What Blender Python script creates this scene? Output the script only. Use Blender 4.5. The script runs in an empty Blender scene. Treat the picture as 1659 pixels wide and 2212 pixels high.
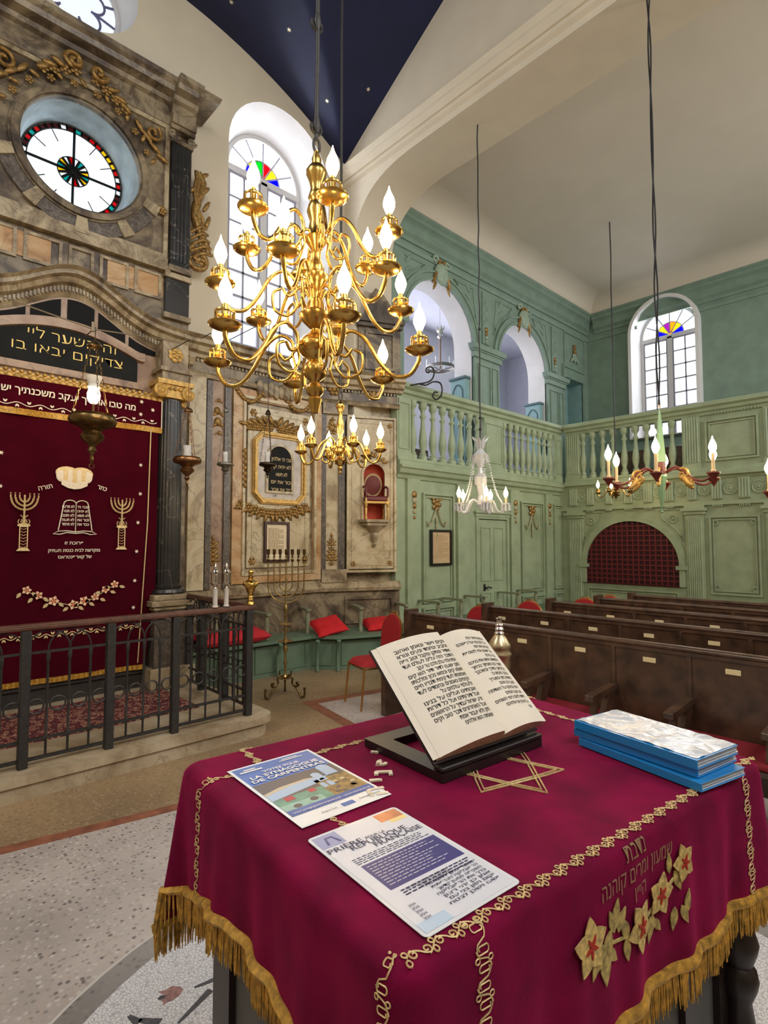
import bpy, math, random
from math import sin, cos, pi, sqrt, atan2
from mathutils import Vector as V, Matrix as MX, noise as NZ
from mathutils.geometry import tessellate_polygon
S = bpy.context.scene
C = S.collection
R = math.radians
rnd = random.Random(7)
# ------------------------------------------------------------------ camera
FPX, CXP, CYP, CAMH = 1198.0, 829.5, 1106.0, 1.7
PITCH, YAW = math.atan(65 / FPX), R(46.75)
cam = bpy.data.cameras.new('camera')
cam.sensor_fit = 'HORIZONTAL'; cam.sensor_width = 36.0
cam.lens = 36.0 * FPX / 1659.0
cam.clip_start = 0.05; cam.clip_end = 100
co = bpy.data.objects.new('camera', cam); C.objects.link(co)
co.location = (0, 0, CAMH); co.rotation_euler = (pi / 2 + PITCH, 0, -(pi / 2 - YAW))
S.camera = co
# ------------------------------------------------------------------ light
S.view_settings.view_transform = 'Standard'; S.view_settings.look = 'None'
S.view_settings.gamma = 1.0; S.view_settings.use_curve_mapping = False
S.view_settings.exposure = 0.0
S.cycles.use_denoising = True
S.cycles.max_bounces = 8; S.cycles.diffuse_bounces = 4; S.cycles.transparent_max_bounces = 16
S.cycles.sample_clamp_indirect = 6.0
wd = bpy.data.worlds.new('daylight'); S.world = wd; wd.use_nodes = True
bg = wd.node_tree.nodes['Background']
bg.inputs[0].default_value = (0.93, 0.97, 1.0, 1); bg.inputs[1].default_value = 1.25
def area(name, loc, rot, sx, sy, power, col=(1, 1, 1)):
    l = bpy.data.lights.new(name, 'AREA'); l.shape = 'RECTANGLE'; l.size = sx; l.size_y = sy
    l.energy = power; l.color = col
    o = bpy.data.objects.new(name, l); C.objects.link(o); o.location = loc; o.rotation_euler = rot
    return o
# daylight lamps; those at the unseen walls are added for light
area('daylight_lamp', (4.2, 7.9, 6.6), (R(-60), 0, 0), 1.5, 3.2, 340, (.92, .96, 1))
area('daylight_lamp', (14.3, 4.65, 6.2), (R(68), 0, R(90)), 1.3, 2.6, 150, (.92, .96, 1))
area('gallery_daylight', (8.6, 8.9, 5.4), (R(-90), 0, 0), 4.6, 2.2, 110, (.86, .9, 1))  # stands inside the room beyond the arcade, no window built there
area('daylight_lamp', (-.2, -3.1, 6.6), (R(58), 0, 0), 1.6, 3.0, 165, (.95, .97, 1))  # added high behind the viewer: brightens the desk top, leaves its sides dark
area('daylight_lamp', (3.4, -3.1, 6.6), (R(58), 0, 0), 1.6, 3.0, 165, (.95, .97, 1))
area('daylight_lamp', (-2.8, 3.0, 6.6), (R(58), 0, R(-90)), 1.6, 3.0, 110, (.95, .97, 1))  # added outside an unseen opening in the nave side wall
area('daylight_lamp', (8.5, -3.6, 5.4), (R(66), 0, 0), 1.6, 2.6, 200, (.97, .98, 1))  # added with the next one to light the gallery room from out of view
area('daylight_lamp', (11.0, -3.6, 5.4), (R(66), 0, 0), 1.6, 2.6, 140, (.97, .98, 1))
# ------------------------------------------------------------------ pixel -> place, for measured spots
_fh = V((cos(YAW), sin(YAW), 0)); _r = V((sin(YAW), -cos(YAW), 0)); _z = V((0, 0, 1))
_fw = _fh * cos(PITCH) + _z * sin(PITCH); _up = _z * cos(PITCH) - _fh * sin(PITCH)
def P(x, y, X=None, Y=None, Z=None, D=None):
    d = _fw + _r * ((x - CXP) / FPX) + _up * ((CYP - y) / FPX)
    t = D if D is not None else X / d.x if X is not None else Y / d.y if Y is not None else (Z - CAMH) / d.z
    return V((0, 0, CAMH)) + d * t
# ------------------------------------------------------------------ materials
def s2l(c):
    return tuple(((x / 255) / 12.92 if x / 255 <= .04045 else (((x / 255) + .055) / 1.055) ** 2.4) for x in c) + (1,)
def newmat(name):
    m = bpy.data.materials.new(name); m.use_nodes = True
    return m, m.node_tree.nodes, m.node_tree.links, m.node_tree.nodes['Principled BSDF']
def mat(name, col, rough=.5, metal=0, var=0, vs=6, bump=0, bs=60, sheen=0, spec=None, coat=0, emit=0):
    m, n, l, b = newmat(name)
    b.inputs['Base Color'].default_value = s2l(col); b.inputs['Roughness'].default_value = rough
    b.inputs['Metallic'].default_value = metal
    if spec is not None: b.inputs['Specular IOR Level'].default_value = spec
    if coat: b.inputs['Coat Weight'].default_value = coat; b.inputs['Coat Roughness'].default_value = .15
    if sheen:
        b.inputs['Sheen Weight'].default_value = sheen; b.inputs['Sheen Roughness'].default_value = .35
        b.inputs['Sheen Tint'].default_value = s2l([min(255, int(x * 1.6 + 40)) for x in col])
    if emit:
        b.inputs['Emission Color'].default_value = s2l(col); b.inputs['Emission Strength'].default_value = emit
    if var or bump: tc = n.new('ShaderNodeTexCoord')
    if var:
        t = n.new('ShaderNodeTexNoise'); t.inputs['Scale'].default_value = vs; t.inputs['Detail'].default_value = 6
        r = n.new('ShaderNodeValToRGB'); r.color_ramp.elements[0].position = .3; r.color_ramp.elements[1].position = .7
        r.color_ramp.elements[0].color = s2l([max(0, x * (1 - var)) for x in col]); r.color_ramp.elements[1].color = s2l([min(255, x * (1 + var * .6)) for x in col])
        l.new(tc.outputs['Object'], t.inputs['Vector']); l.new(t.outputs['Fac'], r.inputs[0]); l.new(r.outputs[0], b.inputs['Base Color'])
    if bump:
        t = n.new('ShaderNodeTexNoise'); t.inputs['Scale'].default_value = bs; t.inputs['Detail'].default_value = 4
        u = n.new('ShaderNodeBump'); u.inputs['Strength'].default_value = bump; u.inputs['Distance'].default_value = .01
        l.new(tc.outputs['Object'], t.inputs['Vector']); l.new(t.outputs['Fac'], u.inputs['Height']); l.new(u.outputs[0], b.inputs['Normal'])
    return m
def marble(name, stops, vein, scale=1.6, vs=2.2, vw=.035, rough=.35, dist=1.2, vf=.5):
    """soft clouds between the stops, thin dark or pale veins on top"""
    m, n, l, b = newmat(name); b.inputs['Roughness'].default_value = rough
    tc = n.new('ShaderNodeTexCoord')
    t = n.new('ShaderNodeTexNoise'); t.inputs['Scale'].default_value = scale; t.inputs['Detail'].default_value = 9; t.inputs['Distortion'].default_value = dist
    t.inputs['Roughness'].default_value = .62
    r = n.new('ShaderNodeValToRGB'); e = r.color_ramp.elements
    k = len(stops)
    e[0].position = .28; e[1].position = .74
    for i in range(1, k - 1): e.new(.28 + .46 * i / (k - 1))
    for i, c in enumerate(stops): e[i].color = s2l(c)
    l.new(tc.outputs['Object'], t.inputs['Vector']); l.new(t.outputs['Fac'], r.inputs[0])
    w = n.new('ShaderNodeTexNoise'); w.inputs['Scale'].default_value = vs; w.inputs['Detail'].default_value = 6; w.inputs['Distortion'].default_value = 1.0
    l.new(tc.outputs['Object'], w.inputs['Vector'])
    a = n.new('ShaderNodeMath'); a.operation = 'SUBTRACT'; a.inputs[1].default_value = .5; l.new(w.outputs['Fac'], a.inputs[0])
    q = n.new('ShaderNodeMath'); q.operation = 'ABSOLUTE'; l.new(a.outputs[0], q.inputs[0])
    mr = n.new('ShaderNodeMapRange'); mr.inputs['From Min'].default_value = 0; mr.inputs['From Max'].default_value = vw
    mr.inputs['To Min'].default_value = vf; mr.inputs['To Max'].default_value = 0; l.new(q.outputs[0], mr.inputs['Value'])
    mx = n.new('ShaderNodeMix'); mx.data_type = 'RGBA'; mx.inputs['B'].default_value = s2l(vein)
    l.new(mr.outputs[0], mx.inputs['Factor']); l.new(r.outputs[0], mx.inputs['A']); l.new(mx.outputs['Result'], b.inputs['Base Color'])
    return m
def terrazzo(name, base, chips, scale, amt=.5, rough=.35):
    m, n, l, b = newmat(name); b.inputs['Roughness'].default_value = rough
    tc = n.new('ShaderNodeTexCoord')
    v = n.new('ShaderNodeTexVoronoi'); v.inputs['Scale'].default_value = scale; l.new(tc.outputs['Object'], v.inputs['Vector'])
    r = n.new('ShaderNodeValToRGB'); r.color_ramp.interpolation = 'CONSTANT'; e = r.color_ramp.elements
    while len(e) < len(chips): e.new(.5)
    for i, c in enumerate(chips): e[i].position = i / len(chips); e[i].color = s2l(c)
    sp = n.new('ShaderNodeSeparateColor'); l.new(v.outputs['Color'], sp.inputs[0]); l.new(sp.outputs[0], r.inputs[0])
    mr = n.new('ShaderNodeMapRange'); mr.inputs['From Min'].default_value = .25; mr.inputs['From Max'].default_value = .5
    mr.inputs['To Min'].default_value = amt; mr.inputs['To Max'].default_value = 0; l.new(v.outputs['Distance'], mr.inputs['Value'])
    t = n.new('ShaderNodeTexNoise'); t.inputs['Scale'].default_value = 1.3; t.inputs['Detail'].default_value = 8; l.new(tc.outputs['Object'], t.inputs['Vector'])
    rb = n.new('ShaderNodeValToRGB'); rb.color_ramp.elements[0].position = .3; rb.color_ramp.elements[1].position = .7
    rb.color_ramp.elements[0].color = s2l([x * .82 for x in base]); rb.color_ramp.elements[1].color = s2l([min(255, x * 1.08) for x in base]); l.new(t.outputs['Fac'], rb.inputs[0])
    mx = n.new('ShaderNodeMix'); mx.data_type = 'RGBA'; l.new(mr.outputs[0], mx.inputs['Factor']); l.new(rb.outputs[0], mx.inputs['A']); l.new(r.outputs[0], mx.inputs['B'])
    l.new(mx.outputs['Result'], b.inputs['Base Color'])
    return m
def glass(name, col, op=.0, rough=.05):
    """thin pane: light passes tinted, a little is reflected"""
    m, n, l, b = newmat(name); out = n['Material Output']
    t = n.new('ShaderNodeBsdfTransparent'); t.inputs[0].default_value = s2l(col)
    g = n.new('ShaderNodeBsdfGlossy'); g.inputs['Roughness'].default_value = rough
    mx = n.new('ShaderNodeMixShader'); mx.inputs[0].default_value = .06
    l.new(t.outputs[0], mx.inputs[1]); l.new(g.outputs[0], mx.inputs[2])
    last = mx
    if op:
        d = n.new('ShaderNodeBsdfTranslucent'); d.inputs[0].default_value = s2l(col)
        m2 = n.new('ShaderNodeMixShader'); m2.inputs[0].default_value = op; l.new(mx.outputs[0], m2.inputs[1]); l.new(d.outputs[0], m2.inputs[2]); last = m2
    l.new(last.outputs[0], out.inputs[0])
    return m
plaster = mat('cream_plaster', (208, 196, 172), .85, var=.02, vs=3, bump=.12, bs=25)
white_plaster = mat('white_plaster', (226, 224, 222), .85, var=.03, vs=3, bump=.1, bs=25)
navy = mat('navy_vault_paint', (17, 25, 62), .7, var=.1, vs=2.5)
star_gold = mat('pale_gold_star', (235, 225, 190), .4, .3)
grn = mat('warm_lit_green_paint', (152, 166, 134), .5, var=.07, vs=5)  # lower walls: warm light put into the colour of the one green paint
grn2 = mat('shaded_green_paint', (124, 146, 130), .55, var=.06, vs=4)  # same green on the upper walls, their shade put into the colour
grn_d = mat('grey_green_paint', (96, 118, 96), .5, var=.06, vs=5)
cab_blue = mat('pale_blue_green_paint', (132, 170, 172), .5, var=.05, vs=5)
gold = mat('old_gilding', (150, 116, 62), .45, .5, var=.3, vs=30)
gold_y = mat('ochre_gilding', (196, 158, 86), .45, .35, var=.18, vs=22)
brass = mat('polished_brass', (206, 168, 92), .25, 1.0, var=.06, vs=12)
brass_d = mat('dark_brass', (150, 122, 72), .3, 1.0, var=.15, vs=20)
bronze = mat('brown_bronze', (120, 98, 62), .3, .95, var=.2, vs=18)
iron = mat('dark_wrought_iron', (58, 56, 54), .5, .4, var=.15, vs=30)
silver = mat('silver', (205, 200, 190), .22, 1.0)
wood_d = mat('dark_pew_wood', (80, 58, 44), .35, var=.3, vs=9, coat=.3)
wood_r = mat('red_brown_wood', (92, 58, 44), .4, var=.2, vs=14)
wood_black = mat('black_stained_wood', (26, 22, 21), .4)
velvet = mat('burgundy_velvet', (118, 5, 54), .85, var=.2, vs=10, sheen=.7, spec=.15, bump=.15, bs=240)
velvet_d = mat('dark_crimson_velvet', (66, 2, 18), .9, var=.1, vs=5, sheen=.1, spec=.08)
red_cloth = mat('red_upholstery', (168, 28, 36), .8, var=.12, vs=120, sheen=.25)
red_bright = mat('bright_red_cotton', (198, 22, 30), .85, var=.08, vs=60, bump=.2, bs=150)
gold_thread = mat('pale_gold_thread', (224, 198, 142), .5, .2, var=.12, vs=90)
ivory_thread = mat('ivory_thread', (240, 226, 200), .6, var=.06, vs=90)
fringe_gold = mat('gold_fringe', (196, 150, 62), .55, .1, var=.3, vs=70)
black = mat('black_paint', (17, 16, 15), .6, spec=.15)
slate = mat('black_slate', (27, 27, 25), .6, var=.1, vs=10, spec=.15)
white = mat('white_paper', (240, 240, 240), .6)
ink = mat('black_ink', (30, 28, 30), .7)
cord_m = mat('black_cord', (30, 27, 28), .7)
white_paint = mat('white_window_paint', (204, 202, 202), .5)
muntin_m = mat('backlit_white_muntin', (150, 148, 158), .5)  # white muntins seen against the light, their shade put into the colour
pane_m = glass('clear_pane', (250, 252, 255), .12)
flame = mat('glowing_bulb_glass', (255, 220, 166), .3, emit=65)
marb_br = marble('brown_grey_marble', [(38, 31, 24), (88, 73, 56), (146, 130, 102), (72, 58, 44)], (40, 33, 28), 1.5, 1.7, .022, .4, 1.6, .5)
marb_lt = marble('cream_veined_marble', [(112, 92, 62), (176, 158, 122), (200, 186, 152), (146, 122, 86)], (96, 82, 64), 1.9, 1.4, .012, .35, 1.2, .55)
marb_ms = marble('mossy_grey_marble', [(62, 50, 36), (130, 112, 84), (176, 160, 128), (86, 70, 50)], (64, 54, 42), 2.2, 2.2, .02, .4, 1.5, .45)
marb_pk = marble('rosy_brown_marble', [(104, 76, 60), (150, 120, 96), (172, 146, 120), (120, 92, 74)], (80, 60, 48), 1.8, 2.0, .015, .4, 1.4, .4)
marb_oc = marble('ochre_marble', [(126, 84, 48), (176, 134, 84), (196, 168, 128), (140, 98, 60)], (96, 66, 40), 1.6, 2.0, .015, .4, 1.4, .4)
marb_bk = marble('black_veined_marble', [(20, 20, 20), (44, 42, 40), (32, 31, 30)], (150, 140, 124), 2.0, 2.2, .006, .3, 1.5, .7)
marb_sp = marble('dark_speckled_marble', [(40, 35, 32), (96, 86, 76), (60, 54, 48)], (150, 138, 120), 9, 9, .02, .35, 1.2, .5)
stone = marble('worn_step_stone', [(136, 116, 88), (178, 162, 134), (198, 186, 162)], (120, 100, 76), 2.2, 3, .012, .6, 1.0, .5)
# ------------------------------------------------------------------ mesh builder
class G:
    def __init__(s, T=None): s.v = []; s.f = []; s.m = []; s.T = T or MX.Identity(4); s.k = 0
    def add(s, vs, fs, m=None):
        o = len(s.v); T = s.T; flip = T.to_3x3().determinant() < 0
        s.v.extend([(T @ V(p))[:] for p in vs]); m = s.k if m is None else m
        for f in fs:
            f = [i + o for i in f]; s.f.append(f[::-1] if flip else f); s.m.append(m)
        return s
    def box(s, x0, y0, z0, x1, y1, z1, m=None):
        return s.add([(x0, y0, z0), (x1, y0, z0), (x1, y1, z0), (x0, y1, z0), (x0, y0, z1), (x1, y0, z1), (x1, y1, z1), (x0, y1, z1)],
                     [(0, 3, 2, 1), (4, 5, 6, 7), (0, 1, 5, 4), (1, 2, 6, 5), (2, 3, 7, 6), (3, 0, 4, 7)], m)
    def lathe(s, prof, n=24, c=(0, 0, 0), m=None, rip=0, ripn=0):
        vs, fs, rings = [], [], []
        for r, z in prof:
            if r < 1e-6: rings.append([len(vs)]); vs.append((c[0], c[1], c[2] + z))
            else:
                rings.append(list(range(len(vs), len(vs) + n)))
                for i in range(n):
                    a = 2 * pi * i / n; q = r * (1 + (rip * cos(ripn * a) if rip else 0)); vs.append((c[0] + q * cos(a), c[1] + q * sin(a), c[2] + z))
        for a, b in zip(rings, rings[1:]):
            if len(a) == 1 and len(b) == 1: continue
            for i in range(n):
                j = (i + 1) % n
                if len(a) == 1: fs.append((a[0], b[j], b[i]))
                elif len(b) == 1: fs.append((a[i], a[j], b[0]))
                else: fs.append((a[i], a[j], b[j], b[i]))
        return s.add(vs, fs, m)
    def tube(s, pts, r, n=8, closed=False, m=None, cap=True, flat=1.0):
        pts = [V(p) for p in pts]; k = len(pts); rr = r if isinstance(r, (list, tuple)) else [r] * k
        tg = []
        for i in range(k):
            a = pts[(i - 1) % k] if closed or i else pts[0]; b = pts[(i + 1) % k] if closed or i < k - 1 else pts[-1]
            d = b - a; tg.append(d.normalized() if d.length > 1e-9 else V((0, 0, 1)))
        up = V((0, 0, 1)) if abs(tg[0].z) < .9 else V((1, 0, 0))
        nx = tg[0].cross(up).normalized(); vs, fs = [], []
        for i in range(k):
            nx = nx - tg[i] * nx.dot(tg[i])
            nx = nx.normalized() if nx.length > 1e-6 else tg[i].orthogonal().normalized()
            ny = tg[i].cross(nx)
            for j in range(n):
                a = 2 * pi * j / n; vs.append(pts[i] + nx * (rr[i] * cos(a)) + ny * (rr[i] * flat * sin(a)))
        for i in range(k if closed else k - 1):
            a, b = i * n, ((i + 1) % k) * n
            for j in range(n): fs.append((a + j, a + (j + 1) % n, b + (j + 1) % n, b + j))
        if cap and not closed:
            fs.append(tuple(range(n))[::-1]); fs.append(tuple(range((k - 1) * n, k * n)))
        return s.add([tuple(p) for p in vs], fs, m)
    def prism(s, poly, w0, w1, holes=(), m=None, ax='y', mside=None):
        """polygon (u,v) with holes, extruded from w0 to w1; ax 'y': (u,w,v), 'x': (w,u,v), 'z': (u,v,w)"""
        loops = [list(poly)] + [list(h) for h in holes]
        def q(u, v, w): return (u, w, v) if ax == 'y' else (w, u, v) if ax == 'x' else (u, v, w)
        flat = [p for lp in loops for p in lp]; n = len(flat)
        tri = tessellate_polygon([[V((p[0], p[1], 0)) for p in lp] for lp in loops])
        vs = [q(p[0], p[1], w0) for p in flat] + [q(p[0], p[1], w1) for p in flat]
        s.add(vs, [tuple(t) for t in tri] + [tuple(i + n for i in t[::-1]) for t in tri], m)
        fs, o = [], 0
        for lp in loops:
            k = len(lp)
            for i in range(k): j = (i + 1) % k; fs.append((o + i, o + j, o + j + n, o + i + n))
            o += k
        return s.add(vs, fs, m if mside is None else mside)
    def ball(s, c, r, n=10, m=None, sc=(1, 1, 1)):
        h = max(4, n // 2 + 1); T0 = s.T; s.T = T0 @ MX.Translation(c) @ MX.Diagonal((sc[0], sc[1], sc[2], 1))
        s.lathe([(r * sin(pi * i / h), -r * cos(pi * i / h)) for i in range(h + 1)], n, m=m); s.T = T0
        return s
    def grid(s, fn, nu, nv, m=None, cu=False):
        vs = [fn(i / (nu if cu else nu - 1), j / (nv - 1)) for j in range(nv) for i in range(nu)]
        fs = [(j * nu + i, j * nu + (i + 1) % nu, (j + 1) * nu + (i + 1) % nu, (j + 1) * nu + i) for j in range(nv - 1) for i in range(nu if cu else nu - 1)]
        return s.add(vs, fs, m)
    def text(s, t, u, v, h, w=0.0, al='C', m=None, width=None, bold=0, heb=False, rot=0, depth=.0006, ax='y', shear=0):
        vs, fs, (a, b, z) = glyphs(t[::-1] if heb else t, bold)
        if not vs: return s
        k = h / .69; sx = k if width is None else width / max(b - a, 1e-6)
        x0 = {'C': (a + b) / 2, 'L': a, 'R': b}[al]
        out = []
        for x, y in vs:
            X, Y = (x - x0) * sx, y * k
            X, Y = X * cos(rot) - Y * sin(rot), X * sin(rot) + Y * cos(rot)
            out.append((u + X + shear * Y, v + Y))
        n = len(out)
        def q(p, w): return (p[0], w, p[1]) if ax == 'y' else (p[0], p[1], w)
        return s.add([q(p, w + depth) for p in out], fs, m)
    def build(s, name, mats, parent=None, smooth=35, bev=0, seg=2, loc=None):
        me = bpy.data.meshes.new(name); me.from_pydata(s.v, [], s.f)
        for x in (mats if isinstance(mats, (list, tuple)) else [mats]): me.materials.append(x)
        if len(me.materials) > 1: me.polygons.foreach_set('material_index', s.m)
        if smooth:
            me.polygons.foreach_set('use_smooth', [True] * len(me.polygons)); me.set_sharp_from_angle(angle=R(smooth))
        me.update(); o = bpy.data.objects.new(name, me); C.objects.link(o)
        if loc: o.location = loc
        if parent: o.parent = parent
        if bev:
            b = o.modifiers.new('edges', 'BEVEL'); b.width = bev; b.segments = seg; b.limit_method = 'ANGLE'; b.angle_limit = R(40)
        return o
_gl = {}
def glyphs(t, bold=0):
    if (t, bold) in _gl: return _gl[(t, bold)]
    c = bpy.data.curves.new('lettering', 'FONT'); c.body = t; c.resolution_u = 3; c.offset = bold
    o = bpy.data.objects.new('lettering', c); C.objects.link(o)
    dg = bpy.context.evaluated_depsgraph_get(); me = bpy.data.meshes.new_from_object(o.evaluated_get(dg))
    vs = [(v.co.x, v.co.y) for v in me.vertices]; fs = [tuple(p.vertices) for p in me.polygons]
    bpy.data.objects.remove(o); bpy.data.curves.remove(c); bpy.data.meshes.remove(me)
    a = min((v[0] for v in vs), default=0); b = max((v[0] for v in vs), default=0)
    _gl[(t, bold)] = (vs, fs, (a, b, 0)); return _gl[(t, bold)]
def tag(o, label=None, cat=None, group=None, kind=None):
    if label: o['label'] = label
    if cat: o['category'] = cat
    if group: o['group'] = group
    if kind: o['kind'] = kind
    return o
def thing(name, label, cat, loc=(0, 0, 0), rz=0, group=None):
    o = bpy.data.objects.new(name, None); C.objects.link(o); o.empty_display_size = .1
    o.location = loc; o.rotation_euler = (0, 0, rz)
    return tag(o, label, cat, group)
def dup(root, loc=None, rz=None, label=None, group=None):
    def cp(o, par):
        c = o.copy(); C.objects.link(c)
        if par: c.parent = par
        for ch in o.children: cp(ch, c)
        return c
    r = cp(root, None)
    if loc is not None: r.location = loc
    if rz is not None: r.rotation_euler = (0, 0, rz)
    if label: r['label'] = label
    if group: r['group'] = group
    return r
def struct(o): o['kind'] = 'structure'; return o
def wallT(origin, udir, out):
    u, o = V(udir).normalized(), V(out).normalized()
    return MX(((u.x, o.x, 0, origin[0]), (u.y, o.y, 0, origin[1]), (0, 0, 1, origin[2]), (0, 0, 0, 1)))
def arc(cx, cz, r, a0, a1, n, rz=None):
    rz = rz or r
    return [(cx + r * cos(R(a0 + (a1 - a0) * i / n)), cz + rz * sin(R(a0 + (a1 - a0) * i / n))) for i in range(n + 1)]
def archpoly(u0, u1, v0, spring, n=20, rz=None):
    """rectangle with a round head, counter-clockwise"""
    r = (u1 - u0) / 2
    return [(u0, v0), (u1, v0)] + arc((u0 + u1) / 2, spring, r, 0, 180, n, rz)
def spiral(cx, cz, r, turns, a0=0, sg=1, n=26, y=0, grow=.12):
    return [(cx + (r * (grow + (1 - grow) * i / n)) * cos(a0 + sg * 2 * pi * turns * (i / n - 1)), y, cz + (r * (grow + (1 - grow) * i / n)) * sin(a0 + sg * 2 * pi * turns * (i / n - 1))) for i in range(n + 1)]
def molding(g, u0, u1, prof, m=None):
    """profile (w,v) run along u"""
    n = len(prof); vs = [(u0, w, v) for w, v in prof] + [(u1, w, v) for w, v in prof]
    g.add(vs, [(i, (i + 1) % n, (i + 1) % n + n, i + n) for i in range(n)] + [tuple(range(n))[::-1], tuple(range(n, 2 * n))], m)
def frame(g, u0, v0, u1, v1, wd, w0, w1, m=None):
    g.prism([(u0, v0), (u1, v0), (u1, v1), (u0, v1)], w0, w1, [[(u0 + wd, v0 + wd), (u1 - wd, v0 + wd), (u1 - wd, v1 - wd), (u0 + wd, v1 - wd)]], m)
def rosette(g, u, v, r, w=0, n=6, m=None):
    g.ball((u, w, v), r * .35, 8, m, (1, .6, 1))
    for i in range(n):
        a = 2 * pi * i / n; g.ball((u + .62 * r * cos(a), w, v + .62 * r * sin(a)), r * .36, 6, m, (1, .45, 1))
def eleaf(g, u, v, L, a, w=0, wd=.22, m=None, th=.0016):
    """flat pointed stitched leaf or petal, starting at (u, v)"""
    pts = [(L * i / 8, wd * L * sin(pi * (i / 8) ** .8)) for i in range(9)] + [(L * i / 8, -wd * L * sin(pi * (i / 8) ** .8)) for i in range(7, 0, -1)]
    g.prism([(u + x * cos(a) - y * sin(a), v + x * sin(a) + y * cos(a)) for x, y in pts], w, w + th, m=m)
def leaf(g, u, v, L, a, w=0, wd=.28, m=None, th=.12):
    T0 = g.T; g.T = T0 @ MX.Translation((u, w, v)) @ MX.Rotation(-a, 4, 'Y')
    g.ball((L / 2, 0, 0), L / 2, 8, m, (1, th, wd)); g.T = T0
def PW(T, px, py, w=0.0):
    """where the sight line of a measured spot meets a wall: local (u, v)"""
    d = P(px, py, D=1) - V((0, 0, CAMH)); n = V((T[0][1], T[1][1], 0)); u = V((T[0][0], T[1][0], 0))
    o = V((T[0][3], T[1][3], 0)) + n * w; t = (o - V((0, 0, 0))).dot(n) / d.dot(n)
    p = d * t; return (p - o).dot(u), CAMH + p.z
def drop(g, u, v0, v1, w, s=.05, m=None):
    """hanging cluster of flowers and leaves between two heights"""
    n = max(4, int((v0 - v1) / (s * 1.1)))
    for i in range(n):
        t = i / (n - 1); q = s * (.55 + .6 * sin(pi * (1 - t) ** .8)); v = v0 + (v1 - v0) * t
        g.ball((u + s * .25 * sin(5 * i), w, v), q * .5, 8, m, (1, .5, 1.2))
        for k in (-1, 1): leaf(g, u, v, q * 1.3, pi / 2 + k * (2.0 + .3 * sin(i)), w, .35, m, .2)
def vase_sprig(g, u, v0, v1, w, s=.06, m=None):
    """upright candelabrum of leaves"""
    H = v1 - v0
    g.tube([(u, w, v0), (u, w, v1)], .008, 5, m=m)
    for i, (t, q) in enumerate([(.05, .5), (.22, 1.0), (.4, .85), (.55, .6), (.72, .8), (.86, .45)]):
        v = v0 + H * t; g.ball((u, w, v), s * q * .35, 8, m, (1, .5, .8))
        for k in (-1, 1):
            leaf(g, u, v, s * q * 1.25, pi / 2 - k * .9, w, .35, m, .2); leaf(g, u, v, s * q, pi / 2 - k * 1.7, w, .35, m, .2)
    leaf(g, u, v1 - .03, .09, pi / 2, w, .4, m, .2)
# ================================================================== the room
YA, XB, XB2, YB, YU, XC, XU = 6.6, 5.36, 6.15, 6.1, 6.5, 11.0, 13.15
FB = lambda p: (p.x, p.y)
tz_tan = terrazzo('tan_terrazzo', (158, 134, 102), [(126, 104, 78), (186, 166, 134), (104, 84, 64), (170, 150, 118)], 42, .55)
tz_grey = terrazzo('grey_terrazzo', (194, 184, 177), [(204, 198, 192), (140, 130, 126), (92, 86, 86), (190, 180, 172), (160, 148, 142), (182, 166, 156), (210, 204, 198), (172, 162, 156)], 44, .8)
tz_ring = terrazzo('ring_terrazzo', (150, 146, 142), [(150, 146, 142), (128, 124, 120), (96, 92, 90)], 40, .6)
mosaic, _n, _l, _b = newmat('white_mosaic'); _b.inputs['Roughness'].default_value = .35
_tc = _n.new('ShaderNodeTexCoord'); _v = _n.new('ShaderNodeTexVoronoi'); _v.feature = 'DISTANCE_TO_EDGE'; _v.inputs['Scale'].default_value = 80
_q = _n.new('ShaderNodeValToRGB'); _q.color_ramp.elements[0].position = .04; _q.color_ramp.elements[1].position = .13
_q.color_ramp.elements[0].color = s2l((176, 174, 178)); _q.color_ramp.elements[1].color = s2l((226, 226, 228))
_l.new(_tc.outputs['Object'], _v.inputs['Vector']); _l.new(_v.outputs['Distance'], _q.inputs[0]); _l.new(_q.outputs[0], _b.inputs['Base Color'])
red_strip = mat('red_floor_strip', (146, 92, 70), .45, var=.2, vs=14)
g = G(); g.box(-4, -4, -.1, 13.4, 6.9, 0); fl = struct(g.build('floor', tz_tan))
def flat(name, pts, z, m, holes=()):
    g = G(); g.prism(pts, 0.0004, z, holes, ax='z'); return struct(g.build(name, m, smooth=0))
# nave panel of grey terrazzo in its red border
a = V((.609, 3.70)); b = V((1.55, 3.53)); d = (b - a).normalized(); nn = V((-d.y, d.x))
A0 = a - d * 4; A1 = a + d * 2.62
flat('trim_1', [A0[:], A1[:], (A1 + nn * .09)[:], (A0 + nn * .09)[:]][::-1], .0017, red_strip)
flat('trim_2', [(A0)[:], (A1)[:], (A1 - nn * 7)[:], (A0 - nn * 7)[:]][::-1], .0008, tz_grey)
k = V((3.472, 4.966)); k2 = V((4.441, 4.795)); k3 = V((3.42, 3.9)); d1 = (k2 - k).normalized(); n1 = V((d1.y, -d1.x))
K = [k, k + d1 * 6, k + d1 * 6 + n1 * 5, k + n1 * 5]
flat('trim_3', [q[:] for q in K], .002, red_strip, [[(k + d1 * .12 + n1 * .14)[:], (k + d1 * 5.9 + n1 * .14)[:], (k + d1 * 5.9 + n1 * 4.9)[:], (k + d1 * .12 + n1 * 4.9)[:]]])
flat('trim_4', [(k + d1 * .12 + n1 * .14)[:], (k + d1 * 5.9 + n1 * .14)[:], (k + d1 * 5.9 + n1 * 4.9)[:], (k + d1 * .12 + n1 * 4.9)[:]], .0012, tz_grey)
cx, cy, rr = 1.43, .96, 1.6
circ = lambda r, n=72: [(cx + r * cos(2 * pi * i / n), cy + r * sin(2 * pi * i / n)) for i in range(n)]
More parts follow.
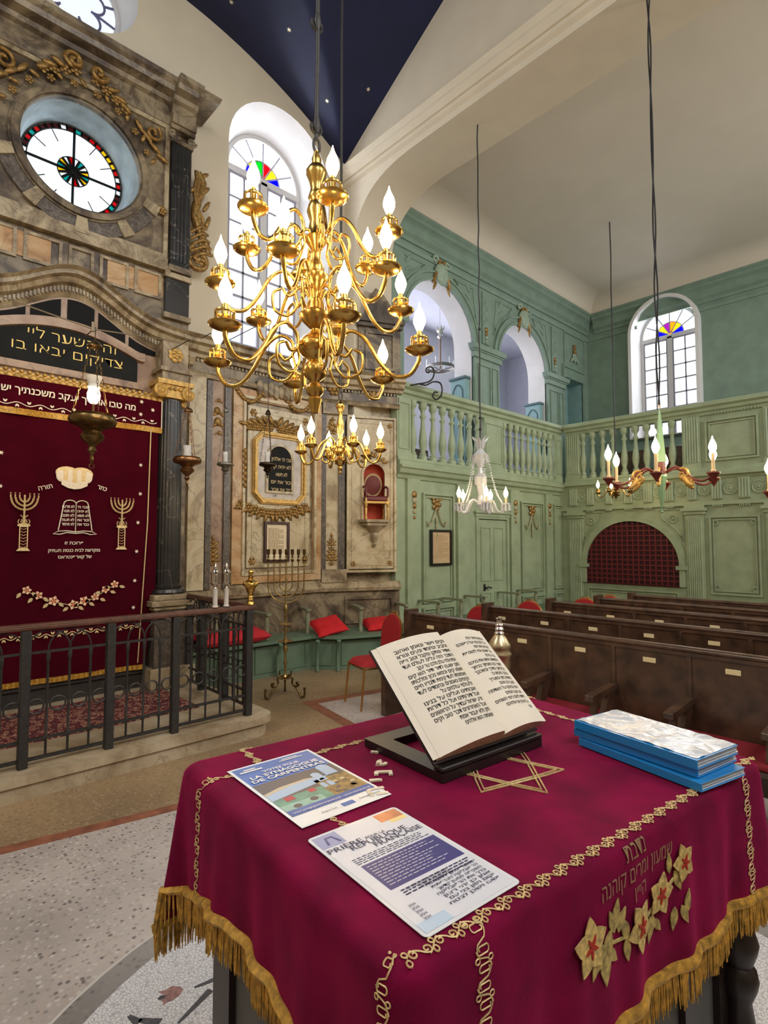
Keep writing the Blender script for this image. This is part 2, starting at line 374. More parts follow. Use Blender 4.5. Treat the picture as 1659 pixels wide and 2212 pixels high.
flat('trim_5', circ(rr), .003, tz_ring, [circ(rr - .105)])
flat('trim_6', circ(rr + .012), .0025, mat('pale_ring_edge', (206, 200, 194), .4), [circ(rr)])
flat('trim_7', circ(rr - .105), .0026, mosaic)
# tulip and dark leaf inlaid in the white mosaic
g = G()
tul = lambda pts: [FB(P(x / 3.606, 1950 + y / 3.606, Z=0)) for x, y in pts]
g.prism(tul([(1228, 700), (1285, 690), (1340, 655), (1400, 660), (1428, 680), (1405, 722), (1340, 770), (1295, 785), (1272, 812), (1266, 772), (1240, 765), (1290, 728)]), .002, .0035, ax='z', m=0)
g.prism(tul([(1226, 752), (1255, 730), (1300, 728), (1280, 752), (1240, 768)]), .002, .004, ax='z', m=1)
for p, q, w in [((420, 2135), (470, 2115), .012), ((385, 2212), (455, 2140), .014), ((300, 2205), (345, 2212), .02), ((278, 2196), (300, 2212), .016)]:
    a_, b_ = P(*p, Z=0), P(*q, Z=0); dd = (b_ - a_).normalized(); m_ = V((-dd.y, dd.x, 0)) * w
    g.prism([FB(a_ - m_ * .4), FB(b_ - m_), FB(b_ + m_), FB(a_ + m_ * .4)], .002, .0035, ax='z', m=1)
struct(g.build('trim_8', [mat('rose_mosaic', (158, 118, 112), .5, var=.2, vs=60), mat('dark_mosaic', (76, 76, 82), .5, var=.3, vs=60)], smooth=0))
# ---------------- wall with the ark: plaster, round and arched windows
def loft(g, a, b, closed=True, m=None):
    n = len(a); g.add(list(a) + list(b), [(i, (i + 1) % n, (i + 1) % n + n, i + n) for i in range(n if closed else n - 1)], m)
def ring(cx, cz, r, n=48, rz=None): return [(cx + r * cos(2 * pi * i / n), cz + (rz or r) * sin(2 * pi * i / n)) for i in range(n)]
OC = (1.56, 5.86); RW = (1.57, 8.08)
WO = archpoly(3.37, 5.04, 4.3, 7.1); WI = archpoly(3.56, 4.80, 4.45, 7.1)
g = G()
h_oc = ring(*OC, .66); h_rw = ring(*RW, .6)
g.prism([(-3.5, 0), (XB, 0), (XB, 9.4), (-3.5, 9.4)], YA, YA + .02, [WO, h_oc, h_rw])
at = lambda poly, y: [(u, y, v) for u, v in poly]
g.k = 1
loft(g, at(WO, YA), at(WI, 7.1)); loft(g, at(h_rw, YA), at(ring(*RW, .52), 7.0))
g.k = 2; loft(g, at(ring(1.567, 5.79, .578), 6.3), at(ring(1.585, 5.87, .52), 6.82))
wa = struct(g.build('wall_ark', [plaster, white_plaster, mat('pale_blue_reveal_plaster', (176, 192, 198), .8, var=.12, vs=6)], smooth=50))
# arched window
BLUE, YEL, GRN_, REDG, ORA, VIO = glass('blue_pane', (30, 30, 225), .35), glass('yellow_pane', (245, 215, 60), .35), glass('green_pane', (30, 150, 60), .35), glass('red_pane', (215, 35, 50), .35), glass('orange_pane', (245, 150, 30), .35), glass('violet_pane', (150, 60, 150), .35)
def arched_window(name, T, u0, u1, v0, spring, rows, cols, fan, label=None):
    """white casement with a fan light; local u,w,v"""
    r = (u1 - u0) / 2; uc = (u0 + u1) / 2; fw = .055
    g = G(T)
    g.prism(archpoly(u0, u1, v0, spring), -.03, .04, [archpoly(u0 + fw, u1 - fw, v0 + fw, spring)])
    g.box(u0, -.03, spring - .09, u1, .05, spring)
    g.box(uc - .05, -.03, v0, uc + .05, .05, spring - .05)
    root = struct(g.build(name, white_paint, smooth=40))
    g = G(T)
    for a, b in ((u0 + fw, uc - .05), (uc + .05, u1 - fw)):
        frame(g, a, v0 + fw, b, spring - .09, .035, -.02, .03)
        for i in range(1, cols):
            x = a + (b - a) * i / cols; g.box(x - .015, -.012, v0 + fw, x + .015, .018, spring - .09)
        for j in range(1, rows):
            z = v0 + fw + (spring - .09 - v0 - fw) * j / rows; g.box(a, -.012, z - .015, b, .018, z + .015)
    n = len(fan); ri = r * .46
    for i in range(1, n):
        t = pi * i / n; c_, s_ = cos(t), sin(t)
        g.tube([(uc + .04 * c_, .0, spring + .04 * s_), (uc + (r - fw) * c_, 0, spring + (r - fw) * s_)], .016, 6)
    g.tube([(u, 0, v) for u, v in arc(uc, spring, ri, 0, 180, 24)], .012, 6)
    g.build('muntin', muntin_m, root)
    g = G(T); g.prism(archpoly(u0 + fw, u1 - fw, v0 + fw, spring), -.004, .0, [[(uc + ri, spring + .002)] + arc(uc, spring + .002, ri, 0, 180, 24)[1:]] if 0 else ())
    g2 = G(T); g2.prism([(u0 + fw, v0 + fw), (u1 - fw, v0 + fw), (u1 - fw, spring), (u0 + fw, spring)], -.004, -.003)
    o = arc(uc, spring, r - fw, 0, 180, 30); i_ = arc(uc, spring, ri, 0, 180, 30)
    g2.prism(o + i_[::-1], -.004, -.003)
    g2.build('clear_glass', pane_m, root)
    mats = []; g = G(T)
    for i, m_ in enumerate(fan):
        if m_ not in mats: mats.append(m_)
        a0, a1 = 180 * i / n, 180 * (i + 1) / n
        g.prism([(uc, spring)] + arc(uc, spring, ri, a0, a1, 6), -.004, -.003, m=mats.index(m_))
    g.build('coloured_glass', mats, root)
    return root
TA = lambda y: wallT((0, y, 0), (1, 0, 0), (0, -1, 0))
arched_window('window_1', TA(7.1), 3.55, 4.81, 4.45, 7.1, 7, 2, [BLUE, YEL, REDG, GRN_, YEL, BLUE])
# round window above the ark: iron tracery and white glass
g = G(); T = TA(7.0); g.T = T
g.tube([(u, 0, v) for u, v in ring(*RW, .5)], .03, 8, True)
root = struct(g.build('window_2', white_paint))
g = G(T)
def tracery(g, c, r0, r1, n, a0=0):
    for i in range(n):
        t = 2 * pi * i / n + a0; g.tube([(c[0] + r0 * cos(t), 0, c[1] + r0 * sin(t)), (c[0] + r1 * cos(t), 0, c[1] + r1 * sin(t))], .014, 6)
for i in range(6):
    t = 2 * pi * i / 6 + .35; q = (RW[0] + .24 * cos(t), RW[1] + .24 * sin(t))
    g.tube([(q[0] + .12 * cos(t - 1.9 + 3.8 * j / 10), 0, q[1] + .12 * sin(t - 1.9 + 3.8 * j / 10)) for j in range(11)], .014, 6)
tracery(g, RW, .36, .5, 6, .35); tracery(g, RW, .2, .5, 6, .35 + pi / 6)
g.build('tracery', mat('grey_blue_lead', (96, 92, 128), .6), root)
g = G(T); g.prism(ring(*RW, .5), -.004, -.003); g.build('clear_glass', pane_m, root)
# round window of the ark: coloured border and rosette
T = TA(6.8); oc = (1.585, 5.87); g = G(T)
g.tube([(u, 0, v) for u, v in ring(*oc, .515)], .015, 6, True); g.tube([(u, 0, v) for u, v in ring(*oc, .455)], .007, 6, True); g.tube([(u, 0, v) for u, v in ring(*oc, .16)], .006, 6, True)
root = struct(g.build('window_3', iron))
g = G(T); tracery(g, oc, 0, .515, 4, pi / 2); tracery(g, oc, .03, .16, 16); tracery(g, oc, .455, .515, 40)
for i in range(12):
    if i % 3: t = 2 * pi * i / 12; g.tube([(oc[0] + q * cos(t), 0, oc[1] + q * sin(t)) for q in (.32, .455)], .005, 5)
g.ball((oc[0], 0, oc[1]), .045, 10, None, (1, .3, 1)); g.build('lead_bars', black, root)
g = G(T); g.prism(ring(*oc, .455), -.004, -.003, [ring(*oc, .16)]); g.build('clear_glass', pane_m, root)
mats = [REDG, YEL, glass('aqua_pane', (60, 190, 185), .35), pane_m, glass('dark_pane', (120, 60, 60), .3)]
g = G(T)
seq = [0, 1, 0, 2, 4, 0, 4, 3, 1, 0, 4, 4, 2, 3, 0, 1, 4, 3, 4, 0]
for i in range(40):
    a0, a1 = 9 * i, 9 * i + 9; g.prism(arc(*oc, .51, a0, a1, 3) + arc(*oc, .458, a0, a1, 3)[::-1], -.004, -.003, m=seq[(i * 7) % 20])
for i in range(16): g.prism([oc] + arc(*oc, .158, 22.5 * i, 22.5 * i + 22.5, 3), -.004, -.003, m=[1, 3, 2, 3, 0, 3, 1, 2][i % 8])
g.build('coloured_glass', mats, root)
# ---------------- navy groin vault with stars
fv = lambda x: 7.65 + .62 * min(XB - x, 3.1) - .1 * min(XB - x, 3.1) ** 2 if x > 1.57 else fv(3.14 - x)
gv = lambda y: 7.68 + .61 * (YA - max(y, 4.1 - y)) - .012 * (YA - max(y, 4.1 - y)) ** 2
hv = lambda x, y: max(fv(x), gv(y))
g = G(); g.grid(lambda i, j: (-2.22 + (XB + 2.22) * i, -2.5 + (YA + 2.5) * j, hv(-2.22 + (XB + 2.22) * i, -2.5 + (YA + 2.5) * j)), 121, 151)
g.k = 1
def hit(px, py):
    d = P(px, py, D=1) - V((0, 0, CAMH)); t = 4.0
    while t < 12:
        q = V((0, 0, CAMH)) + d * t
        if q.z > hv(q.x, q.y): return q
        t += .01
spots = [hit(*p) for p in [(625, 63), (707, 217), (795, 192), (500, 3)]]
for i in range(60):
    x, y = rnd.uniform(-1.9, 5.1), rnd.uniform(-2.3, 6.4)
    q = V((x, y, hv(x, y)))
    if all((q - s_).length > .95 for s_ in spots): spots.append(q)
for q in spots:
    e = .05; n_ = V((-(hv(q.x + e, q.y) - hv(q.x - e, q.y)) / (2 * e), -(hv(q.x, q.y + e) - hv(q.x, q.y - e)) / (2 * e), 1)).normalized()
    t = n_.orthogonal().normalized(); b_ = n_.cross(t); c0 = q - n_ * .012
    vs = [c0 + (t * cos(pi * i / 6) + b_ * sin(pi * i / 6)) * (.034 if i % 2 == 0 else .014) for i in range(12)]
    g.add([tuple(v) for v in vs], [tuple(range(12))]); g.add([tuple(v + n_ * .01) for v in vs], [tuple(range(12))])
struct(g.build('ceiling_vault', [navy, star_gold], smooth=30))
# ---------------- arch wall between nave and gallery room
def sup(y0, z0, a, b, n=2.6, k=20):
    return [(y0 + a * (cos(pi / 2 * i / k)) ** (2 / n), z0 + b * (sin(pi / 2 * i / k)) ** (2 / n)) for i in range(k + 1)]
prof = [(YA, 3.2), (6.36, 3.2)] + sup(5.0, 6.15, 1.36, 1.02) + [(-3, 7.17), (-3, 10.5), (YA, 10.5)]
g = G(); g.prism(prof, XB, XB2, ax='x')
struct(g.build('wall_arch', plaster, smooth=40))
g = G(); prof = [(XB, 7.25), (XB - .05, 7.28), (XB - .05, 7.33), (XB - .08, 7.335), (XB - .13, 7.4), (XB - .13, 7.44), (XB - .17, 7.5), (XB, 7.52)]
g.prism(prof, -3, YA, ax='y') if 0 else g.add([(x, y, z) for y in (-3, YA) for x, z in prof], [(i, (i + 1) % 8, (i + 1) % 8 + 8, i + 8) for i in range(8)])
struct(g.build('trim_9', plaster, smooth=0))
# ---------------- gallery room: ceiling, upper arcade, upper end wall
CZ = 7.62
g = G(); g.box(XB2, -3, CZ, XU, YU, CZ + .1)
def cove(g, pts):
    g.add(pts, [(i, i + 1, i + 1 + len(pts) // 2, i + len(pts) // 2) for i in range(len(pts) // 2 - 1)])
cp = [(.2 + .34 * (1 - cos(pi / 2 * i / 6)) if 0 else .2 + .34 * sin(pi / 2 * i / 6) ** 1.0, 7.335 + .285 * (1 - cos(pi / 2 * i / 6))) for i in range(7)]
cp = [(.2, 7.33), (.23, 7.33), (.25, 7.36)] + [(.25 + .4 * (1 - cos(pi / 2 * i / 8)), 7.36 + .26 * sin(pi / 2 * i / 8)) for i in range(1, 9)]
g.add([(XB2, YU - w, z) for w, z in cp] + [(XU - w, YU - w, z) for w, z in cp], [(i, i + 1, i + 1 + len(cp), i + len(cp)) for i in range(len(cp) - 1)])
g.add([(XU - w, YU - w, z) for w, z in cp] + [(XU - w, -3, z) for w, z in cp], [(i, i + 1, i + 1 + len(cp), i + len(cp)) for i in range(len(cp) - 1)])
struct(g.build('ceiling', mat('warm_white_ceiling', (206, 196, 178), .85, var=.015, vs=2), smooth=40))
TU = wallT((0, YU, 0), (1, 0, 0), (0, -1, 0)); TCU = wallT((XU, 0, 0), (0, 1, 0), (-1, 0, 0))
A1a, A1b, SP1, AP1 = 6.55, 8.46, 5.46, .955
A2a, A2b = 9.28, 11.13
op1, op2 = archpoly(A1a, A1b, 2.9, SP1), archpoly(A2a, A2b, 2.9, SP1 - .05)
NI = [(11.98, 2.9), (12.86, 2.9), (12.86, 5.6), (11.98, 5.6)]
g = G(TU); g.prism([(XB2 - .05, 2.7), (XU, 2.7), (XU, 7.5), (XB2 - .05, 7.5)], -.02, 0, [op1, op2, NI])
wu = struct(g.build('wall_arcade', grn2, smooth=40)); g = G(TU)
for o in (op1, op2):
    loft(g, [(u, 0, v) for u, v in o], [(u, -.45, v) for u, v in o])
g.k = 1; loft(g, [(u, 0, v) for u, v in NI], [(u, -.4, v) for u, v in NI]); g.box(11.98, -.42, 2.9, 12.86, -.4, 5.6)
struct(g.build('trim_20', [white_plaster, mat('niche_blue_green', (128, 160, 158), .55, var=.06)], smooth=40))
corn = [(0, 6.88), (.03, 6.88), (.03, 6.95), (.09, 7.0), (.09, 7.14), (.13, 7.18), (.17, 7.2), (.17, 7.26), (.22, 7.3), (.22, 7.335), (0, 7.335)]
corn2 = [(0, 6.72), (.025, 6.72), (.045, 6.76), (.045, 6.79), (0, 6.79)]
g = G(TU); molding(g, XB2, XU, corn); molding(g, XB2, XU, corn2)
# archivolts, imposts and pilasters of the arcade
for a, b, sp in ((A1a, A1b, SP1), (A2a, A2b, SP1 - .05)):
    c, r = (a + b) / 2, (b - a) / 2
    for r0, r1, w in ((0, .05, .06), (.05, .13, .035), (.13, .17, .06)):
        g.prism(arc(c, sp, r + r1, 0, 180, 28) + arc(c, sp, r + r0, 0, 180, 28)[::-1], 0, w)
    for s_ in (-1, 1):                                       # spandrel panels
        q = [(c + s_ * (r + .3 - .3 * abs(cos(t))) , 0) for t in (0,)]
        pts = [(c + s_ * u, v) for u, v in [(r + .02, 6.62), (.4, 6.62)] + [((r + .24) * cos(R(t)), sp + (r + .24) * sin(R(t))) for t in (64, 56, 48, 40, 32, 24)]]
        g.tube([(u, .005, v) for u, v in pts], .018, 6, True)
        for j in range(3): leaf(g, c + s_ * (r - .06), 6.5 - .14 * j, .22 - .04 * j, pi / 2 + s_ * (.7 + .3 * j), .01)
for a, b in ((A1b, A2a), (A2b, 11.86)):
    m_ = (a + b) / 2; v = SP1 - .05
    g.prism([(a - .1, v), (b + .1, v), (b + .14, v + .1), (a - .14, v + .1)], 0, .14); g.box(a - .04, 0, v - .14, b + .04, .09, v); g.box(a - .08, 0, v - .03, b + .08, .11, v)
    g.box(a + .01, 0, 2.9, b - .01, .05, v - .1)
    frame(g, a + .1, 3.0, a + (b - a) * .62, v - .25, .03, .05, .075); frame(g, a + (b - a) * .68, 3.0, b - .06, v - .25, .02, .05, .07)
    g.box(m_ - .11, 0, v + .2, m_ + .11, .03, 6.66)
    for j in range(5): leaf(g, m_, 6.5 - .1 * j, .14, -pi / 2 + (.5 if j % 2 else -.5), .035)
g.box(XB2, 0, 2.9, A1a - .02, .05, 6.6); g.box(XB2, 0, SP1 - .05, A1a + .04, .12, SP1 + .06)
frame(g, 11.95, 5.85, 12.95, 6.72, .03, 0, .03); frame(g, 11.9, 2.9, 12.93, 5.66, .05, 0, .03)
g.box(11.86, 0, 2.9, 11.9, .05, 5.9)
struct(g.build('trim_10', grn2, wu, smooth=40))
# gilded ornaments on the arcade
def cartouche(g, u, v, s, w=.05, m0=0, m1=1):
    g.ball((u, w, v), .13 * s, 12, m0, (1, .45, 1.2))
    for q in (-1, 1):
        g.tube([(u + q * (.1 + x) * s, w, v + z * s) for x, _, z in [(0.06 * cos(t / 2), 0, .05 * t - .16) for t in range(8)]], .03 * s, 6, m=m1)
        g.tube([(u + q * (.12 * s + x * q), w, v + .17 * s + z) for x, _, z in spiral(0, 0, .06 * s, 1.1, 0, q, 14)], .018 * s, 6, m=m0)
        leaf(g, u + q * .1 * s, v - .12 * s, .16 * s, -pi / 2 + q * .5, w, m=m1)
g = G(TU); cartouche(g, (A1a + A1b) / 2, SP1 + .955 + .14, 1.35); cartouche(g, (A2a + A2b) / 2, SP1 + .88 + .14, 1.35)
for u in ((A1b + A2a) / 2, (A2b + 11.86) / 2):
    for j in range(4): g.ball((u, .04, 5.9 - j * .08), .05 - .006 * j, 8, 1 if j < 2 else 0, (1, .5, 1))
for j in range(3): rosette(g, 12.45, 6.42 - .13 * j, .08 + .02 * j, .03, 5, 1 if j < 2 else 0)
for q in (-1, 1): leaf(g, 12.45, 6.2, .26, -pi / 2 + q * .9, .03, m=0)
struct(g.build('ornament', [mat('grey_green_relief', (150, 168, 148), .5, var=.1, vs=20), gold], wu, smooth=50))
# room beyond the arcade
g = G(); lav = mat('window_lit_white_wall', (214, 212, 224), .9, var=.02)  # white walls, lavender tint of the window light put into the colour
g.box(6.3, 9.4, 2.7, 13.5, 9.5, 7.4); g.box(6.2, 6.95, 2.7, 6.3, 9.5, 7.4); g.box(13.3, 6.95, 2.7, 13.4, 9.5, 7.4); g.box(6.2, 6.95, 6.9, 13.5, 9.5, 7.0)
g.box(6.2, 6.25, 2.7, 13.1, 9.5, 2.86)
o = archpoly(6.9, 8.9, 2.9, 5.1); o2 = archpoly(9.6, 11.6, 2.9, 5.1)
g.prism([(6.3, 2.86), (13.3, 2.86), (13.3, 6.9), (6.3, 6.9)], 9.0, 9.35, [ring(20, 20, .1, 6)] if 0 else ())
struct(g.build('wall_beyond', lav, smooth=40))
# upper end wall with its arched window
W2 = archpoly(3.96, 5.33, 4.08, 6.53)
g = G(TCU); g.prism([(-3, 2.7), (YU + .02, 2.7), (YU + .02, 7.6), (-3, 7.6)], -.02, 0, [W2]); g.k = 1
loft(g, [(u, 0, v) for u, v in W2], [(u, -.32, v) for u, v in archpoly(4.0, 5.29, 4.1, 6.5)])
for r0, r1 in ((0, .07),): g.prism(archpoly(3.96 - r1, 5.33 + r1, 4.08, 6.53), 0, .21, [archpoly(3.96, 5.33, 4.09, 6.53)])
wc = struct(g.build('wall_gallery_end', [grn2, white_plaster], smooth=40))
g = G(TCU); molding(g, -3, YU - .2, corn); molding(g, -3, 4.05, corn2); molding(g, 5.25, YU, corn2); struct(g.build('trim_11', grn2, wc, smooth=40))
arched_window('window_4', wallT((XU + .32, 0, 0), (0, 1, 0), (-1, 0, 0)), 4.0, 5.29, 4.1, 6.5, 7, 2, [BLUE, YEL, VIO, ORA, YEL, BLUE][::-1][::-1])
g = G(); g.box(XC + .2, -3, 2.7, XU, 6.2, 2.86); struct(g.build('floor_gallery', wood_d))

# unseen walls round the room; their window openings are added for light
g = G(wallT((0, -2.5, 0), (1, 0, 0), (0, 1, 0))); o = [archpoly(a - .85, a + .85, 4.6, 7.1) for a in (-.2, 3.4)]
g.prism([(-2.3, 0), (XB + .4, 0), (XB + .4, 10.5), (-2.3, 10.5)], -.25, 0, o); struct(g.build('wall_back', plaster, smooth=0))
g = G(wallT((-2.22, 0, 0), (0, 1, 0), (1, 0, 0))); g.prism([(-2.6, 0), (YA, 0), (YA, 10.5), (-2.6, 10.5)], -.25, 0, [archpoly(2.15, 3.85, 4.7, 7.1)]); struct(g.build('wall_nave_side', plaster, smooth=0))
g = G(wallT((0, -3, 0), (1, 0, 0), (0, 1, 0))); g.prism([(XB + .3, 0), (XU + .1, 0), (XU + .1, 7.7), (XB + .3, 7.7)], -.25, 0, [archpoly(a - .85, a + .85, 4.0, 6.2) for a in (8.5, 11.0)]); struct(g.build('wall_gallery_back', plaster, smooth=0))

# pale building seen through the lower panes of the tall window
g = G(); g.box(1.5, 10.4, 0, 6.0, 10.7, 6.5); g.prism([(1.4, 6.4), (6.1, 6.4), (3.7, 7.4)], 10.38, 10.72, ax='y'); g.k = 1
for i in range(6): g.box(1.8 + .7 * i, 10.36, 4.2, 2.15 + .7 * i, 10.4, 5.0); g.box(1.8 + .7 * i, 10.36, 5.4, 2.15 + .7 * i, 10.4, 6.1)
g.box(1.5, 10.34, 5.15, 6.0, 10.4, 5.25); struct(g.build('wall_outside', [mat('pale_blue_grey_render', (196, 210, 226), .8), mat('blue_grey_shutters', (150, 172, 198), .7)], smooth=0))
# ================================================================== marble wall beside the ark
TM = TA(6.57)
DO = V((4.9, 6.58, 0)); DD = (V((6.02, 6.06, 0)) - DO); DL = DD.length; dd = DD.normalized(); dn = V((dd.y, -dd.x, 0))
TD = wallT(DO, dd, dn)
def edge(T, px, py): return PW(T, px, py)[0]
def hgt(T, px, py): return PW(T, px, py)[1]
ZT, ZF, ZD = 4.22, 3.76, 1.0            # cornice top, frieze foot, dado top
def wall_zone(T, u0, u1, name):
    g = G(T); g.box(u0, -.25, 0, u1, -.004, ZT - .1)
    return struct(g.build(name, marb_ms, smooth=0))
cornA = [(-.06, ZT - .22), (.05, ZT - .22), (.06, ZT - .18), (.12, ZT - .16), (.14, ZT - .1), (.2, ZT - .08), (.2, ZT - .03), (.25, ZT), (-.06, ZT)]
def dentils(g, u0, u1, v, w, m=None, st=.052, sz=.026, h=.035):
    n = int((u1 - u0) / st)
    for i in range(n): g.box(u0 + i * st, w, v, u0 + i * st + sz, w + .022, v + h, m)
# left part: from the ark to the corner
w1 = wall_zone(TM, 2.6, 4.92, 'wall_marble_left')
g = G(TM); molding(g, 2.7, 4.93, cornA); dentils(g, 2.75, 4.85, ZT - .262, .0); molding(g, 2.7, 4.92, [(0, ZF), (.05, ZF), (.06, ZF + .04), (.03, ZF + .07), (0, ZF + .07)])
molding(g, 2.7, 4.92, [(0, ZD - .02), (.07, ZD - .02), (.09, ZD + .03), (.06, ZD + .08), (.02, ZD + .11), (0, ZD + .11)])
struct(g.build('trim_12', marb_ms, w1, smooth=30))
g = G(TM); g.box(2.72, 0, ZF + .07, 4.9, .012, ZT - .27); g.box(2.72, 0, .02, 4.9, .012, ZD - .02)
struct(g.build('frieze_slab', marb_br, w1))
e = lambda px, py=1050: edge(TM, px, py)
g = G(TM)
g.box(e(402), 0, ZD + .11, e(438), .06, ZF); g.box(e(455), 0, ZD + .11, e(480), .02, ZF, 1)
g.k = 2
for a, b in ((441, 453), (480, 493)): g.box(e(a), 0, ZD + .11, e(b), .05, ZF - .02)
struct(g.build('pilaster_strip', [marb_lt, marb_pk, marb_sp], w1))
p0, p1_ = e(499), 4.88; v0, v1 = ZD + .16, hgt(TM, 560, 880)
g = G(TM); frame(g, p0, v0, p1_, ZF - .03, .14, 0, .04); struct(g.build('panel_surround', marb_oc, w1))
g = G(TM); frame(g, p0 + .14, v0 + .1, p1_ - .1, ZF - .12, .035, 0, .06)
q0, q1, r0, r1 = p0 + .22, p1_ - .2, v0 + .2, ZF - .24
g.prism([(q0, r0), (q1, r0), (q1, r1), (q0, r1)], .0, .028)
frame(g, q0 + .07, r0 + .07, q1 - .07, r1 - .07, .012, .028, .036)
struct(g.build('panel', marb_lt, w1, smooth=30))
g = G(TM)
for u in (q0 + .08, q1 - .08):
    for v in (r0 + .09, r1 - .09): rosette(g, u, v, .06, .03)
drop(g, e(468), hgt(TM, 468, 865), hgt(TM, 468, 935), .03, .085); vase_sprig(g, e(460), hgt(TM, 460, 1222), hgt(TM, 460, 1165), .03, .1)
for i in range(13):     # swag above the panel
    t = i / 12; u = e(505) + (e(560) - e(505)) * t; g.ball((u, .06, ZF - .06 - .14 * sin(pi * t)), .03, 7, None, (1.2, .6, 1))
    u = e(610) + (e(668) - e(610)) * t; g.ball((u, .06, ZF - .06 - .14 * sin(pi * t)), .03, 7, None, (1.2, .6, 1))
uc = e(590)
g.k = 1
for i in range(7):      # stone cloth hanging at the centre of the frieze
    g.ball((uc + (i - 3) * .085, .06, ZF + .02 - .02 * (i % 2)), .06, 8, None, (.9, .6, 1.8))
struct(g.build('relief', [gold, marb_ms], w1, smooth=60))
# gilded eight-sided frame with the black tablet
oa, ob = e(541), e(655); oz1, oz0 = hgt(TM, 600, 938), hgt(TM, 600, 1090); ch = .13
oct_ = lambda q: [(oa + ch + q * .4, oz0 + q), (ob - ch - q * .4, oz0 + q), (ob - q, oz0 + ch + q * .4), (ob - q, oz1 - ch - q * .4), (ob - ch - q * .4, oz1 - q), (oa + ch + q * .4, oz1 - q), (oa + q, oz1 - ch - q * .4), (oa + q, oz0 + ch + q * .4)]
t = thing('tablet_frame', 'gilded eight-sided frame around a black arched tablet with gold lettering on the marble wall', 'wall tablet', TM @ V((uc, .03, oz0)))
base = -(TM @ V((uc, .03, oz0))); TL = MX.Translation(base) @ TM
g = G(TL); g.prism(oct_(0), .03, .07, [oct_(.07)]); g.prism(oct_(.015), .03, .095, [oct_(.045)]); g.build('gilt_frame', gold_y, t, bev=.006)
g = G(TL); g.prism(oct_(.06), .03, .045); g.build('marble_back', mat('pale_grey_marble', (190, 180, 168), .4, var=.12, vs=9), t)
tu0, tu1 = e(574), e(624); tz0, tz1 = hgt(TM, 600, 1062), hgt(TM, 600, 966); tr = (tu1 - tu0) / 2
g = G(TL); g.prism(archpoly(tu0 - .035, tu1 + .035, tz0 - .03, tz1 - tr), .045, .07, [archpoly(tu0, tu1, tz0, tz1 - tr)]); g.build('arch_border', marb_lt, t)
g = G(TL); g.prism(archpoly(tu0, tu1, tz0, tz1 - tr), .045, .055); tb = g.build('tablet', slate, t)
g = G(TL); um = (tu0 + tu1) / 2
for i, s_ in enumerate(['אנכי ה׳ אלהיך', 'לא יהיה לך', 'לא תשא', 'זכור את יום', 'כבד את אביך']):
    g.text(s_, um + .03, tz1 - .2 - .105 * i, .05, .055, heb=True, width=min(.36, .03 * len(s_)))
g.build('lettering', gold_thread, tb, smooth=0)
g = G(TL); g.text('תקו', uc, oz0 + .1, .03, .046, heb=True); g.build('date_lettering', ink, t, smooth=0)
for s_ in (-1, 1):
    g = G(TL)
    for i in range(7): g.ball((uc + s_ * (ob - oa) * .545, .05, oz1 - .3 - .075 * i), .035, 8, None, (1, .8, 1.3))
    g.build('husk_string', gold, t, smooth=60); g = G(TL)
    for i in range(6):
        tt = i / 5; leaf(g, uc + s_ * (.04 + .36 * tt), oz1 + .1 - .05 * tt, .16, pi / 2 - s_ * (.5 + .9 * tt), .05, .4, None, .3); rosette(g, uc + s_ * (.08 + .34 * tt), oz1 + .06 - .02 * tt, .06, .05)
    if s_ > 0: g.tube([(uc + x, .05, oz1 + .14 + z) for x, _, z in spiral(0, 0, .06, 1.2, 0, 1, 16)], .016, 6)
    g.build('crest', gold, t, smooth=60); g = G(TL)
    for i in range(6):
        tt = i / 5; rosette(g, uc + s_ * (.5 - .48 * tt), oz0 - .03 - .1 * sin(pi / 2 * tt), .075, .05); leaf(g, uc + s_ * (.5 - .48 * tt), oz0 - .04 - .1 * sin(pi / 2 * tt), .12, -pi / 2 + s_ * (1.2 - tt), .05, .4, None, .3)
    g.build('garland', gold, t, smooth=60)
# framed document under it
def framed_doc(name, T, u0, v0, u1, v1, label, cat, wood, paper, lines, grp=None):
    o = T @ V(((u0 + u1) / 2, 0, v0)); L = MX.Translation(-o) @ T
    t = thing(name, label, cat, o, group=grp)
    g = G(L); frame(g, u0, v0, u1, v1, .035, 0, .035); g.build('frame', wood, t, bev=.004)
    g = G(L); g.box(u0 + .03, .002, v0 + .03, u1 - .03, .012, v1 - .03); pg = g.build('document', paper, t)
    g = G(L); um = (u0 + u1) / 2; wd = u1 - u0 - .14
    for i in range(lines):
        v = v1 - .1 - (v1 - v0 - .2) * i / lines; k = wd * (.96 - .3 * ((i * 7) % 5 == 0) - (.25 if i == lines - 1 else 0))
        a = um - wd / 2
        while a < um - wd / 2 + k:
            q = rnd.uniform(.015, .045); g.box(a, .0122, v, min(a + q, um - wd / 2 + k), .0126, v + .009); a += q + .008
    g.build('writing', mat('brown_ink', (160, 134, 98), .8), pg, smooth=0)
    return t
u_, v_ = PW(TM, 568, 1215, .03); u2, v2 = PW(TM, 623, 1128, .03)
framed_doc('framed_document', MX.Translation((0, -.032, 0)) @ TM, u_, v_, u2, v2, 'framed cream document hanging on the marble wall behind the menorah', 'framed document', mat('dark_red_frame_wood', (58, 26, 24), .4), mat('cream_paper', (226, 210, 174), .7, var=.04), 24)
